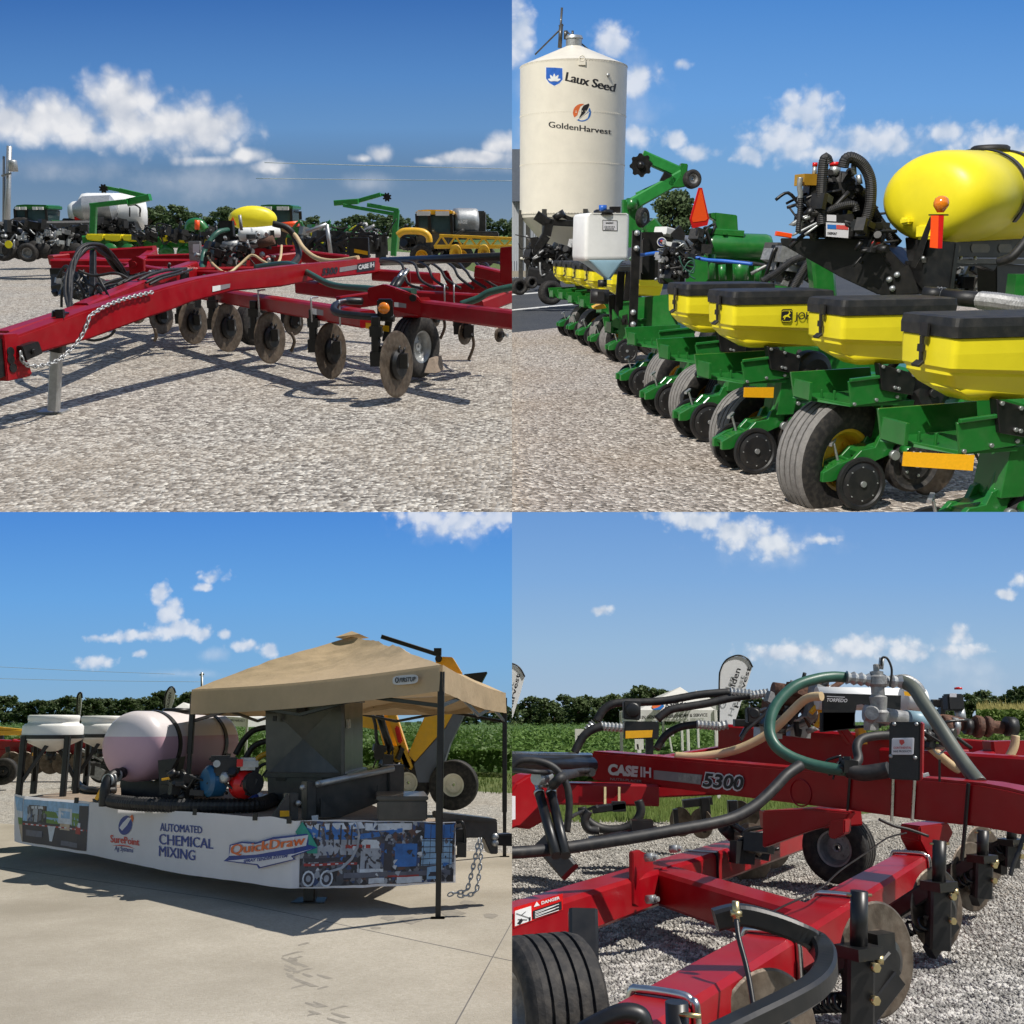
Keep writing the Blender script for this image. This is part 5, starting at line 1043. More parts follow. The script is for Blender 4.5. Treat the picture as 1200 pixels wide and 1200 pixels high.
f = P.vp(p(810, 240, 16.6), p(831, 240, 16.7)); sg = MB(); slab(sg, f, [(819, 220), (823, 220), (831, 256), (829, 264), (812, 267.5), (808.7, 257)], .02); sgn = K.add('slow_sign', sg, redref)
mb = MB(); mb.poly(pp(f, [(820.2, 222), (822, 222), (829.3, 256), (827, 258.5), (812, 260.5), (810.8, 256.5)], .006)); K.add('sign_face', mb, orange, sgn)
mb = MB(); mb.bar(p(826, 266, 16.7), p(834, 290, 16.8), .05, .05); K.add('sign_post', mb, black)
clutter(K, 'hydraulic_hose', P, 812, 835, 268, 300, 16.7, 16, [hoseb], .22, 44)
# pump platform
f = P.vp(p(914, 300, 12.2), p(1080, 320, 11.2)); mb = MB(); slab(mb, f, [(914, 279), (1005, 280), (1040, 290), (1060, 311), (1068, 345), (1028, 345), (985, 325), (915, 286)], .5); K.add('pump_platform', mb, black, bev=.01)
f3 = P.vp(p(1030, 320, 11.1), p(1080, 320, 10.9)); mb = MB(); slab(mb, f3, [(1038, 325), (1064, 310), (1068, 318), (1078, 345), (1030, 346)], .04); gs = K.add('gusset', mb, black, bev=.008)
mb = MB()
for x, y in ((1042.5, 327.5), (1051.5, 322), (1046, 338)): mb.lathe(f3(x, y, .01), f3.n, [(.032, 0), (.03, .03), (.008, .04)], 10)
K.add('gusset_bolt', mb, galv, gs)
mb = MB(); mb.bar(p(909, 273.5, 12), p(927, 276.5, 12), .07, .05); K.add('clearance_lamp', mb, orange)
dp = 11.9
mb = MB(); mb.lathe(p(984, 222, dp), (-.35, -1, 0), [(.02, .16), (.07, .16), (.08, .12), (.17, .1), (.19, .06), (.2, -.1), (.17, -.2), (.02, -.2)], 28, sm=False)
ax, u, v2 = basis((-.35, -1, 0)); c = p(984, 222, dp)
for k in range(12): a = k*.5236; mb.bar(c+ax*.12+(u*math.cos(a)+v2*math.sin(a))*.06, c+ax*.1+(u*math.cos(a)+v2*math.sin(a))*.18, .02, .04)
for k in range(6):
    a = k*1.047; e = c+(u*math.cos(a)+v2*math.sin(a))*.2; mb.cyl(e-ax*.1, e+ax*.1, .05, 10); mb.cyl(e+ax*.1, e+ax*.13, .03, 8)
K.add('diaphragm_pump', mb, satin)
mb = MB(); mb.lathe(p(957, 240, dp), (-.35, -1, 0), [(.02, .2), (.1, .18), (.11, -.1), (.02, -.15)], 18, sm=False); mb.box(p(955, 224, dp), (.2, .3, .3)); mb.box(p(962, 255, dp+.1), (.4, .3, .4)); K.add('motor', mb, satin, bev=.02)
mb = MB(); mb.box(p(945, 211, dp-.1), (.18, .2, .12), .3); mb.bar(p(936, 212, dp-.2), p(938, 218, dp-.2), .03, .03); K.add('regulator', mb, goldm, bev=.012)
for x, y, r_ in ((955, 195, .028), (979, 194.5, .065)):
    mb = MB(); c = p(x, y, dp-.05); mb.cyl(c-V((0, 0, .1)), c, r_*.9, 14); mb.m = 1; mb.cyl(c, c+V((0, 0, .04)), r_, 14); K.add('filler_cap', mb, [galv, redref])
hz = lambda pts, r_, m=hoseb, d_=dp-.3, n='hose': K.add(n, MB().ribbed([p(*q, d_) for q in pts], r_, .02, .004), m)
hz([(963, 262), (962, 240), (963, 215), (965, 192), (968, 185), (971, 192)], .058); hz([(988, 196), (991, 187), (999, 185), (1012, 194), (1020, 212), (1020, 238), (1015, 258), (1009, 270)], .062)
hz([(950, 250), (968, 248), (985, 242), (1000, 240), (1003, 247)], .045); hz([(1004, 222), (1016, 232), (1024, 250), (1036, 268), (1052, 286)], .06, d_=dp-.1)
hz([(938, 232), (937, 250), (935, 272)], .03)
for q in ([(938, 208), (937, 218), (938, 228), (937, 236)], [(1000, 192), (1001, 205)], [(1006, 205), (1008, 216)]): K.add('gauge_line', MB().tube([p(x, y, dp-.25) for x, y in q], .03, 8), galv)
f = P.vp(p(968, 270, dp-.35), p(1004, 270, dp-.45)); mb = MB(); slab(mb, f, [(966, 254), (1000, 250), (1003, 278), (966, 279)], .3); K.add('control_box', mb, black, bev=.01)
mb = MB(); mb.poly(pp(f, [(968, 260.5), (995, 262), (994, 279), (968, 277)], .006)); mb.poly(pp(f, [(969, 251.5), (980, 252), (980, 259.5), (969, 259)], .006)); lp = K.add('label_plate', mb, vinyl)
mb = MB(); mb.m = 0; mb.poly(pp(f, [(969.5, 263), (980, 263.5), (980, 268.5), (969.5, 268)], .01)); mb.m = 1; mb.poly(pp(f, [(980, 263.5), (994, 264.3), (994, 269.3), (980, 268.5)], .01)); K.add('label_print', mb, [blue_ink, red_ink], lp)
mb = MB(); ptext(mb, f, 'SUREPOINT', (969.5, 274.5), (981, 275.3), 2.8, 2.8, .01, .2, .03); K.add('lettering', mb, blk_ink, lp)
clutter(K, 'plumbing', P, 936, 968, 232, 276, dp-.1, 46, [satin, black, satin, galv], .22, 51); clutter(K, 'plumbing', P, 970, 1030, 240, 286, dp+.3, 44, [satin, black, hoseb, galv], .22, 52)
clutter(K, 'plumbing', P, 1000, 1035, 262, 295, dp-.5, 26, [satin, hoseb, black], .2, 53); clutter(K, 'plumbing', P, 905, 945, 295, 330, 14.5, 60, [satin, hoseb, black, steelc], .26, 54)
mb = MB(); mb.cyl(p(1021, 283, dp-.5), p(1028, 290, dp-.5), .06, 12); K.add('valve_handle', mb, redref)
mb = MB(); mb.cyl(p(945, 240, dp+.3), p(960, 238, dp+.3), .12, 14); mb.box(p(1006, 250, dp+.5), (.22, .1, .2)); K.add('filter_bowl', mb, wplast)
hz([(893, 330), (912, 318), (928, 306), (945, 300)], .05, d_=14); hz([(930, 338), (940, 320), (950, 305)], .06, d_=13.6)
K.add('upright', MB().bar(p(965, 348, 13.4), p(960, 296, 13.4), .28, .28, (1, 0, 0)), green)
mb = MB(); mb.lathe(p(1040, 305, 12), (.1, -1, .2), [(.02, .14), (.12, .12), (.18, .02), (.18, -.3)], 20); K.add('fan_shroud', mb, green)
# big yellow tank on black saddle
cA = p(1092, 231, 11.3); ta = V((.83, .55, .03)).normalized(); tu = V((ta.y, -ta.x, 0)).normalized()
prof = [(-.19, .02), (-.185, .35), (-.165, .58), (-.125, .76), (-.06, .88), (.03, .955), (.13, .992), (.25, 1), (.62, 1), (.64, .975), (.74, .975), (.76, 1), (2.6, 1)]
mb = MB(); mb.rings([[cA+ta*t+tu*(.635*k*math.cos(a))+Z*(.475*k*math.sin(a)) for a in [j*math.pi/24 for j in range(48)]] for t, k in prof], True, True); tnk = K.add('spray_tank', mb, yellow)
fT = P.vp(cA-ta*.19, cA-ta*.19+tu)
mb = MB(); slab(mb, fT, [(1076, 184), (1094, 181), (1091, 190), (1079, 192)], .3, -.14); K.add('tank_lug', mb, yellow, tnk, bev=.03)
mb = MB(); slab(mb, fT, [(1053, 255), (1064, 254), (1065, 262), (1054, 264)], .12, .06); K.add('tank_lug', mb, yellow, tnk, bev=.02)
mb = MB(); slab(mb, fT, [(1072, 262), (1088, 261), (1090, 280), (1071, 281)], .25, .0); K.add('tank_foot', mb, yellow, tnk, bev=.03)
def strap(t, w_, m, a0=-.6, a1=2.6):
    mb = MB(); K_ = 26; rr = []
    for j in range(K_+1):
        a = a0+(a1-a0)*j/K_; q0 = cA+ta*t+tu*(.635*math.cos(a))+Z*(.475*math.sin(a)); o = (tu*math.cos(a)+Z*math.sin(a))
        rr.append([q0+o*.004-ta*w_/2, q0+o*.02-ta*w_/2, q0+o*.02+ta*w_/2, q0+o*.004+ta*w_/2])
    mb.rings(rr, False, True); K.add('tank_strap', mb, m)
strap(.69, .06, black); strap(1.05, .07, hoseb, 0, 2.4)
mb = MB(); mb.lathe(cA+ta*.95+Z*.45, Z, [(.2, 0), (.2, .06), (.17, .08), (.02, .08)], 24); K.add('tank_lid', mb, lid, tnk)
fS = P.vp(cA+ta*.02+tu*.0, cA+ta*2+tu*.0, .45); fS2 = P.vp(cA-ta*.02, cA-ta*.02+tu)
mb = MB(); slab(mb, fS, [(1110, 283), (1156, 242), (1215, 252), (1215, 302), (1080, 302), (1082, 280)], .1); K.add('saddle', mb, black, bev=.01)
for x0, x1 in ((1115, 1126), (1138, 1160), (1170, 1186)):
    mb = MB().poly(pp(fS, [(x0+2, 286), (x1-2, 286), (x1, 289), (x1, 293), (x1-2, 296), (x0+2, 296), (x0, 293), (x0, 289)], .006)); K.add('saddle_slot', mb, dkgrey)
mb = MB(); slab(mb, fS2, [(1060, 278), (1080, 281), (1120, 284), (1112, 345), (1085, 345), (1072, 330), (1062, 300)], .08); K.add('saddle', mb, black, bev=.01)
mb = MB(); slab(mb, fS, [(1085, 302), (1225, 304), (1225, 310), (1085, 308)], .05, .03); rl = K.add('bolt_rail', mb, dkgrey)
mb = MB()
for x in (1081, 1091, 1102, 1113, 1125, 1142): mb.lathe(fS(x, 302.5, .05), fS.n, [(.022, 0), (.02, .02), (.005, .03)], 10)
K.add('rail_bolt', mb, galv)
mb = MB(); slab(mb, fS, [(1082, 306), (1108, 308), (1106, 345), (1082, 345)], .3); slab(mb, fS, [(1106, 308), (1170, 310), (1165, 318), (1150, 312), (1125, 312), (1108, 330)], .1); slab(mb, fS, [(1168, 308), (1215, 312), (1215, 350), (1168, 350)], .25, -.05); K.add('saddle_leg', mb, black, bev=.01)
tyre(K, p(1155, 334, 13.8), (-.3, -1, 0), .26, .25, steelc, 'rear_tyre', 3, tread); clutter(K, 'plumbing', P, 1106, 1140, 312, 342, 13.2, 50, [galv, steelc, black, galv], .18, 57)
mb = MB(); mb.box(p(1195, 338, 11.2), (.2, .2, .3)); K.add('frame_plate', mb, green)
K.add('hose', MB().tube([p(1215, 265, 10.4), p(1200, 285, 10.3), p(1186, 301, 10.3), p(1170, 307, 10.4)], .045), hoseb)
mb = MB(); mb.cyl(p(1082, 344, 10), p(1105, 346, 9.9), .07, 14); mb.cyl(p(1105, 347, 9.9), p(1152, 352, 9.6), .075, 14); K.add('vacuum_hose', mb, satin)
K.add('vacuum_hose', MB().ribbed([p(1150, 352, 9.6), p(1170, 354, 9.4), p(1190, 357, 9.2), p(1215, 360, 9)], .085, .03, .014), steelc)
K.add('vacuum_hose', MB().ribbed([p(1098, 346, 9.95), p(1106, 346.5, 9.9)], .082, .03, .01), steelc)
# beacon and reflective post
f = P.vp(p(1080, 300, 10.3), p(1110, 300, 10.2)); mb = MB(); slab(mb, f, [(1090, 253), (1092, 262), (1080, 300), (1072, 314), (1067, 312), (1083, 270)], .05); slab(mb, f, [(1088, 251), (1111, 251), (1111, 252.5), (1088, 252.5)], .1); K.add('beacon_bracket', mb, black)
mb = MB(); slab(mb, f, [(1091, 252.5), (1100, 252.5), (1099, 291), (1089.5, 290)], .04, .03); K.add('reflector', mb, orange)
mb = MB(); slab(mb, f, [(1100, 252.5), (1106, 252.5), (1104, 291), (1099, 291)], .04, .03); K.add('reflector', mb, redref)
c = f(1102, 249, 0); mb = MB(); mb.lathe(c, Z, [(.03, 0), (.05, .03), (.07, .06), (.072, .09), (.06, .13), (.03, .15), (.003, .155)], 24); K.add('beacon', mb, amber)
# gap fillers under the hoppers : seed tubes and dark works between the units
for i in range(4):
    O = V((units[i+1][0], units[i+1][1], 0)); a = L(O, .9, .2, .8)
    mb = MB(); random.seed(70+i)
    for k in range(14): q0 = L(O, random.uniform(.5, 1.4), random.uniform(0, .8), random.uniform(.5, 1.2)); mb.tube([q0, q0+V((random.uniform(-.2, .2), random.uniform(-.2, .2), random.uniform(-.2, .25))), q0+V((random.uniform(-.3, .3), .1, -.3))], random.uniform(.015, .035), 6, 4)
    K.add('seed_tube', mb, hoseb)
    mb = MB(); mb.bar(L(O, .5, .2, .78), L(O, 1.6, .25, .85), .3, .3); K.add('parallel_arm', mb, green)
# ================================================================ lower left: chemical mixing trailer
P = BL; p = P.p; g = P.g
DZ = .62
ptop = M('tinted_white_plastic', (.72, .655, .66), .4, var=.05, scale=2)
pinkl = M('pink_liquid_plastic', (.58, .36, .43), .45, var=.06, scale=2)
pa, pb, pc, pd = p(17, 960, 10.68), p(107, 965, 9.8), p(345, 1000, 7.88), p(535, 1000, 8.04)
fA, fB, fC = P.vp(pa, pb), P.vp(pb, pc), P.vp(pc, pd)
def fban(px, py, o=0):
    if px < 107: return fA(px, py, o)
    if px < 345: return fB(px, py, o)
    return fC(px, py, o)
Tr = Thing(P, 'flatbed_trailer', 'dark steel flatbed trailer with a board deck, tool box and drawbar carrying the tanks', 'trailer', g(363, 1058))
dk = [V((q.x, q.y, DZ)) for q in (pa, pb, pc, pd)]; bk = [V((-1.0, 8.9, DZ)), V((-1.7, 11.0, DZ)), V((-4.7, 13.0, DZ))]
ins = [q+V((.05, .10, 0)) for q in dk]
Tr.add('deck', MB().prism([q-V((0, 0, .05)) for q in ins+bk], V((0, 0, .05))), wood)
mb = MB()
for a, b in zip(ins, ins[1:]): mb.bar(a-V((0, 0, .10)), b-V((0, 0, .10)), .08, .13)
Tr.add('rail', mb, black)
for a, b in ((ins[0], bk[2]), (ins[1]*.5+ins[2]*.5, bk[1]*.5+bk[2]*.5), (ins[2], bk[1])): Tr.add('crossmember', MB().bar(a-V((0, 0, .2)), b-V((0, 0, .2)), .12, .2), black)
fH = P.vp(p(340, 940, 8.25), p(470, 930, 8.9)); d8 = 8.2
mb = MB(); slab(mb, fH, [(370, 918), (462, 900), (456, 936), (399, 958), (370, 957)], .06); Tr.add('headboard', mb, dkgrey, bev=.006)
for q, th, o in (([(456, 897), (474, 896), (474, 931), (457, 931)], .12, .03), ([(360, 916), (371, 915), (371, 961), (360, 961)], .1, .04), ([(339, 930), (350, 929), (350, 961), (340, 961)], .1, .05)): mb = MB(); slab(mb, fH, q, th, o); Tr.add('post', mb, dkgrey, bev=.006)
for q in ([(337, 930), (339, 934), (339, 958), (318, 959)], [(376, 936), (400, 958), (376, 958)], [(443, 920), (453, 934), (442, 938)]): mb = MB(); slab(mb, fH, q, .02, .07); Tr.add('gusset', mb, dkgrey)
Tr.add('rail', MB().tube([fH(371, 919, .05), fH(461, 900.5, .05)], .025, 10, 1), galv)
mb = MB()
for x, y in ((349, 941), (354, 922.5), (372, 918.5)): c = fH(x, y, .07); mb.lathe(c, fH.n, [(.022, 0), (.02, .02), (.004, .03)], 10)
Tr.add('rivet', mb, galv)
mb = MB(); mb.poly(pp(fH, [(328, 950), (339, 950), (339, 957), (328, 957)], .075)); Tr.add('reflector', mb, reflect)
mb = MB(); mb.poly(pp(fH, [(365, 956), (373, 955), (373, 963), (366, 963)], .09)); Tr.add('warning_strip', mb, wpaint)
fX = P.vp(p(442, 940, 7.95), p(501, 940, 8.0)); bx = MB(); slab(bx, fX, [(442, 938), (501, 938), (501, 962), (442, 962)], .55); tb = Tr.add('tool_box', bx, dkgrey, bev=.012)
mb = MB(); mb.prism([fX(441, 938, .01), fX(502, 938, .01), fX(502, 938, .01)-fX.n*.57, fX(441, 938, .01)-fX.n*.57], V((0, 0, .03))); mb.poly(pp(fX, [(470, 945), (472, 945), (472, 950), (470, 950)], .01)); Tr.add('tool_box_lid', mb, dkgrey, tb, bev=.006)
fN = P.vp(p(520, 970, 8.1), p(600, 975, 8.3)); mb = MB(); slab(mb, fN, [(515, 955), (583, 962), (584, 1001), (575, 1001), (567, 982), (515, 982)], .12); slab(mb, fN, [(515, 952), (583, 960), (583, 964), (515, 960)], .2, .03); Tr.add('drawbar', mb, dkgrey, bev=.008)
mb = MB(); slab(mb, fN, [(583, 978), (602, 977), (602, 992), (583, 991)], .1, -.01); Tr.add('coupler', mb, black, bev=.01)
mb = MB()
for x, y in ((579.5, 980.5), (579.5, 987.5)): c = fN(x, y, .0); mb.lathe(c, fN.n, [(.028, 0), (.026, .025), (.006, .035)], 10)
Tr.add('rivet', mb, galv)
for pts in ([(561, 983), (557, 1005), (551, 1030), (546, 1044), (530, 1047), (524, 1050)], [(564, 983), (563, 1010), (560, 1035), (557, 1046), (545, 1050), (533, 1049)]): Tr.add('safety_chain', MB().chain([p(x, y, 7.9-(y-983)*.0015) for x, y in pts], .036, .0055), galv)
Tr.add('breakaway_cable', MB().tube([fN(536, 964, .06), fN(542, 964, .1), (fN(545, 980, .1)), fN(543, 998, .1), fN(534, 1004, .08)], .012, 6), black)
mb = MB(); mb.box(fN(541, 996, .1), (.07, .06, .1)); Tr.add('plug', mb, black)
mb = MB(); q = g(363, 1058); mb.bar(q+V((0, 0, .02)), q+V((0, .03, .5)), .09, .09, (1, 0, 0)); mb.prism([q+V((-.13, -.1, .0)), q+V((.13, -.1, 0)), q+V((.11, .14, 0)), q+V((-.11, .14, 0))], V((0, 0, .02))); Tr.add('jack_stand', mb, black)
for x, d in ((-2.6, 10.6), (-3.2, 11.3)):
    tyre(Tr, (x, d, .30), (.63, .78, 0), .30, .22, galv)
# ---- banner hung along the side
xs = list(np.linspace(17, 107, 16))+list(np.linspace(107, 345, 44))[1:]+list(np.linspace(345, 534, 34))[1:]
tp = lambda x: np.interp(x, [17, 28, 60, 90, 108, 150, 188, 227, 250, 300, 320, 345, 400, 450, 535], [930, 933, 936, 937.5, 940, 944, 949, 952, 953, 957.5, 957, 962, 960.5, 962, 963])
bt = lambda x: np.interp(x, [17, 25, 102, 200, 330, 365, 420, 470, 534], [986, 989, 1001, 1022, 1040.5, 1041, 1040.5, 1038, 1034])
def edge(f, x, t): return f(x, tp(x)+(bt(x)-tp(x))*t)
def wrink(x, t):
    a = mnoise.noise(V((x*.06, t*1.4+x*.02, 0)))*.010+mnoise.noise(V((x*.02+t*2, t*3, 5)))*.009; return V((0, a, a*.3))
def onb(f):                            # a point printed on the wrinkled banner
    return lambda x, y, o=0: f(x, y, o)+wrink(x, (y-tp(x))/(bt(x)-tp(x)))
mb = MB(); nr = 12
for i, x in enumerate(xs):
    for j in range(nr+1):
        t = j/nr; mb.v.append(tuple(fban(x-1e-4 if x in (107, 345) else x, tp(x)+(bt(x)-tp(x))*t)+wrink(x, t)))
n1_ = nr+1
for i in range(len(xs)-1):
    for j in range(nr): mb.face((i*n1_+j, i*n1_+j+1, (i+1)*n1_+j+1, (i+1)*n1_+j), True)
bo = mb.build('banner', vinyl, P, base=V((pc.x, pc.y, .1))); tag(bo, 'long white vinyl banner printed with mixing system lettering, hung along the trailer edge', 'banner')
class BT:
    e = bo; b = V((pc.x, pc.y, .1)); P = P
    add = Thing.add
Bn = BT()
o_ = .0045
fA0, fB0, fC0, fban0 = fA, fB, fC, fban
fA, fB, fC, fban = onb(fA0), onb(fB0), onb(fC0), onb(fban0)
def ppb(mb, pts, o):                   # a print that crosses the bend of the banner is cut at the bend
    for sd in (-1, 1):
        out = []
        for a, b in zip(pts, pts[1:]+pts[:1]):
            ia, ib = (a[0]-345)*sd >= 0, (b[0]-345)*sd >= 0
            if ia: out.append(a)
            if ia != ib: k = (345-a[0])/(b[0]-a[0]); out.append((345, a[1]+(b[1]-a[1])*k))
        if len(out) > 2: mb.poly([(fB if sd < 0 else fC)(x, y, o) for x, y in out])
for x in (90, 154, 228, 299, 339): q = fban(x, tp(x), .01); Bn.add('grommet_tie', MB().box(q, (.035, .02, .05)), black)
mb = MB(); btext(mb, fB, 'AUTOMATED', (187.5, 973.5), (236.5, 977), 9.5, 8.5, o_, 0, .22, 1); btext(mb, fB, 'CHEMICAL', (186.5, 989), (249.5, 995), 12.5, 11.5, o_, 0, .32, 1); btext(mb, fB, 'MIXING', (186.5, 1003), (228.5, 1008), 12.5, 11.5, o_, 0, .32, 1); Bn.add('lettering', mb, dkblue)
mb = MB(); btext(mb, fB, 'SurePoint', (129.5, 987), (163, 991), 9, 8, o_, -.05, .3); mb.poly(pp(fB, [(131, 991.2), (140, 990), (150, 991.5), (159, 995), (150, 992.8), (140, 991.4)], o_)); Bn.add('lettering', mb, red_ink)
mb = MB(); ptext(mb, fB, 'Ag Systems', (134, 996.5), (156, 999), 5.5, 5, o_, .15, .012); Bn.add('lettering', mb, dkblue)
mb = MB(); mb.poly([fB(146.8+7.9*math.cos(k*.314)+.12*12*math.sin(k*.314), 967.3-11.3*math.sin(k*.314), o_) for k in range(20)]); Bn.add('emblem', mb, dkblue)
mb = MB(); mb.poly(pp(fB, [(139.8, 970), (143, 973.5), (149, 967), (154, 958.5), (150, 958), (144, 964)], o_+.002)); Bn.add('emblem', mb, vinyl)
mb = MB(); mb.poly(pp(fB, [(152, 957), (155, 954.5), (156.5, 959), (155.5, 963.5)], o_)); Bn.add('emblem', mb, orange_ink)
mb = MB(); ppb(mb, [(262, 1009), (268, 1004), (269, 990), (283, 986), (300, 987), (320, 981), (363, 977), (361, 990), (372, 993), (343, 1004), (347, 1007), (303, 1018), (301, 1014)], .020); Bn.add('emblem', mb, dkblue)
fBq = lambda x, y, o=0: fban(min(x, 344.99), y, o) if x < 345 else fC(x, y, o)
mb = MB(); ppb(mb, [(267, 1008.5), (318, 1003.5), (344, 1000.5), (366, 994.5), (341, 1003), (344, 1006.5), (305, 1016), (302, 1012.5)], .027); ppb(mb, [(268.5, 1003), (270.5, 991), (283, 988), (300, 989), (320, 983.5), (361, 979), (358.5, 991.5), (300, 1001.5)], .025); Bn.add('emblem', mb, vinyl)
mb = MB(); btext(mb, fBq, 'QuickDraw', (270.5, 1001.5), (357, 990), 11.5, 11, .031, .1, .6, 1); Bn.add('lettering', mb, orange_ink)
mb = MB(); ptext(mb, fBq, 'SPRAY TENDER SYSTEM', (285, 1011), (337, 1004.5), 3.4, 3.2, .033, .3, .03); Bn.add('lettering', mb, dkblue)
# printed photographs on both ends of the banner
ink = {k: M('print_'+k, c, .5, var=.25, scale=14) for k, c in dict(sky=(.22, .38, .58), grass=(.10, .2, .04), dark=(.03, .03, .045), mid=(.10, .11, .15), blue=(.03, .14, .42), pale=(.5, .55, .62), steel=(.28, .31, .37), crimson=(.3, .03, .03), teal=(.02, .26, .2), sand=(.42, .34, .25)).items()}
def photo_ink(name, cols, scale):      # a busy printed photograph: many small patches of ink
    m = M(name, (.2, .2, .2), .5); t = m.node_tree; b = t.nodes['Principled BSDF']; N = t.nodes.new
    tc = N('ShaderNodeTexCoord'); mp = N('ShaderNodeMapping'); mp.inputs['Scale'].default_value = (scale, scale, scale*.7); vo = N('ShaderNodeTexVoronoi'); vo.distance = 'MANHATTAN'; vo.inputs['Scale'].default_value = 1
    lk(t, tc.outputs['Object'], mp.inputs[0]); lk(t, mp.outputs[0], vo.inputs['Vector']); sp = N('ShaderNodeSeparateColor'); lk(t, vo.outputs['Color'], sp.inputs[0])
    rp = N('ShaderNodeValToRGB'); rp.color_ramp.interpolation = 'CONSTANT'; lk(t, sp.outputs[0], rp.inputs[0])
    while len(rp.color_ramp.elements) < len(cols): rp.color_ramp.elements.new(.5)
    for i, c in enumerate(cols): rp.color_ramp.elements[i].position = i/len(cols); rp.color_ramp.elements[i].color = (*c, 1)
    lk(t, rp.outputs[0], b.inputs['Base Color']); return m
ink['works'] = photo_ink('print_works', [(.02, .02, .03), (.05, .055, .07), (.02, .02, .025), (.13, .14, .17), (.03, .06, .16), (.06, .06, .08), (.3, .33, .38), (.02, .02, .03), (.10, .05, .04)], 34)
keys = list(ink)
def prints(name, f, quad, items):
    q = [V((a, b, 0)) for a, b in quad]; mats = [ink[k] for k in keys]; mb = MB()
    def uv(u, v): a = q[0].lerp(q[1], u); b = q[3].lerp(q[2], u); c = a.lerp(b, v); return c.x, c.y
    for n_, (k, pts) in enumerate(items):
        mb.m = keys.index(k); nn = []
        if len(pts) == 2: pts = [(pts[0][0], pts[0][1]), (pts[1][0], pts[0][1]), (pts[1][0], pts[1][1]), (pts[0][0], pts[1][1])]
        oo = .004+.0001*n_
        if len(pts) == 4: w4 = pts; quadgrid(mb, lambda s_, t_: f(*uv(*[(w4[0][i]*(1-s_)+w4[1][i]*s_)*(1-t_)+(w4[3][i]*(1-s_)+w4[2][i]*s_)*t_ for i in (0, 1)]), oo), max(1, int(abs(w4[1][0]-w4[0][0])*26)), max(1, int(abs(w4[2][1]-w4[1][1])*9)))
        else: mb.poly([f(*uv(u, v), oo+.004) for u, v in pts])
    return Bn.add(name, mb, mats)
random.seed(12)
it = [('sky', ((0, 0), (1, .5))), ('grass', ((.3, .22), (.95, .5))), ('works', ((.06, .12), (.36, .62))), ('pale', ((.12, .14), (.3, .2))), ('dark', ((0, .5), (1, 1))), ('steel', ((.17, .2), (.22, .5))), ('mid', ((.24, .22), (.28, .55))), ('pale', ((.54, .14), (.75, .48))), ('sand', ((.57, .48), (.72, .62))), ('sky', ((.58, .2), (.72, .36)))]
it += [('dark', ((.86, .05), (1, 1))), ('crimson', ((0, .55), (1, .585)))]
it += [('pale', ((.04+i*.085, .555), (.08+i*.085, .58))) for i in range(11)]
it += [('pale', [(.38, .56), (.5, .56), (.46, .9), (.42, .9)]), ('crimson', ((.82, .5), (.9, .66))), ('pale', ((.85, .42), (.89, .52))), ('mid', ((.6, .85), (.86, .95))), ('mid', ((.05, .7), (.3, .84)))]
prints('printed_photo', fA, ((28, 936.5), (104, 942), (101, 997.5), (26, 986.5)), it)
prints('printed_photo', fA, ((17.5, 933), (27, 935.5), (26, 986), (25.5, 987)), [('sky', ((0, 0), (1, .3))), ('pale', ((0, .3), (1, .45))), ('grass', ((0, .45), (1, .6))), ('sand', ((0, .6), (1, 1)))])
it = [('works', [(.0, 0), (1, 0), (1, 1), (0.02, 1)]), ('works', ((.15, .02), (.75, .55))), ('blue', [(.03, .1), (.36, .04), (.38, .3), (.06, .3)]), ('pale', [(.04, .05), (.4, .0), (.42, .1), (.05, .14)]), ('steel', [(.06, .28), (.38, .28), (.36, .52), (.1, .52)]), ('pale', ((.42, .02), (.72, .13))), ('blue', [(.36, .2), (.66, .1), (.66, .17), (.38, .28)]), ('pale', ((.4, .28), (.52, .42))), ('crimson', ((.3, .36), (.46, .42))), ('steel', ((.4, .42), (.53, .76))), ('dark', ((.43, .44), (.5, .74))), ('blue', ((.62, .35), (.76, .72))), ('sky', ((.79, .28), (.985, .72))), ('blue', ((.8, .03), (.99, .26))), ('dark', ((.55, .3), (.6, .78))), ('mid', ((.3, .8), (.98, .88)))]
it += [('crimson', ((.04, .64), (.38, .68))), ('dark', ((.04, .56), (.38, .62))), ('pale', ((.46, .9), (.56, .99))), ('pale', ((.64, .89), (.8, .99))), ('pale', ((.4, .75), (.55, .8))), ('crimson', ((.58, .86), (.78, .89))), ('sky', [(.83, .75), (.93, .72), (.91, .95), (.83, .95)]), ('dark', ((.84, .83), (.9, .9)))]
it += [('dark', ((.80+i*.042, .04), (.803+i*.042, .72))) for i in range(5)]+[('dark', ((.79, .3+i*.1), (.985, .312+i*.1))) for i in range(5)]
it += [('dark', ((.12+i*.07, .05), (.13+i*.07, .36))) for i in range(4)]+[('pale', ((.09+i*.05, .65), (.11+i*.05, .67))) for i in range(6)]
for k in range(46): u = random.uniform(.1, .95); v = random.uniform(.12, .85); it.append((random.choice(['dark', 'mid', 'steel', 'pale', 'blue', 'dark']), [(u, v), (u+random.uniform(.008, .04), v+random.uniform(-.02, .02)), (u+random.uniform(.0, .03), v+random.uniform(.02, .09)), (u-.005, v+.03)]))
def wheel(u, v, r): return [('pale', [(u+r*math.cos(k*.5236), v+r*3.2*math.sin(k*.5236)) for k in range(12)]), ('dark', [(u+r*.75*math.cos(k*.5236), v+r*2.4*math.sin(k*.5236)) for k in range(12)]), ('steel', [(u+r*.4*math.cos(k*.5236), v+r*1.3*math.sin(k*.5236)) for k in range(12)])]
it += wheel(.075, .87, .04)+wheel(.19, .88, .042)
arcp = [(.37, .02), (.39, .2), (.385, .4), (.35, .6), (.29, .74), (.2, .8)]
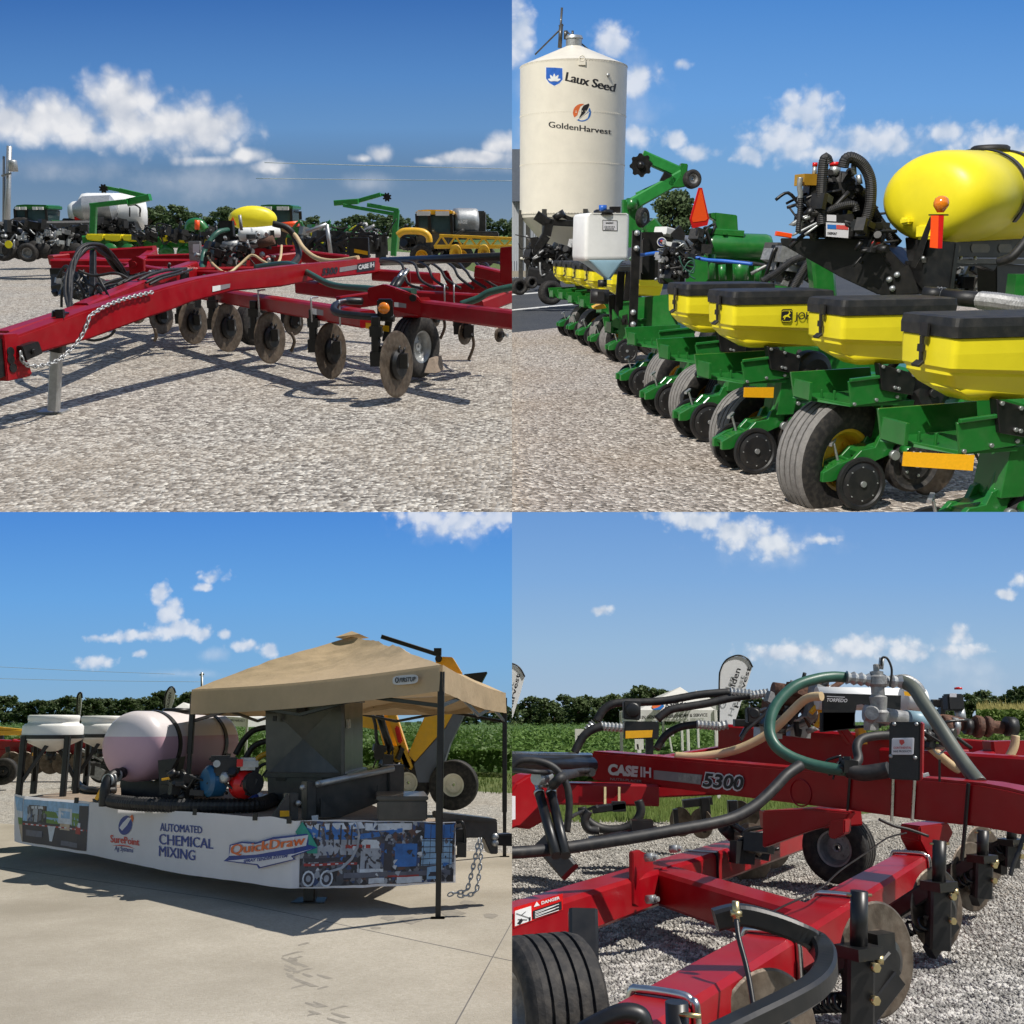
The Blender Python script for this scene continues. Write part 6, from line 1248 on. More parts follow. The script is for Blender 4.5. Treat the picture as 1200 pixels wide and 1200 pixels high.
it += [('steel', arcp+[(u-.014, v-.03) for u, v in arcp[::-1]])]
prints('printed_photo', fC, ((352, 962.5), (534, 964), (531, 1033), (347, 1040)), it)
mb = MB(); mb.poly(pp(fC, [(346, 975), (354, 963), (364, 978), (372, 992), (372, 1000), (360, 1000)], .014)); Bn.add('printed_patch', mb, ink['teal'])
# ---- cone-bottomed tanks on stands
def cone_tank(px, d, rpx, ytop, ybot, legs, label):
    c = p(px, 860, d); c.z = 0; r = rpx*d/1200; zz = lambda y: p(px, y, d).z
    T = Thing(P, 'cone_tank', label, 'tank', V((c.x, c.y, DZ)), 'white cone tanks on black stands')
    h = ybot-ytop; Y = lambda k: zz(ytop+h*k)
    T.add('tank', MB().lathe(c, Z, [(.01, Y(.99)), (r*.12, Y(.98)), (r*.93, Y(.68)), (r*.99, Y(.64)), (r, Y(.60)), (r, Y(.30)), (r*.93, Y(.235)), (r*.84, Y(.22)), (r*.83, Y(.16)), (r*.85, Y(.13)), (r*.85, Y(.02)), (r*.8, Y(0)), (.02, Y(-.01))], 48), wplast)
    T.add('band', MB().lathe(c, Z, [(r*1.0, Y(.52)), (r*1.035, Y(.52)), (r*1.035, Y(.62)), (r*1.0, Y(.62))], 48, sm=False, cap=False), black)
    for i in range(4):
        a = i*math.pi/2+.9; e = c+V((math.cos(a), math.sin(a), 0))*r*1.02
        T.add('leg', MB().bar(e+V((0, 0, DZ)), e+V((0, 0, Y(.55))), .055, .055, (1, 0, 0)), black)
        e2 = c+V((math.cos(a+.785), math.sin(a+.785), 0))*r*.55; T.add('brace', MB().bar(e+V((0, 0, DZ+.12)), V((e2.x, e2.y, Y(.80))), .04, .04), black)
    T.add('outlet', MB().cyl(c+V((0, 0, Y(1.2))), c+V((0, 0, Y(.97))), .05, 12), black)
    return T
cone_tank(62, 11.0, 32.5, 838, 882, 0, 'front white cone tank on a black stand at the rear end of the trailer')
cone_tank(121, 12.0, 29, 839, 879, 0, 'rear white cone tank, partly hidden behind the long pink filled tank')
# ---- long tank with pink liquid
ca = p(151, 874, 9.75); cb = p(252, 869.5, 11.2); ca.z = cb.z = 1.145; ax_ = (cb-ca); Lt = ax_.length; r_ = .325
mb = MB(); pr = [(-.08, .02), (-.075, .1), (-.05, .2), (-.005, .28), (.05, .315), (.1, r_), (Lt*.48, r_), (Lt*.5, r_*1.0), (Lt-.1, r_), (Lt-.05, .31), (Lt+.0, .28), (Lt+.05, .2), (Lt+.08, .02)]
mb.lathe(ca, ax_, [(b, a) for a, b in pr], 64)
T = Thing(P, 'liquid_tank', 'long white horizontal tank half full of pink liquid, strapped on black cradles', 'tank', V((ca.x, ca.y, DZ)))
tk_ = T.add('tank', mb, [ptop, pinkl])
bm = bmesh.new(); bm.from_mesh(tk_.data); lv = 1.235-DZ
bmesh.ops.bisect_plane(bm, geom=bm.verts[:]+bm.edges[:]+bm.faces[:], plane_co=(0, 0, lv), plane_no=(0, 0, 1))
for f in bm.faces: f.material_index = 1 if f.calc_center_median().z < lv else 0
bm.to_mesh(tk_.data); bm.free()
axn = ax_.normalized(); un = V((axn.y, -axn.x, 0)).normalized()
for t in (.22, .78):
    rr = [];
    for j in range(33):
        a = -.45+(math.pi+.9)*j/32; o = un*math.cos(a)+Z*math.sin(a); q0 = ca+ax_*t; rr.append([q0+o*(r_+.003)-axn*.03, q0+o*(r_+.012)-axn*.03, q0+o*(r_+.012)+axn*.03, q0+o*(r_+.003)+axn*.03])
    T.add('strap', MB().rings(rr, False, True), black)
    q0 = ca+ax_*t; mb = MB(); pts = [q0+un*(r_*1.02*math.cos(a))+Z*(r_*1.02*math.sin(a)) for a in [math.pi+.35+(math.pi-.7)*j/12 for j in range(13)]]
    mb.prism([q0-un*.33+Z*(-.1)]+pts+[q0+un*.33+Z*(-.1), q0+un*.27+Z*(DZ-q0.z), q0-un*.27+Z*(DZ-q0.z)], axn*.1); T.add('cradle', mb, black)
T.add('manway', MB().lathe(ca+ax_*.5+Z*(r_-.03), Z, [(.14, 0), (.14, .05), (.12, .06), (.02, .065)], 24), black)
q = ca-axn*.06-Z*.23; mb = MB(); mb.cyl(q, q-axn*.10-Z*.02, .05, 12); mb.tube([q-axn*.08, q-axn*.18-Z*.03, q-axn*.24-Z*.12, q-axn*.24-Z*.28], .045, 10); T.add('outlet_pipe', mb, satin)
for k in (.08, .16, .2): T.add('clamp', MB().cyl(q-axn*k-Z*.1*k*3, q-axn*(k+.02)-Z*.1*k*3, .06, 12), galv)
mb = MB(); f = P.vp(p(110, 925, 9.6), p(130, 925, 9.5)); slab(mb, f, [(124, 912), (127.5, 914), (114, 938), (110.5, 936)], .02); T.add('valve_handle', mb, reflect)
mb = MB(); mb.bar(p(190, 913.5, 9.0), p(211, 910, 9.0), .03, .02); T.add('valve_handle', mb, reflect)
clutter(T, 'plumbing', P, 200, 240, 910, 931, 9.0, 40, [satin, black, satin, black], .12, 61)
mb = MB(); slab(mb, P.vp(p(184, 900, 9.2), p(208, 900, 9.2)), [(185, 891), (208, 888), (197, 908), (197, 930), (187, 932)], .1); T.add('bracket', mb, black)
# hoses lying on the deck
def deckhose(pts, r, lab, rib=True):
    mb = MB(); P3 = [g(x, y, DZ+r) for x, y in pts]; (mb.ribbed(P3, r, .035, .008) if rib else mb.tube(P3, r)); o = mb.build('suction_hose', hoseb, P, base=g(pts[0][0], pts[0][1], DZ)); tag(o, lab, 'hose')
deckhose([(122, 928), (126, 936), (140, 940), (180, 943), (240, 944), (300, 943), (322, 936), (338, 934)], .062, 'thick black ribbed suction hose lying along the front edge of the trailer deck')
deckhose([(92, 918), (98, 924), (112, 927), (135, 926)], .035, 'thin black hose curling from the cone tank stand towards the pink tank', False)
# ---- engine pump
E = Thing(P, 'engine_pump', 'small engine pump with blue fan housing and red pump body on the deck', 'pump', g(270, 932, DZ))
d = 8.9
mb = MB(); mb.lathe(p(252, 915, d), (-.75, -.65, 0), [(.02, .09), (.1, .09), (.13, .06), (.13, -.05), (.1, -.07), (.02, -.07)], 24, sm=False); E.add('fan_housing', mb, M('blue_paint', (.01, .09, .2), .4, coat=.3))
mb = MB(); mb.lathe(p(286, 919, d), (.75, -.65, 0), [(.02, .14), (.05, .14), (.1, .06), (.12, .02), (.12, -.05), (.07, -.1), (.02, -.1)], 24, sm=False); mb.box(p(277, 919, d), (.1, .12, .12), .4); E.add('pump_body', mb, redref)
mb = MB(); mb.lathe(p(297, 918, d-.08), (.75, -.65, 0), [(.02, .02), (.09, .02), (.09, -.03), (.02, -.03)], 20, sm=False); E.add('pump_cover', mb, satin)
mb = MB(); mb.box(p(265, 899, d), (.2, .22, .16), .3); mb.box(p(258, 889, d), (.18, .2, .05), .3); E.add('engine_block', mb, satin, bev=.015)
mb = MB(); mb.box(p(290, 895, d), (.17, .2, .1), .3); E.add('fuel_tank', mb, galv, bev=.025)
mb = MB(); mb.box(p(281, 894, d-.12), (.05, .02, .06), .3); E.add('label_plate', mb, redref)
mb = MB(); mb.cyl(p(254, 895, d-.1), p(254, 895, d-.16), .03, 12); mb.lathe(p(263, 911, d-.1), (-.3, -1, 0), [(.02, .03), (.045, .02), (.05, -.02), (.02, -.03)], 14); E.add('starter', mb, galv)
clutter(E, 'plumbing', P, 246, 300, 900, 930, d, 34, [satin, black, satin], .10, 63)
mb = MB()
for pts in ([(276, 884), (285, 868), (296, 857), (308, 853), (318, 853)], [(288, 888), (296, 876), (306, 870), (318, 868)], [(296, 896), (306, 886), (318, 882)], [(298, 905), (308, 896), (318, 894)]):
    E.add('hose', MB().tube([p(x, y, 10.2) for x, y in pts], .028 if pts[0][0] != 298 else .016), hoseb if pts[0][0] != 296 else yel2)
# gloves / cloth
mb = MB(); rn = random.Random(4)
def lump(c, r, sx, sy, sz):
    rings = []
    for i in range(1, 9):
        t = math.pi*i/9; ring = []
        for j in range(14):
            a = j*math.pi/7; k = 1+.22*mnoise.noise(V((c.x*9+i*.5, j*.7, i*.3))); ring.append(c+V((r*sx*k*math.sin(t)*math.cos(a), r*sy*k*math.sin(t)*math.sin(a), r*sz*k*math.cos(t)+r*sz*.9)))
        rings.append(ring)
    mb.rings(rings, True, True)
c = g(303, 944, DZ); lump(c, .07, 1, 1, .9); lump(g(313, 945, DZ), .065, 1, 1, .9); mb.m = 1; lump(g(296, 946, DZ), .06, 1.1, 1, 1.1); lump(g(289, 947, DZ), .05, 1.6, 1, .35)
o = mb.build('work_gloves', [cloth, dkblue], P, base=c); tag(o, 'bundle of blue and white work gloves lying on the trailer deck', 'gloves')
# ---- big charcoal bin
Bi = Thing(P, 'batch_bin', 'large charcoal steel bin with pyramid pressed sides on a forklift skid', 'bin', V((p(360, 900, 8.9).x, 9.2, DZ)))
b0, b1 = p(312, 905, 9.7), p(402, 905, 9.1); fF = P.vp(b0, b1); nb = fF.n
q = lambda x, y, o=0: fF(x, y, o)
rt = p(425, 905, 10.3); rt.z = b1.z
mb = MB(); TLq, TRq, BRq, BLq = q(311, 824), q(402, 818), q(402, 909), q(312, 908); ce = q(355, 866, -.06)
for a, b in ((TLq, TRq), (TRq, BRq), (BRq, BLq), (BLq, TLq)): mb.poly([a, b, ce])
off = V((rt.x-b1.x, rt.y-b1.y, 0)); mb.poly([TRq, TRq+off, BRq+off, BRq]); mb.poly([TLq, TLq+off, BLq+off, BLq]); mb.poly([TLq, TRq, TRq+off, TLq+off]); mb.poly([TLq+off, TRq+off, BRq+off, BLq+off]); Bi.add('body', mb, dkgrey)
mb = MB()
for a, b in ((TLq, TRq), (BLq, BRq)): mb.bar(a, b, .05, .05)
mb.bar(TRq, BRq, .035, .035, (1, 0, 0)); mb.bar(TRq, TRq+off, .05, .05); Bi.add('frame', mb, dkgrey)
mb = MB(); mb.prism([q(313, 907, .02), q(408, 907, .02), q(408, 941, .02), q(314, 938, .02)], off); sk = Bi.add('skid', mb, dkgrey, bev=.008)
mb = MB()
for x0, x1 in ((323, 335), (377, 394)): mb = MB().poly([q(x0, 911, .026), q(x1, 911, .026), q(x1, 915.5, .026), q(x0, 915, .026)]); Bi.add('fork_slot', mb, black, sk)
f2 = P.vp(b1, rt); mb = MB(); mb.ring(f2(408.5, 848, .01), f2.n, .035, .008, 14, 6); mb.poly([f2(406, 853, .006), f2(411, 853, .006), f2(411, 843, .006), f2(406, 843, .006)]); Bi.add('latch', mb, galv)
mb = MB(); mb.box(q(353, 832, .02), (.08, .04, .04)); mb.box(q(322, 842, .03), (.03, .03, .05)); Bi.add('lug', mb, black)
# ---- tan canopy
Fc, Lc, Rc = p(517, 779, 7.7), p(226, 808, 10.0), p(591.5, 812, 11.0); Bc = Lc+Rc-Fc; Bc.z = (Lc.z+Rc.z)/2; Pk = p(412, 746, 10.3)
Cn = Thing(P, 'canopy_tent', 'tan pop up canopy tent on black legs shading the trailer', 'canopy', g(517, 1060))
mb = MB(); N_ = 30
for a, b in ((Lc, Fc), (Fc, Rc), (Rc, Bc), (Bc, Lc)):
    b0_ = len(mb.v)
    for i in range(N_+1):
        for j in range(N_+1):
            s, t = i/N_, j/N_; e = a.lerp(b, s); e = e+V((0, 0, -.03*math.sin(math.pi*s))); q1 = e.lerp(Pk, t); sag = .03*math.sin(math.pi*t)-.07*math.sin(math.pi*t)*math.sin(math.pi*s)
            wr = mnoise.noise(V((q1.x*2.2, q1.y*2.2, 3)))*.03+mnoise.noise(V((q1.x*7, q1.y*7+q1.z*9, 8)))*.018; mb.v.append(tuple(q1+V((0, 0, sag+wr*math.sin(math.pi*min(1, t*1.02))))))
    for i in range(N_):
        for j in range(N_): mb.face((b0_+i*(N_+1)+j, b0_+(i+1)*(N_+1)+j, b0_+(i+1)*(N_+1)+j+1, b0_+i*(N_+1)+j+1), True)
top_ = Cn.add('roof', mb, canvas)
for a, b, h1, h2 in ((Lc, Fc, .235, .195), (Fc, Rc, .195, .21), (Rc, Bc, .2, .2), (Bc, Lc, .2, .235)):
    mb = MB(); nrm = V((b.y-a.y, a.x-b.x, 0)).normalized()
    for i in range(25):
        s = i/24; e = a.lerp(b, s)+V((0, 0, -.03*math.sin(math.pi*s))); h = h1+(h2-h1)*s
        for j in range(5): t = j/4; mb.v.append(tuple(e+nrm*(.012+.018*t*mnoise.noise(V((e.x*5, e.y*5, t))))+V((0, 0, -h*t))))
    for i in range(24):
        for j in range(4): mb.face((i*5+j, i*5+j+1, (i+1)*5+j+1, (i+1)*5+j), True)
    Cn.add('valance', mb, canvas)
mb = MB(); k = .11; q4 = [Pk+(c-Pk)*k+V((0, 0, .05)) for c in (Lc, Fc, Rc, Bc)]
for a, b in zip(q4, q4[1:]+q4[:1]): mb.poly([a, b, Pk+V((0, 0, .055))])
Cn.add('vent_cap', mb, canvas)
for c, zb_, sh in ((Fc, 0, -.02), (Lc, DZ, 0), (Rc, 0, 0), (Bc, 0, 0)):
    mb = MB(); mb.bar(V((c.x, c.y+.03, zb_)), V((c.x, c.y+.03, c.z-.05)), .038, .038, (1, 0, 0)); mb.bar(V((c.x, c.y+.03, zb_+.45)), V((c.x, c.y+.03, c.z-.05)), .05, .05, (1, 0, 0)); mb.box(V((c.x, c.y, zb_+.006)), (.1, .1, .012)); Cn.add('leg', mb, black)
mb = MB()
for a, b in ((Lc, Fc), (Fc, Rc), (Rc, Bc), (Bc, Lc)):
    for s0, s1, z0, z1 in ((0, .5, -.2, -.42), (0, .5, -.42, -.2), (.5, 1, -.2, -.42), (.5, 1, -.42, -.2)): u0 = a.lerp(b, s0); u1 = a.lerp(b, s1); mb.bar(u0+V((0, .04, z0+.12)), u1+V((0, .04, z1+.12)), .02, .03)
Cn.add('truss', mb, black)
fV = P.vp(Lc, Fc); mb = MB(); mb.poly([fV(475+15*c_, 796.5+5.5*s_-c_*1.2, .05) for c_, s_ in [(math.copysign(abs(math.cos(k*.2618))**.5, math.cos(k*.2618)), math.copysign(abs(math.sin(k*.2618))**.6, math.sin(k*.2618))) for k in range(24)]]); Cn.add('badge', mb, silver)
mb = MB(); ptext(mb, fV, 'FIRSTUP', (468, 799.5), (487, 798), 5, 5, .06, .15, .03); mb.ring(fV(465, 797, .06), fV.n, .018, .004, 12, 5); Cn.add('lettering', mb, blk_ink)
# ---- yellow loader behind
d = 15.6; hubw = M('cream_hub_paint', (.78, .74, .60), .45)
Lo = Thing(P, 'auger_cart', 'yellow machine with big cream hubbed tyres and an angled dark chute behind the canopy', 'farm machine', g(510, 947))
tyre(Lo, p(532, 919.5, d), (-.12, -1, 0), .36, .26, hubw, 'wheel', 2, None, .46); tyre(Lo, p(479, 917, d+.2), (-.12, -1, 0), .34, .26, hubw, 'wheel', 2, None, .46)
def plate(name, pts, th, m, dd=d): f = P.vp(p(440, 880, dd), p(560, 880, dd)); mb = MB(); slab(mb, f, pts, th); return Lo.add(name, mb, m, bev=.01)
plate('lift_arm', [(424, 834), (446, 834), (446, 856), (424, 852)], .3, yel2, d+.2); plate('lift_arm', [(453, 834), (463, 834), (484, 900), (474, 902)], .2, yel2); plate('side_frame', [(447, 880), (470, 872), (483, 902), (446, 897)], .4, yel2); plate('side_frame', [(440, 838), (456, 838), (468, 882), (452, 886)], .12, yel2, d+.3)
plate('chute', [(500, 834), (532, 834), (522, 852), (486, 893), (478, 884)], .5, yel2); plate('chute_side', [(531, 834), (545, 834), (527, 872), (513, 917), (490, 917), (485, 895), (522, 853)], .55, roofm, d+.02)
mb = MB(); mb.box(p(467, 861, d-.1), (.07, .05, .26), 0, -.25); Lo.add('tail_lamp', mb, redref, bev=.02)
mb = MB()
for pts in ([(436, 836), (440, 850), (442, 870), (450, 882)], [(448, 838), (452, 856), (458, 872), (455, 884)]): Lo.add('hydraulic_hose', MB().tube([p(x, y, d-.2) for x, y in pts], .025), hoseb)
Lo.add('hydraulic_cylinder', MB().cyl(p(444, 836, d-.15), p(458, 880, d-.15), .055, 12), black)
plate('boom_head', [(510, 769), (530, 770), (541, 788), (538, 800), (512, 800)], .4, yel2, d+1.5); Lo.add('boom_pipe', MB().bar(p(447, 746, d+1.4), p(513, 767, d+1.4), .09, .07), black)
mb = MB(); mb.box(p(513, 764, d+1.3), (.12, .12, .12)); mb.cyl(p(514, 772, d+1.3), p(514, 772, d+1.2), .06, 10); Lo.add('pivot', mb, black)
plate('spout', [(543, 790), (571, 787), (563, 802), (552, 806)], .4, black, d+1.5); plate('chute_side', [(512, 790), (545, 795), (530, 838), (505, 838)], .4, yel2, d+1.2)
clutter(Lo, 'plumbing', P, 440, 475, 876, 898, d-.1, 20, [black, satin], .2, 66)
# ---- far things
def tent(P_, name_lab, pk, lft, rgt, vb, d, legs=True, mat=tentw):
    T = Thing(P_, 'canopy_tent', name_lab, 'canopy', P_.g(pk[0], 842+P_.h*1200/d))
    a, b, t = P_.p(*lft, d-1.3), P_.p(*rgt, d-1.3), P_.p(*pk, d+.3); dv = V((0, 3, 0)); mb = MB()
    c4 = [a, b, b+dv, a+dv]
    for i in range(4): mb.poly([c4[i], c4[(i+1) % 4], t])
    T.add('roof', mb, mat); mb = MB(); hv = (vb-lft[1])*d/1200
    for i in range(4): q0, q1 = c4[i], c4[(i+1) % 4]; mb.poly([q0, q1, q1-V((0, 0, hv)), q0-V((0, 0, hv))])
    T.add('valance', mb, mat)
    for c in c4: T.add('leg', MB().bar(V((c.x, c.y, 0)), c, .06, .06, (1, 0, 0)), wpaint)
    return T, P_.vp(a, b)
tent(P, 'white canopy tent with a pointed top just behind the long pink tank', (215, 823), (195, 836), (229, 834), 843, 32)
T, f = tent(P, 'low white canopy tent with small lettering beside the charcoal bin', (262, 833), (236, 838), (290, 841), 848, 30)
mb = MB(); ptext(mb, f, 'GOLDEN HARVEST', (262, 845), (287, 846), 2.6, 2.6, .02, 0, .02); T.add('lettering', mb, blk_ink)
def feather(P_, lab, d, out, txt=None, edge=None):
    T = Thing(P_, 'feather_flag', lab, 'flag', P_.g(out[0][0], 842+P_.h*1200/d)); f = P_.vp(P_.p(out[0][0]-5, 800, d), P_.p(out[0][0]+5, 800, d))
    mb = MB(); slab(mb, f, out, .02); T.add('flag', mb, flagm)
    mb = MB(); mb.tube([f(x, y, .01) for x, y in edge], .016*d/20, 6, 4); T.add('pole', mb, black)
    if txt:
        for s, x0, y0, x1, y1, h in txt:
            mb = MB(); vs, fs = tmesh(s, 0, .02); X0, X1 = min(v[0] for v in vs), max(v[0] for v in vs); L_ = math.hypot(x1-x0, y1-y0); b0 = len(mb.v)
            for vx, vy, _ in vs:
                t = (vx-X0)/(X1-X0); nx, ny = (y1-y0)/L_, -(x1-x0)/L_; hh = vy/.7*h; mb.v.append(tuple(f(x0+(x1-x0)*t+nx*hh, y0+(y1-y0)*t+ny*hh, .04)))
            for q in fs: mb.face([b0+i for i in q])
            T.add('lettering', mb, blk_ink)
    return T, f
feather(P, 'narrow feather flag standing behind the two cone tanks', 34, [(90.5, 842), (90.5, 820), (92, 813), (94.5, 812), (96, 817), (95, 830), (93, 842)], [('GOLDEN', 93.2, 838, 94, 818, 1.8)], [(90.5, 858), (90.3, 822), (92, 813), (95.2, 812), (96.2, 818)])
feather(P, 'wider feather flag standing behind the long pink tank', 30, [(192, 834), (193.5, 818), (198, 806.5), (202.5, 806), (205.5, 812), (203, 823), (199, 834)], [('GOLDEN', 197, 833, 200.8, 812, 3)], [(192, 850), (193.3, 818), (198, 806.5), (203, 805.5), (205.7, 812)])
U = Thing(P, 'utility_pole', 'thin grey utility pole rising beyond the left side of the tan canopy', 'utility pole', g(237, 850)); U.add('pole', MB().cyl(p(237, 850, 120), p(236.5, 788, 120), .2, 8, .14), galv); U.add('crossarm', MB().bar(p(234, 791, 120), p(239, 790, 120), .16, .2), galv)
for a, b, nm in (((-10, 781), (205, 790), 'upper'), ((-10, 795), (235, 799), 'lower')):
    o = MB().tube([p(*a, 130), p((a[0]+b[0])/2, (a[1]+b[1])/2+.7, 130), p(*b, 130)], .022, 5).build('power_line', wpaint, P, base=p(*b, 130)); tag(o, nm+' thin power line in the sky left of the tan canopy', 'power line')
Im = Thing(P, 'fertilizer_applicator', 'red applicator frame with rusty discs on the gravel behind the cone tanks', 'farm implement', g(60, 905)); d = 24
for a, b, s in (((-5, 872, d), (108, 878, d), .22), ((-5, 882, d), (100, 884, d), .18), ((0, 874, d+2), (40, 868, d+2), .2), ((84, 874, d), (112, 872, d), .26), ((14, 870, d), (30, 884, d), .2), ((-4, 890, d), (26, 880, d), .16)): Im.add('frame_beam', MB().bar(p(*a), p(*b), s, s), red)
for x in (12, 28, 42, 60, 75, 94): c = p(x, 894, d-.3); k_ = Im.add('coulter', MB().bar(c+V((-.1, 0, .35)), c, .08, .08, (1, 0, 0)), black); Im.add('disc', MB().lathe(c, (.6, -.8, 0), [(.02, .02), (.24, .01), (.25, 0), (.24, -.01), (.02, -.02)], 20, sm=False), discm, k_)
tyre(Im, p(4, 904, 21), (.3, -1, 0), .26, .3, black); tyre(Im, p(121, 902, 22), (.3, -1, 0), .27, .22, cream); clutter(Im, 'plumbing', P, 105, 130, 880, 905, 22, 40, [black, satin, steelc], .3, 68)
Im.add('reflector', MB().bar(p(38, 884, d-.4), p(48, 884, d-.4), .03, .06), reflect)
Bo = Thing(P, 'spray_boom', 'long yellow truss boom reaching in from the left above the red applicator', 'boom', g(10, 890)); truss(Bo, 28, -14, 31, 853, 858.5, 5, yel2); Bo.add('support', MB().bar(p(2, 858, 28.2), p(2, 890, 28.2), .1, .1, (1, 0, 0)), black)
for x, y in ((478, 849), (491, 846), (552, 843), (566, 843), (572, 843)):
    o = MB(); c = g(x, y+8); o.box(c+V((0, 0, .85)), (.7, .05, .35)); o.bar(c, c+V((0, 0, .8)), .05, .05, (1, 0, 0)); o = o.build('field_sign', wpaint, P, base=c); tag(o, 'small white plot sign standing in the soybean field', 'sign', 'white plot signs in the field')
# ================================================================ lower right: close view of a red toolbar
P = BR; p = P.p; g = P.g
A = Thing(P, 'fertilizer_applicator', 'close red toolbar applicator with drawbar, hoses, black tanks and brown coulter discs', 'farm implement', g(800, 1060))
fT = P.vp(p(692, 900, 9.2), p(1200, 950, 6.0))
def bar_(name, a, b, w_, h_, m=red, ch=.10): return A.add(name, MB().bar(a, b, w_, h_, Z, ch), m)
U_ = V((.52, .854, 0)); Nn = V((-.854, .52, 0)); zt_ = .42
def e1(t): return V((.53, 3.7, zt_-.11))+U_*t+Nn*.12        # along bar 1
def e2(t): return V((-.02, 5.44, zt_-.11))+U_*t+Nn*.12       # along bar 2
bar_('toolbar_beam', e1(-.9), e1(5.35), .24, .225); bar_('toolbar_beam', e2(-1.2), e2(5.6), .24, .225)
a, b = V((1.0, 7.3, zt_-.115)), V((1.60, 5.62, zt_-.115)); bar_('cross_beam', a, b, .24, .22)
fJ = P.vp(p(740, 1020, 6.75), p(760, 1010, 7.1)); mb = MB(); slab(mb, fJ, [(742, 998), (750, 996), (765, 1004), (768, 1045), (752, 1066), (743, 1060)], .03, .03); A.add('joint_plate', mb, red, bev=.006)
for x, y, d in ((757, 1005, 6.7), (786, 995, 7.1), (758, 1054, 6.7)):
    mb = MB(); c = p(x, y, d); mb.cyl(c, c+V((.6, -.5, .1)).normalized()*.06, .028, 6); mb.cyl(c+V((.6, -.5, .1)).normalized()*.06, c+V((.6, -.5, .1)).normalized()*.085, .016, 10); A.add('bolt', mb, galv)
# main drawbar
mb = MB(); topl = [(692, 880), (800, 889), (900, 897.5), (1040, 908.5), (1100, 913), (1150, 917.5), (1180, 923), (1220, 933)]; botl = [(1220, 984), (1180, 975), (1150, 969.5), (1075, 961), (995, 949.5), (892, 937), (800, 925.5), (692, 914)]
slab(mb, fT, topl+botl, .24); A.add('drawbar_beam', mb, red, bev=.018)
mb = MB(); ptext(mb, fT, 'CASE', (712.5, 907), (748, 909.8), 11.5, 11, .008, .12, .06); ptext(mb, fT, 'IH', (750.5, 910), (763, 911), 11.5, 11, .008, 0, .03); A.add('lettering', mb, silver)
mb = MB(); mb.poly(pp(fT, [(766, 902.5), (823, 908), (821, 919.5), (766, 913)], .006)); st_ = A.add('decal_stripe', mb, greyd); mb = MB(); mb.poly(pp(fT, [(795, 906), (822, 908.6), (820.6, 918.4), (795, 915.5)], .009)); A.add('decal_stripe', mb, MAT['grey_casting'], st_)
mb = MB(); ptext(mb, fT, '5300', (822, 921.5), (872, 926), 16, 16, .010, .18, .085); A.add('lettering', mb, silver)
mb = MB(); ptext(mb, fT, '5300', (823, 921), (871.5, 925.5), 15.2, 15.2, .014, .18, .03); A.add('lettering', mb, blk_ink)
mb = MB(); ptext(mb, fT, 'NUTRI-PLACER', (715, 914.2), (752, 917.2), 3, 3, .006, .1, .01); A.add('lettering', mb, greyd)
mb = MB(); c = fT(938, 929, .004); mb.ring(c, fT.n, .09, .006, 24, 5); A.add('cover_plate', mb, red)
# rear beams of the frame
for a, b, w_, h_ in (((848, 872, 9.6), (1060, 888, 8.6), .22, .36), ((1040, 898, 8.6), (1215, 912, 7.6), .2, .3), ((1110, 872, 9.6), (1215, 880, 9.4), .2, .12), ((1130, 898, 8.4), (1190, 880, 9.8), .16, .14), ((1085, 886, 9), (1130, 888, 9), .2, .14), ((1176, 868, 9), (1178, 885, 9), .2, .3)):
    bar_('frame_beam', p(*a), p(*b), w_, h_)
for a, b, w_, h_ in (((652, 929, 8.6), (770, 931, 8.6), .24, .17), ((900, 962, 7.6), (998, 955, 7.7), .3, .12), ((760, 925, 9.6), (850, 921, 9.6), .2, .14), ((770, 893, 9.8), (850, 880, 9.8), .2, .1)): bar_('frame_beam', p(*a), p(*b), w_, h_)
f = P.vp(p(900, 960, 7.2), p(1000, 960, 6.8)); mb = MB(); slab(mb, f, [(893, 950), (952, 948), (997, 952), (990, 962), (945, 975), (893, 994)], .1); A.add('frame_gusset', mb, red, bev=.01)
mb = MB(); slab(mb, f, [(972, 962), (990, 960), (990, 977), (976, 984), (970, 980)], .1, .05); A.add('lug_plate', mb, red, bev=.008)
mb = MB(); f = P.vp(p(1070, 980, 7.8), p(1100, 980, 7.9)); slab(mb, f, [(1078, 968), (1112, 964), (1118, 976), (1104, 1005), (1090, 1008), (1078, 985)], .2); A.add('pivot_plate', mb, red, bev=.01)
# hinge plate and lift cylinder at the left
f = P.vp(p(600, 940, 6.6), p(660, 940, 6.9)); mb = MB(); slab(mb, f, [(594, 936), (606, 917), (620, 908), (634, 905), (644, 912), (652, 930), (651, 945), (640, 962), (622, 972), (606, 970), (594, 975)], .14); A.add('hinge_plate', mb, red, bev=.015)
mb = MB(); slab(mb, f, [(594, 932), (604, 933), (604, 960), (594, 962)], .01, .02); A.add('warning_decal', mb, vinyl)
for x0, x1 in ((630, 652), (644, 663)):
    q0, q1 = p(x0, 922, 6.3), p(x1, 1003, 5.9); mb = MB(); mb.cyl(q0.lerp(q1, .08), q1, .029, 16); mb.m = 1; mb.cyl(q0.lerp(q1, -.06), q0.lerp(q1, .1), .018, 12); mb.cyl(q0.lerp(q1, .08), q0.lerp(q1, .12), .033, 16); A.add('lift_cylinder', mb, [black, chrome])
mb = MB(); mb.bar(p(631, 917, 6.3), p(650, 918, 6.4), .06, .06); mb.cyl(p(628, 912, 6.2), p(643, 912, 6.3), .04, 12); A.add('clevis', mb, galv)
A.add('link_arm', MB().bar(p(636, 985, 6.4), p(668, 1022, 6.3), .12, .1, (0, 1, 0)), satin)
A.add('hydraulic_cylinder', MB().cyl(p(560, 893, 7.2), p(692, 897, 8.6), .07, 18), black); A.add('cylinder_rod', MB().cyl(p(560, 883, 7.2), p(692, 885, 8.6), .02, 10), chrome)
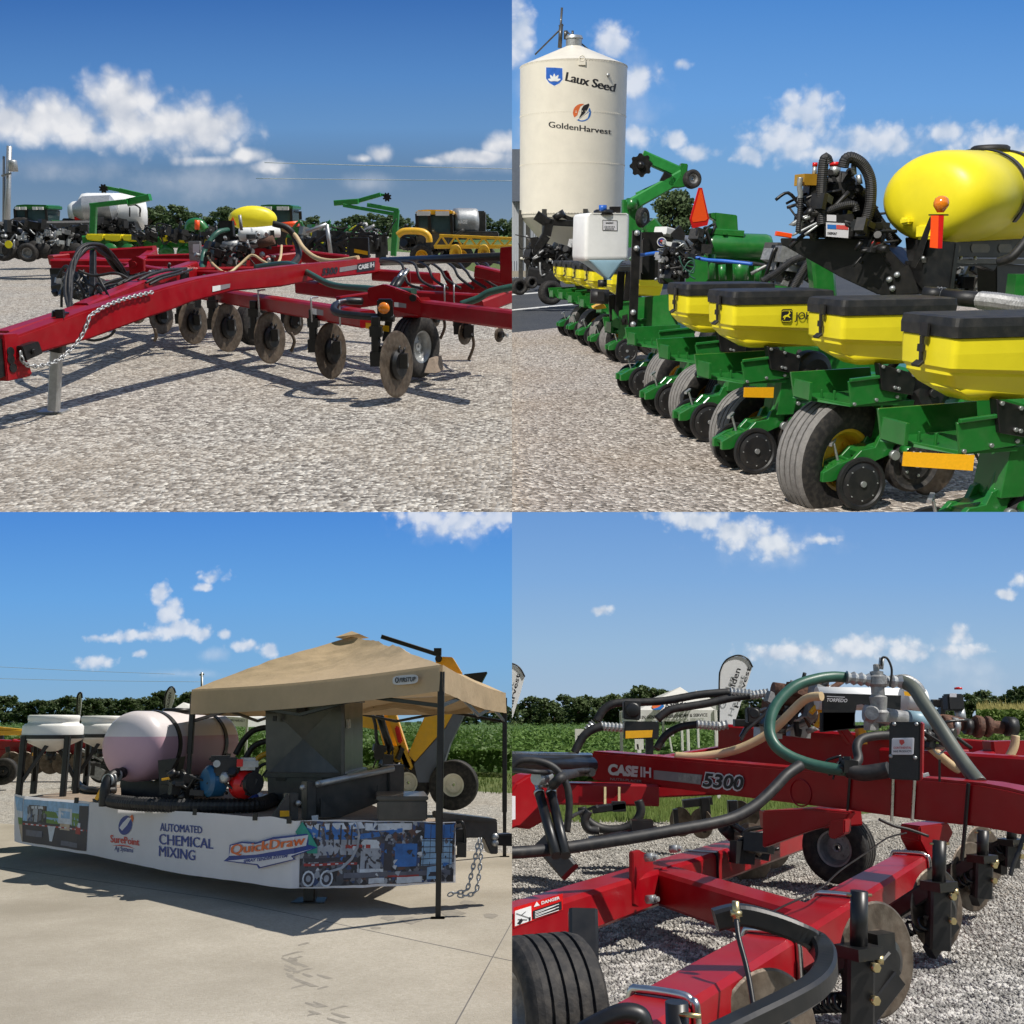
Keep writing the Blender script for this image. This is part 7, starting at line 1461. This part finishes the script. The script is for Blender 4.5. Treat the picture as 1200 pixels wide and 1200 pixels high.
for pts, r in (([(596, 903), (608, 892), (630, 892), (650, 900), (664, 920), (667, 945), (664, 975)], .022), ([(596, 897), (612, 890), (622, 892)], .016), ([(600, 902), (640, 905), (690, 903)], .014), ([(648, 920), (660, 910), (680, 905), (694, 905)], .03), ([(690, 950), (685, 962), (690, 972), (702, 973)], .03), ([(668, 958), (680, 952), (700, 945)], .012)): A.add('hydraulic_hose', MB().tube([p(x, y, 6.2 if x < 680 else 7.5) for x, y in pts], r, 10), hoseb)
A.add('hydraulic_hose', MB().tube([p(x, y, 8.2) for x, y in ((748, 938), (751, 950), (745, 963), (730, 971), (710, 972), (694, 966), (684, 955), (682, 946))], .035, 10), hoseb)
mb = MB(); mb.bar(p(694, 949, 8), p(732, 944, 8), .1, .05); mb.box(p(725, 945, 8), (.1, .1, .07)); A.add('clamp_plate', mb, black)
for x in (709, 725.5): q = p(x, 923, 8.4); A.add('u_bolt', MB().bar(q, p(x, 945, 8.3), .022, .022, (1, 0, 0)), brass)
# thick hoses
hs = lambda pts, r, d0, d1=None, m=hoseb, nm='hose': A.add(nm, MB().tube([p(x, y, d0+((d1 or d0)-d0)*i/(len(pts)-1)) for i, (x, y) in enumerate(pts)], r, 14), m)
hs([(585, 1000), (620, 998), (660, 994), (700, 988), (745, 981), (790, 973), (830, 966), (860, 958), (885, 944), (905, 926), (922, 908), (938, 897)], .034, 5.9, 6.6)
hs([(673, 882), (683, 864), (694, 855), (706, 851)], .034, 8.4); hs([(699, 845), (708, 831), (722, 824), (750, 823), (780, 821), (820, 814), (856, 811)], .034, 8.8); hs([(770, 843), (785, 832), (806, 828), (830, 824), (856, 818), (878, 815)], .034, 8.7); hs([(769, 878), (780, 862), (797, 852), (817, 849)], .032, 8.8)
for a, b in (((704, 851), (731, 853)), ((697, 847), (688, 856)), ((856, 811), (880, 813)), ((817, 849), (842, 851)), ((878, 815), (900, 812)), ((842, 851), (852, 849))):
    pts = [p(a[0]+(b[0]-a[0])*t, a[1]+(b[1]-a[1])*t, 8.7) for t in (0, 1)]; A.add('hose_fitting', MB().ribbed(pts, .04, .03, .01), galv)
hs([(792, 886), (812, 887), (840, 884), (870, 876), (900, 860), (920, 842), (938, 824), (950, 817), (963, 816)], .034, 8.4, 7.8, those)
hs([(992, 794), (975, 793), (955, 796), (932, 804), (914, 820), (904, 838), (902, 858), (909, 874), (925, 886), (948, 895), (970, 900), (992, 903)], .037, 7.2, 6.7, ghose)
hs([(1055, 798), (1070, 806), (1083, 825), (1100, 850), (1118, 878), (1135, 902), (1149, 919)], .045, 7.2, 6.4, MAT['grey_hose'] if 'grey_hose' in MAT else M('grey_hose', (.10, .11, .09), .45, var=.15))
hs([(1049, 797), (1062, 796), (1074, 803), (1080, 812)], .035, 7.4, 7.4, steelc)
hs([(1085, 871), (1102, 886), (1120, 900), (1140, 908), (1160, 905), (1178, 893), (1188, 876), (1190, 862)], .032, 8, 8, those)
hs([(1053, 870), (1046, 878), (1048, 888), (1050, 895)], .02, 6.9, 6.9, wplast); hs([(1048, 862), (1030, 862), (1010, 866), (1004, 876), (1006, 890), (1000, 898)], .03, 7, 6.8)
hs([(993, 902), (1010, 906), (1030, 904), (1042, 902)], .05, 6.7, 6.6); hs([(1033, 780), (1034, 771), (1040, 772), (1045, 785), (1043, 805)], .008, 7.1)
# lamp with reflector
mb = MB(); f = P.vp(p(725, 850, 8.3), p(775, 850, 8.3)); slab(mb, f, [(731, 821), (751, 822), (751, 844), (731, 843)], .12); lp = A.add('lamp_housing', mb, satin, bev=.01)
A.add('lamp_lens', MB().lathe(f(741.5, 832, .0), f.n, [(.06, 0), (.06, .015), (.045, .02), (.01, .024)], 24), black, lp)
mb = MB(); slab(mb, f, [(732, 845), (772.5, 846), (772, 866), (732, 866)], .1, -.01); A.add('lamp_bracket', mb, black, bev=.008)
mb = MB(); mb.poly(pp(f, [(733, 856.5), (765, 855.5), (764, 864), (733, 865.5)], .004)); A.add('reflector', mb, reflect)
A.add('post', MB().bar(p(761, 866, 8.4), p(761, 884, 8.4), .06, .06, (1, 0, 0)), black); A.add('post', MB().bar(p(760, 925, 8.8), p(760, 944, 8.8), .06, .06, (1, 0, 0)), black)
mb = MB(); mb.box(p(882, 838, 8.2), (.1, .1, .12)); mb.cyl(p(884, 836, 8.1), p(884, 836, 8.05), .04, 14); A.add('lamp_housing', mb, satin, bev=.008)
mb = MB(); mb.bar(p(860, 847, 8.6), p(915, 848, 8.6), .08, .06); mb.bar(p(868, 864, 8.6), p(876, 850, 8.6), .03, .03); A.add('lamp_bracket', mb, black)
hs([(868, 868), (875, 856), (884, 848), (895, 838), (903, 826)], .012, 8)
# pump manifold over the frame
dq = 7.9
f = P.vp(p(960, 840, dq), p(1060, 840, dq)); mb = MB(); slab(mb, f, [(965, 812), (1056, 815), (1055, 836), (1030, 836), (1012, 825), (1004, 826), (1000, 850), (1030, 850), (965, 857)], .04); slab(mb, f, [(965, 835), (1002, 835), (1002, 852), (1042, 845), (1042, 850), (965, 858)], .1); pn = A.add('mounting_panel', mb, black)
mb = MB(); ptext(mb, f, 'TORPEDO', (969, 822), (993, 823), 4, 4, .02, .25, .02); mb.poly(pp(f, [(969, 815.6), (990, 816.6), (990, 817.4), (969, 816.4)], .02)); A.add('lettering', mb, silver, pn)
mb = MB(); mb.cyl(p(957, 818, dq+.35), p(1062, 820, dq+.35), .09, 24); A.add('cooler_tank', mb, wplast)
mb = MB(); mb.lathe(p(1058, 819, dq+.1), (1, .05, 0), [(.09, 0), (.095, .02), (.095, .13), (.08, .17), (.04, .19), (.01, .195)], 24); cl = A.add('cooler_tank', mb, wplast)
mb = MB(); mb.poly([p(1059, 810, dq-.03), p(1068, 811, dq-.03), p(1067, 816, dq-.03), p(1060, 815, dq-.03)]); A.add('label_plate', mb, reflect, cl)
vc = lambda x, y: p(x, y, 7.15)
mb = MB(); mb.lathe(V((vc(1028, 800).x, 7.15, 0)), Z, [(.01, p(0, 778, 7.15).z), (.02, p(0, 779, 7.15).z), (.02, p(0, 786, 7.15).z), (.045, p(0, 787, 7.15).z), (.045, p(0, 791, 7.15).z), (.07, p(0, 793, 7.15).z), (.07, p(0, 802, 7.15).z), (.045, p(0, 805, 7.15).z), (.045, p(0, 815, 7.15).z), (.06, p(0, 817, 7.15).z), (.05, p(0, 832, 7.15).z), (.07, p(0, 835, 7.15).z), (.06, p(0, 846, 7.15).z), (.01, p(0, 847, 7.15).z)], 20, sm=False); A.add('relief_valve', mb, steelc)
A.add('valve_stem', MB().cyl(vc(1032, 784), vc(1033.5, 771), .018, 10), galv)
A.add('hose_fitting', MB().ribbed([vc(992, 794), vc(1018, 797)], .048, .05, .014), galv); A.add('hose_fitting', MB().ribbed([vc(1036, 798), vc(1056, 799)], .048, .05, .014), galv)
A.add('manifold', MB().cyl(p(1013, 835, 7.2), p(1062, 843, 7.2), .055, 16), steelc); A.add('manifold_end', MB().lathe(p(1022, 836, 7.15), (-.4, -1, 0), [(.01, .05), (.045, .05), (.055, .03), (.055, -.05)], 16, sm=False), steelc)
A.add('blue_filter', MB().cyl(p(1062, 842, 7.4), p(1092, 845, 7.5), .06, 16), MAT['blue_liquid_plastic'])
A.add('rusty_manifold', MB().tube([p(1088, 846, 8.2), p(1110, 845, 8.2), p(1140, 852, 8.2), p(1165, 852, 8.2), p(1188, 854, 8.2)], .05, 12), rustm)
for x0, x1, r, m in ((1115, 1122, .07, galv), (1130, 1138, .062, satin), (1142, 1150, .085, rustm), (1154, 1160, .08, rustm), (1178, 1190, .075, satin), (1104, 1112, .085, rustm)): A.add('pipe_union', MB().cyl(p(x0, 851, 8.15), p(x1, 852, 8.15), r, 8), m)
mb = MB(); mb.box(p(1117, 823, 8.3), (.13, .12, .13)); cb_ = A.add('control_module', mb, satin, bev=.012)
mb = MB(); mb.poly([p(1113, 812.5, 8.2), p(1121, 812.5, 8.2), p(1121, 817, 8.2), p(1113, 817, 8.2)]); A.add('label_plate', mb, vinyl, cb_); mb = MB(); mb.lathe(p(1123, 808, 8.3), Z, [(.03, 0), (.03, .015), (.005, .02)], 12); A.add('cap', mb, redref, cb_)
A.add('valve_stem', MB().cyl(p(1124, 830, 8.3), p(1127, 848, 8.3), .04, 12), galv); A.add('post', MB().bar(p(1104, 818, 8.5), p(1103, 866, 8.5), .06, .04, (1, 0, 0)), black); A.add('bracket', MB().bar(p(1092, 824, 8.5), p(1112, 824, 8.5), .05, .06), black)
clutter(A, 'plumbing', P, 900, 965, 806, 858, 8.6, 46, [steelc, satin, rustm, galv], .2, 71); clutter(A, 'plumbing', P, 1082, 1110, 848, 876, 7.8, 22, [satin, galv, black], .12, 72); clutter(A, 'wiring', P, 985, 1000, 893, 905, 6.75, 22, [black, satin], .09, 73); clutter(A, 'plumbing', P, 1015, 1060, 838, 850, 7.5, 16, [satin, steelc], .1, 74)
mb = MB(); mb.cyl(p(905, 812, 8.5), p(948, 818, 8.5), .09, 14); A.add('rusty_manifold', mb, rustm)
A.add('valve_handle', MB().tube([p(950, 836, 8.3), p(958, 828, 8.3), p(962, 840, 8.3), p(956, 852, 8.3)], .02, 8), reflect)
for a, b in (((985, 852), (998, 870)), ((1008, 852), (1010, 872))): A.add('strut', MB().bar(p(*a, 8.4), p(*b, 8.4), .1, .06, (1, 0, 0)), red if a[0] == 985 else reflect)
# controller box with label and its clamps
f = P.vp(p(1040, 880, 6.25), p(1082, 882, 6.15)); mb = MB(); slab(mb, f, [(1042, 846), (1079, 846), (1078, 915), (1041, 913)], .05); bx = A.add('controller_box', mb, satin, bev=.008)
mb = MB(); slab(mb, f, [(1045, 865), (1071, 864.5), (1070, 884.5), (1044.5, 884.5)], .02, .015); lb = A.add('label_plate', mb, vinyl, bx, bev=.004)
mb = MB(); mb.poly(pp(f, [(1054, 867), (1059, 867), (1060, 870.5), (1056.5, 873.5), (1054, 870.5)], .02)); ptext(mb, f, 'CONTINENTAL', (1047, 877.5), (1068, 877.3), 2.4, 2.4, .02, 0, .02); A.add('lettering', mb, red_ink, lb); mb = MB(); ptext(mb, f, 'NH3 PRODUCTS', (1047, 881.5), (1068, 881.3), 2, 2, .02, 0, .02); A.add('lettering', mb, blk_ink, lb)
mb = MB()
for x, y in ((1048, 848.5), (1074, 848.5), (1072.5, 888), (1044, 886)): c = f(x, y, .0); mb.lathe(c, f.n, [(.012, 0), (.011, .008), (.002, .012)], 8)
A.add('rivet', mb, galv, bx); mb = MB(); slab(mb, f, [(1079, 846), (1081.5, 848), (1080.5, 913), (1078, 915)], .06); A.add('box_side', mb, red, bx)
for x0, x1 in ((1046.5, 1045), (1072, 1069)): A.add('u_bolt', MB().bar(fT(x0, 913, .012), fT(x1, 962, .012), .016, .016, (1, 0, 0)), chrome)
mb = MB(); mb.bar(p(1078, 910, 6.2), p(1088, 907, 6.2), .02, .02); A.add('lever', mb, galv)
for a, b, w_ in (((996, 908), (993, 952), .018), ((1135, 918), (1131, 968), .03), ((1131, 968), (1127, 1008), .03), ((1101, 890), (1101, 916), .01)): A.add('strap', MB().bar(fT(*a, .012), fT(*b, .012), w_, .012, (1, 0, 0)), black)
hs([(1030, 960), (1048, 968), (1065, 972), (1088, 980)], .01, 7.2); hs([(1200, 978), (1195, 995), (1188, 1012), (1184, 1026)], .012, 6, 6)
hs([(1062, 976), (1040, 982), (1020, 996), (985, 1020), (960, 1042), (918, 1062), (900, 1072)], .005, 7, 5, black)
# tyres
tyre(A, p(983, 993, 9.0), (-.62, -.78, 0), .285, .26, steelc, 'gauge_wheel'); tyre(A, p(640, 1182, 4.8), (-.93, -.36, 0), .305, .36, steelc, 'gauge_wheel', 4)
mb = MB(); mb.bar(p(683, 1068, 5.3), p(684, 1128, 5.2), .12, .14, (1, 0, 0)); A.add('wheel_bracket', mb, black)
f2 = P.vp(e2(-1)-Nn*.12, e2(3)-Nn*.12)
mb = MB(); mb.poly(pp(f2, [(602, 1063.5), (659.5, 1047), (660, 1066), (602, 1087.5)], .005)); dg = A.add('danger_decal', mb, redref)
mb = MB(); mb.poly(pp(f2, [(603.5, 1067.5), (622.5, 1061.5), (623, 1078.5), (603.5, 1085.5)], .008)); mb.poly(pp(f2, [(629, 1056.5), (632.5, 1061), (625.5, 1063)], .008)); ptext(mb, f2, 'DANGER', (634.5, 1060), (656, 1053.5), 3.6, 3.4, .008, 0, .03); A.add('decal_print', mb, wpaint, dg)
mb = MB(); mb.poly(pp(f2, [(624.5, 1067.5), (658, 1056), (658.5, 1065.5), (624.5, 1077)], .008)); 
for a in ([(605, 1070), (621, 1075.5), (621, 1076.3), (605, 1070.8)], [(606, 1082), (611, 1076), (613, 1079), (610, 1083)], [(611, 1072), (616, 1068), (616.4, 1068.5), (611.5, 1072.6)], [(620, 1075), (622, 1074.5), (622, 1078.5), (620, 1079)], [(607, 1077), (618, 1077.5), (618, 1078.3), (607, 1077.8)]): mb.poly(pp(f2, a, .011))
A.add('decal_print', mb, blk_ink, dg)
mb = MB()
for k in range(5): y = 1068.5+k*1.75; mb.poly(pp(f2, [(627, y-.2), (655-(k % 2)*4, y-9.5), (655-(k % 2)*4, y-8.7), (627, y+.6)], .012))
A.add('decal_print', mb, wpaint, dg)
mb = MB(); q0 = e2(-.75)+Z*.112; mb.prism([q0+Nn*.10+U_*-.5, q0+Nn*-.02+U_*.5, q0+Nn*.3+U_*.75, q0+Nn*.5+U_*-.2], Z*.012); A.add('weld_plate', mb, red)
mb = MB(); q0 = e1(1.7)+Z*.112; mb.lathe(q0+Nn*.06, Z, [(.15, 0), (.15, .012), (.01, .013)], 28); A.add('weld_plate', mb, red)
A.add('strap', MB().bar(e2(2.95)+Z*.118+Nn*.12, e2(2.95)+Z*.118-Nn*.13, .03, .006), wpaint); A.add('strap', MB().bar(e2(2.95)+Z*.118-Nn*.124, e2(2.95)-Z*.13-Nn*.124, .03, .006, U_), black)
# u-bolts over the front bar
def ubolt(t, name='u_bolt', r=.016, m=chrome):
    c = e1(t); w_ = .135; pts = [c-Nn*w_-Z*.3, c-Nn*w_+Z*.07, c-Nn*(w_-.02)+Z*.115, c-Nn*(w_-.06)+Z*.13, c+Nn*(w_-.06)+Z*.13, c+Nn*(w_-.02)+Z*.115, c+Nn*w_+Z*.0, c+Nn*w_-Z*.2]; A.add(name, MB().tube(pts, r, 10, 4), m)
for t in (.2, 1.45, 2.65, 4.75): ubolt(t)
# coulter units on the near bar
cn_ = V((.52, -.85, .03)).normalized()
def unit(t, lat, ctr, d, rd, sx, sy0, sy1):
    mb = MB(); s0, s1 = p(sx, sy0, d-.18), p(sx-2, sy1, d-.18); mb.cyl(s0, s0.lerp(s1, .45), .038, 16); mb.bar(s0.lerp(s1, .40), s1, .10, .12, (1, 0, 0)); mb.box(s0.lerp(s1, .42), (.15, .14, .05), .5); mb.bar(s0.lerp(s1, .46)+V((-.02, .05, 0)), e1(t)-Z*.17, .12, .09); mb.bar(e1(t)-Z*.13-Nn*.10, e1(t)-Z*.13+Nn*.10, .14, .03); mb.m = 1
    k = s0.lerp(s1, .03); mb.cyl(k-V((.055, 0, 0)), k+V((.055, 0, 0)), .007, 8)
    for v_ in (.5, .72): k = s0.lerp(s1, v_)+V((.04, -.07, 0)); mb.cyl(k, k+V((.3, -1, .0)).normalized()*.03, .02, 6)
    k = s0.lerp(s1, .47)+V((.07, -.02, 0)); mb.cyl(k, k+V((1, -.2, 0)).normalized()*.03, .02, 6)
    b_ = A.add('coulter', mb, [black, brass]); c = p(*ctr, d); ax, u, v2 = basis(cn_)
    A.add('disc', MB().lathe(c, ax, [(.02, .03), (rd*.5, .03), (rd*.52, .008), (rd*.96, .006), (rd, 0), (rd*.96, -.006), (rd*.52, -.008), (.02, -.02)], 48, sm=False), discm, b_)
    mb = MB(); mb.lathe(c+ax*.03, ax, [(.01, .05), (.06, .05), (.10, .03), (.12, .0)], 20, sm=False); mb.bar(c+ax*.07, s1+V((-.03, 0, .12)), .07, .12); mb.box(c+ax*.07+V((-.04, 0, .06)), (.11, .08, .13), .5); mb.bar(c+ax*.1+V((0, 0, -.06)), s1+V((-.05, 0, -.02)), .06, .08); A.add('hub_arm', mb, black, b_)
    A.add('spring', MB().coil(e1(t)-Z*.22-Nn*.05+U_*.1, s1+V((-.05, 0, .14)), .035, .010, 9), black, b_)
unit(1.55, 0, (1028, 1124), 4.98, .25, 1007, 1044, 1215); unit(3.25, 0, (1098, 1065), 6.35, .235, 1101, 985, 1112); unit(4.7, 0, (1139, 1027), 7.6, .235, 1152, 973, 1052); unit(6, 0, (1152, 1005), 8.7, .25, 1186, 966, 1016)
unit(.6, 0, (900, 1222), 4.3, .27, 893, 1225, 1280)
mb = MB(); q0 = p(793, 1174, 3.6); mb.cyl(q0, q0-V((0, 0, .3)), .038, 18); mb.m = 1; mb.cyl(q0+V((.0, -.03, -.03)), q0+V((.07, -.05, -.03)), .008, 8); A.add('shank', mb, [black, brass])
for c, d, r in (((1160, 1005), 9.3, .2), ((880, 1000), 9.5, .26), ((905, 985), 10, .25)): A.add('disc', MB().lathe(p(*c, d), cn_, [(.02, .02), (r, .005), (r, -.005), (.02, -.02)], 36, sm=False), discm)
for x, y, d in ((822, 965, 11), (798, 963, 11.2), (868, 955, 11.4), (882, 960, 11.2)): A.add('rear_disc', MB().lathe(p(x, y, d), (-.75, -.65, 0), [(.02, .02), (.15, .006), (.15, -.006), (.02, -.02)], 28, sm=False), discm)
mb = MB(); mb.bar(p(825, 935, 11), p(828, 975, 11), .12, .1, (1, 0, 0)); mb.bar(p(800, 942, 11), p(834, 938, 11), .1, .08); mb.bar(p(791, 948, 11), p(793, 970, 11), .05, .05, (1, 0, 0)); A.add('rear_row_unit', MB().bar(p(858, 938, 11), p(860, 970, 11), .1, .1, (1, 0, 0)), black); A.add('rear_row_unit', mb, black)
mb = MB(); mb.bar(p(690, 985, 8), p(770, 972, 8), .1, .05); mb.box(p(752, 972, 8), (.16, .12, .14)); A.add('shank_clamp', mb, black)
clutter(A, 'hydraulic_hose', P, 855, 895, 975, 1000, 8.2, 12, [black, satin, discm], .2, 76)
# black bent tube that carries the rear lamp
mb = MB(); zq = .50; pts = [(838, 1078), (866, 1072), (900, 1079), (935, 1092), (958, 1106), (968, 1122), (966, 1142), (950, 1160), (915, 1180), (870, 1202), (830, 1222)]
sp = spline([p(x, y, 4.3-max(0, i-4)*.13) for i, (x, y) in enumerate(pts)], 6); rr = []
for i, q in enumerate(sp):
    t = (sp[min(i+1, len(sp)-1)]-sp[max(i-1, 0)]).normalized(); sd = t.cross(Z).normalized(); u = sd.cross(t); a = .04; rr.append([q+sd*x*a+u*y*a for x, y in ((1, .7), (.7, 1), (-.7, 1), (-1, .7), (-1, -.7), (-.7, -1), (.7, -1), (1, -.7))])
mb.rings(rr, False, True); A.add('lamp_arm', mb, black)
mb = MB(); c = p(863, 1080, 4.2); mb.cyl(c, c+V((0, 0, .075)), .014, 10); mb.cyl(c+V((0, 0, .02)), c+V((0, 0, .04)), .024, 6); A.add('bolt', mb, brass)
hs([(863, 1078), (866, 1100), (874, 1130), (880, 1160), (884, 1190), (882, 1210)], .010, 4.15, 3.9, black)
mb = MB(); mb.tube([p(680, 1212, 3.5), p(700, 1200, 3.5), p(728, 1188, 3.5), p(748, 1190, 3.5), p(754, 1202, 3.5), p(756, 1220, 3.5)], .032, 8); A.add('lamp_arm', mb, black)
# ---- tents, flags and signs by the field
T, f = tent(P, 'white canopy tent with harvest lettering and a service banner across its front', (797, 805), (748, 832), (838, 832), 844, 20)
def slopef(x, y, o=.03): return f(x, y, o-.5*max(0, (832-y))/27)
mb = MB(); ptext(mb, lambda x, y, o: f(x, y, o), 'IN GENETICS, AGRONOMY & SERVICE', (752, 842.5), (829, 839.5), 3.6, 3.6, .03, 0, .03); T.add('lettering', mb, blk_ink)
rA, rB, rP = P.p(748, 832, 18.7), P.p(838, 832, 18.7), P.p(797, 805, 20.3); rn_ = (rB-rA).cross(rP-rA).normalized()
if rn_.dot(P.eye-rA) < 0: rn_ = -rn_
def fr(x, y, o=.02): k = P.dir(x, y); return P.eye+k*((rA+rn_*o-P.eye).dot(rn_)/k.dot(rn_))
mb = MB(); ptext(mb, fr, 'Golden', (781, 828), (810, 826.5), 5.6, 5.4, .03, 0, .03); ptext(mb, fr, 'Harvest', (779, 832.5), (813, 831.5), 4.2, 4.2, .03, 0, .03); T.add('lettering', mb, blk_ink)
mb = MB(); mb.poly([fr(771+7*math.cos(a), 828+3.6*math.sin(a), .02) for a in [k*.35 for k in range(18)]]); T.add('emblem', mb, orange_ink); mb = MB(); mb.poly([fr(x, y, .03) for x, y in ((764, 831), (771, 829), (777, 825), (778.5, 828), (774, 831.5), (768, 832))]); T.add('emblem', mb, blue_ink)
tent(P, 'second white canopy tent with only its tip and right edge showing behind the first', (816, 809), (798, 830), (843, 824), 838, 26)
feather(P, 'tall white feather flag with black edge and golden harvest lettering beside the white tents', 14, [(843, 873), (843.2, 800), (845, 785), (850, 775), (858, 770), (867, 768.5), (876, 773), (881.5, 782), (877, 797), (868, 825), (860, 850), (851, 873)],
    [('Golden', 856, 822, 868, 784, 6.5), ('Harvest', 865, 830, 880, 782, 5)], [(842.6, 876), (842.8, 800), (844.5, 785), (850, 774.5), (858, 769.5), (867, 768), (876.5, 772.5), (882, 782)])
feather(P, 'white feather flag cut by the left edge with dark rotated lettering', 14, [(585, 860), (585, 790), (590, 778), (600, 778), (609, 783), (615, 793), (610, 812), (601, 840), (590, 860)], [('Harvest', 599, 836, 609.5, 790, 5)], [(585, 862), (584.5, 790), (590, 777.5), (600, 777.5), (609, 782.5), (615, 793)])
c = BR.p(858, 826, 13.8); mb = MB(); ff = P.vp(p(850, 826, 14), p(866, 826, 14))
o = bpy.data.objects
for x, y, w_, h_, d in ((679, 862, 10, 15, 22), (749, 872, 10, 12, 18), (785, 858, 9, 9, 24)):
    b_ = g(x, 842+1680/d); c = p(x, y, d); mb = MB(); mb.box(c, (w_*d/1200, .04, h_*d/1200)); mb.bar(V((b_.x-.03, d, 0)), V((c.x-.03, d, c.z)), .04, .04, (1, 0, 0)); o_n = mb.build('field_sign', wpaint, P, base=V((c.x, d, 0))); tag(o_n, {679: 'white rounded plot sign in the soybeans left of the lamp bracket', 749: 'low white sign in the soybeans under the reflector lamp', 785: 'small white sign on a thin stake in front of the white tents'}[x], 'sign')
for i in range(9):
    x = 1132+i*9; c = g(x, 866); mb = MB(); mb.box(c+V((0, 12, .75)), (.3, .04, .3)); mb.bar(c+V((0, 12, 0)), c+V((0, 12, .7)), .04, .04, (1, 0, 0)); o_n = mb.build('field_sign', wpaint, P, base=c+V((0, 12, 0))); tag(o_n, 'small white plot sign in the row along the corn block', 'sign', 'white plot signs along the corn block')
# ================================================================ each yard ends where its neighbour begins
bpy.context.view_layer.update()
def trim():
    axis_n = V((0, -math.sin(TH), math.cos(TH))); c = V((0, 0, HL))
    for P in (TL, TR, BL, BR):
        planes = [(V((0, 0, 0)), V((-P.side, 0, 0))), (c, axis_n if P.lower else -axis_n)]
        for o in list(P.coll.objects):
            if o.type != 'MESH' or (o.name.startswith('sky') and P.lower): continue
            mw = o.matrix_world; bb = [mw @ V(q) for q in o.bound_box]
            for co, no in planes:
                if not any((q-co).dot(no) > 1e-4 for q in bb): continue
                if o.data.users > 1: o.data = o.data.copy()
                if all((q-co).dot(no) > 1e-4 for q in bb):
                    bpy.data.objects.remove(o) if not o.children else o.data.clear_geometry(); break
                bm = bmesh.new(); bm.from_mesh(o.data); bm.transform(mw)
                bmesh.ops.bisect_plane(bm, geom=bm.verts[:]+bm.edges[:]+bm.faces[:], plane_co=co, plane_no=no, clear_outer=True)
                bm.transform(mw.inverted()); bm.to_mesh(o.data); bm.free()
                bb = [mw @ v.co for v in o.data.vertices] or [co]
trim()
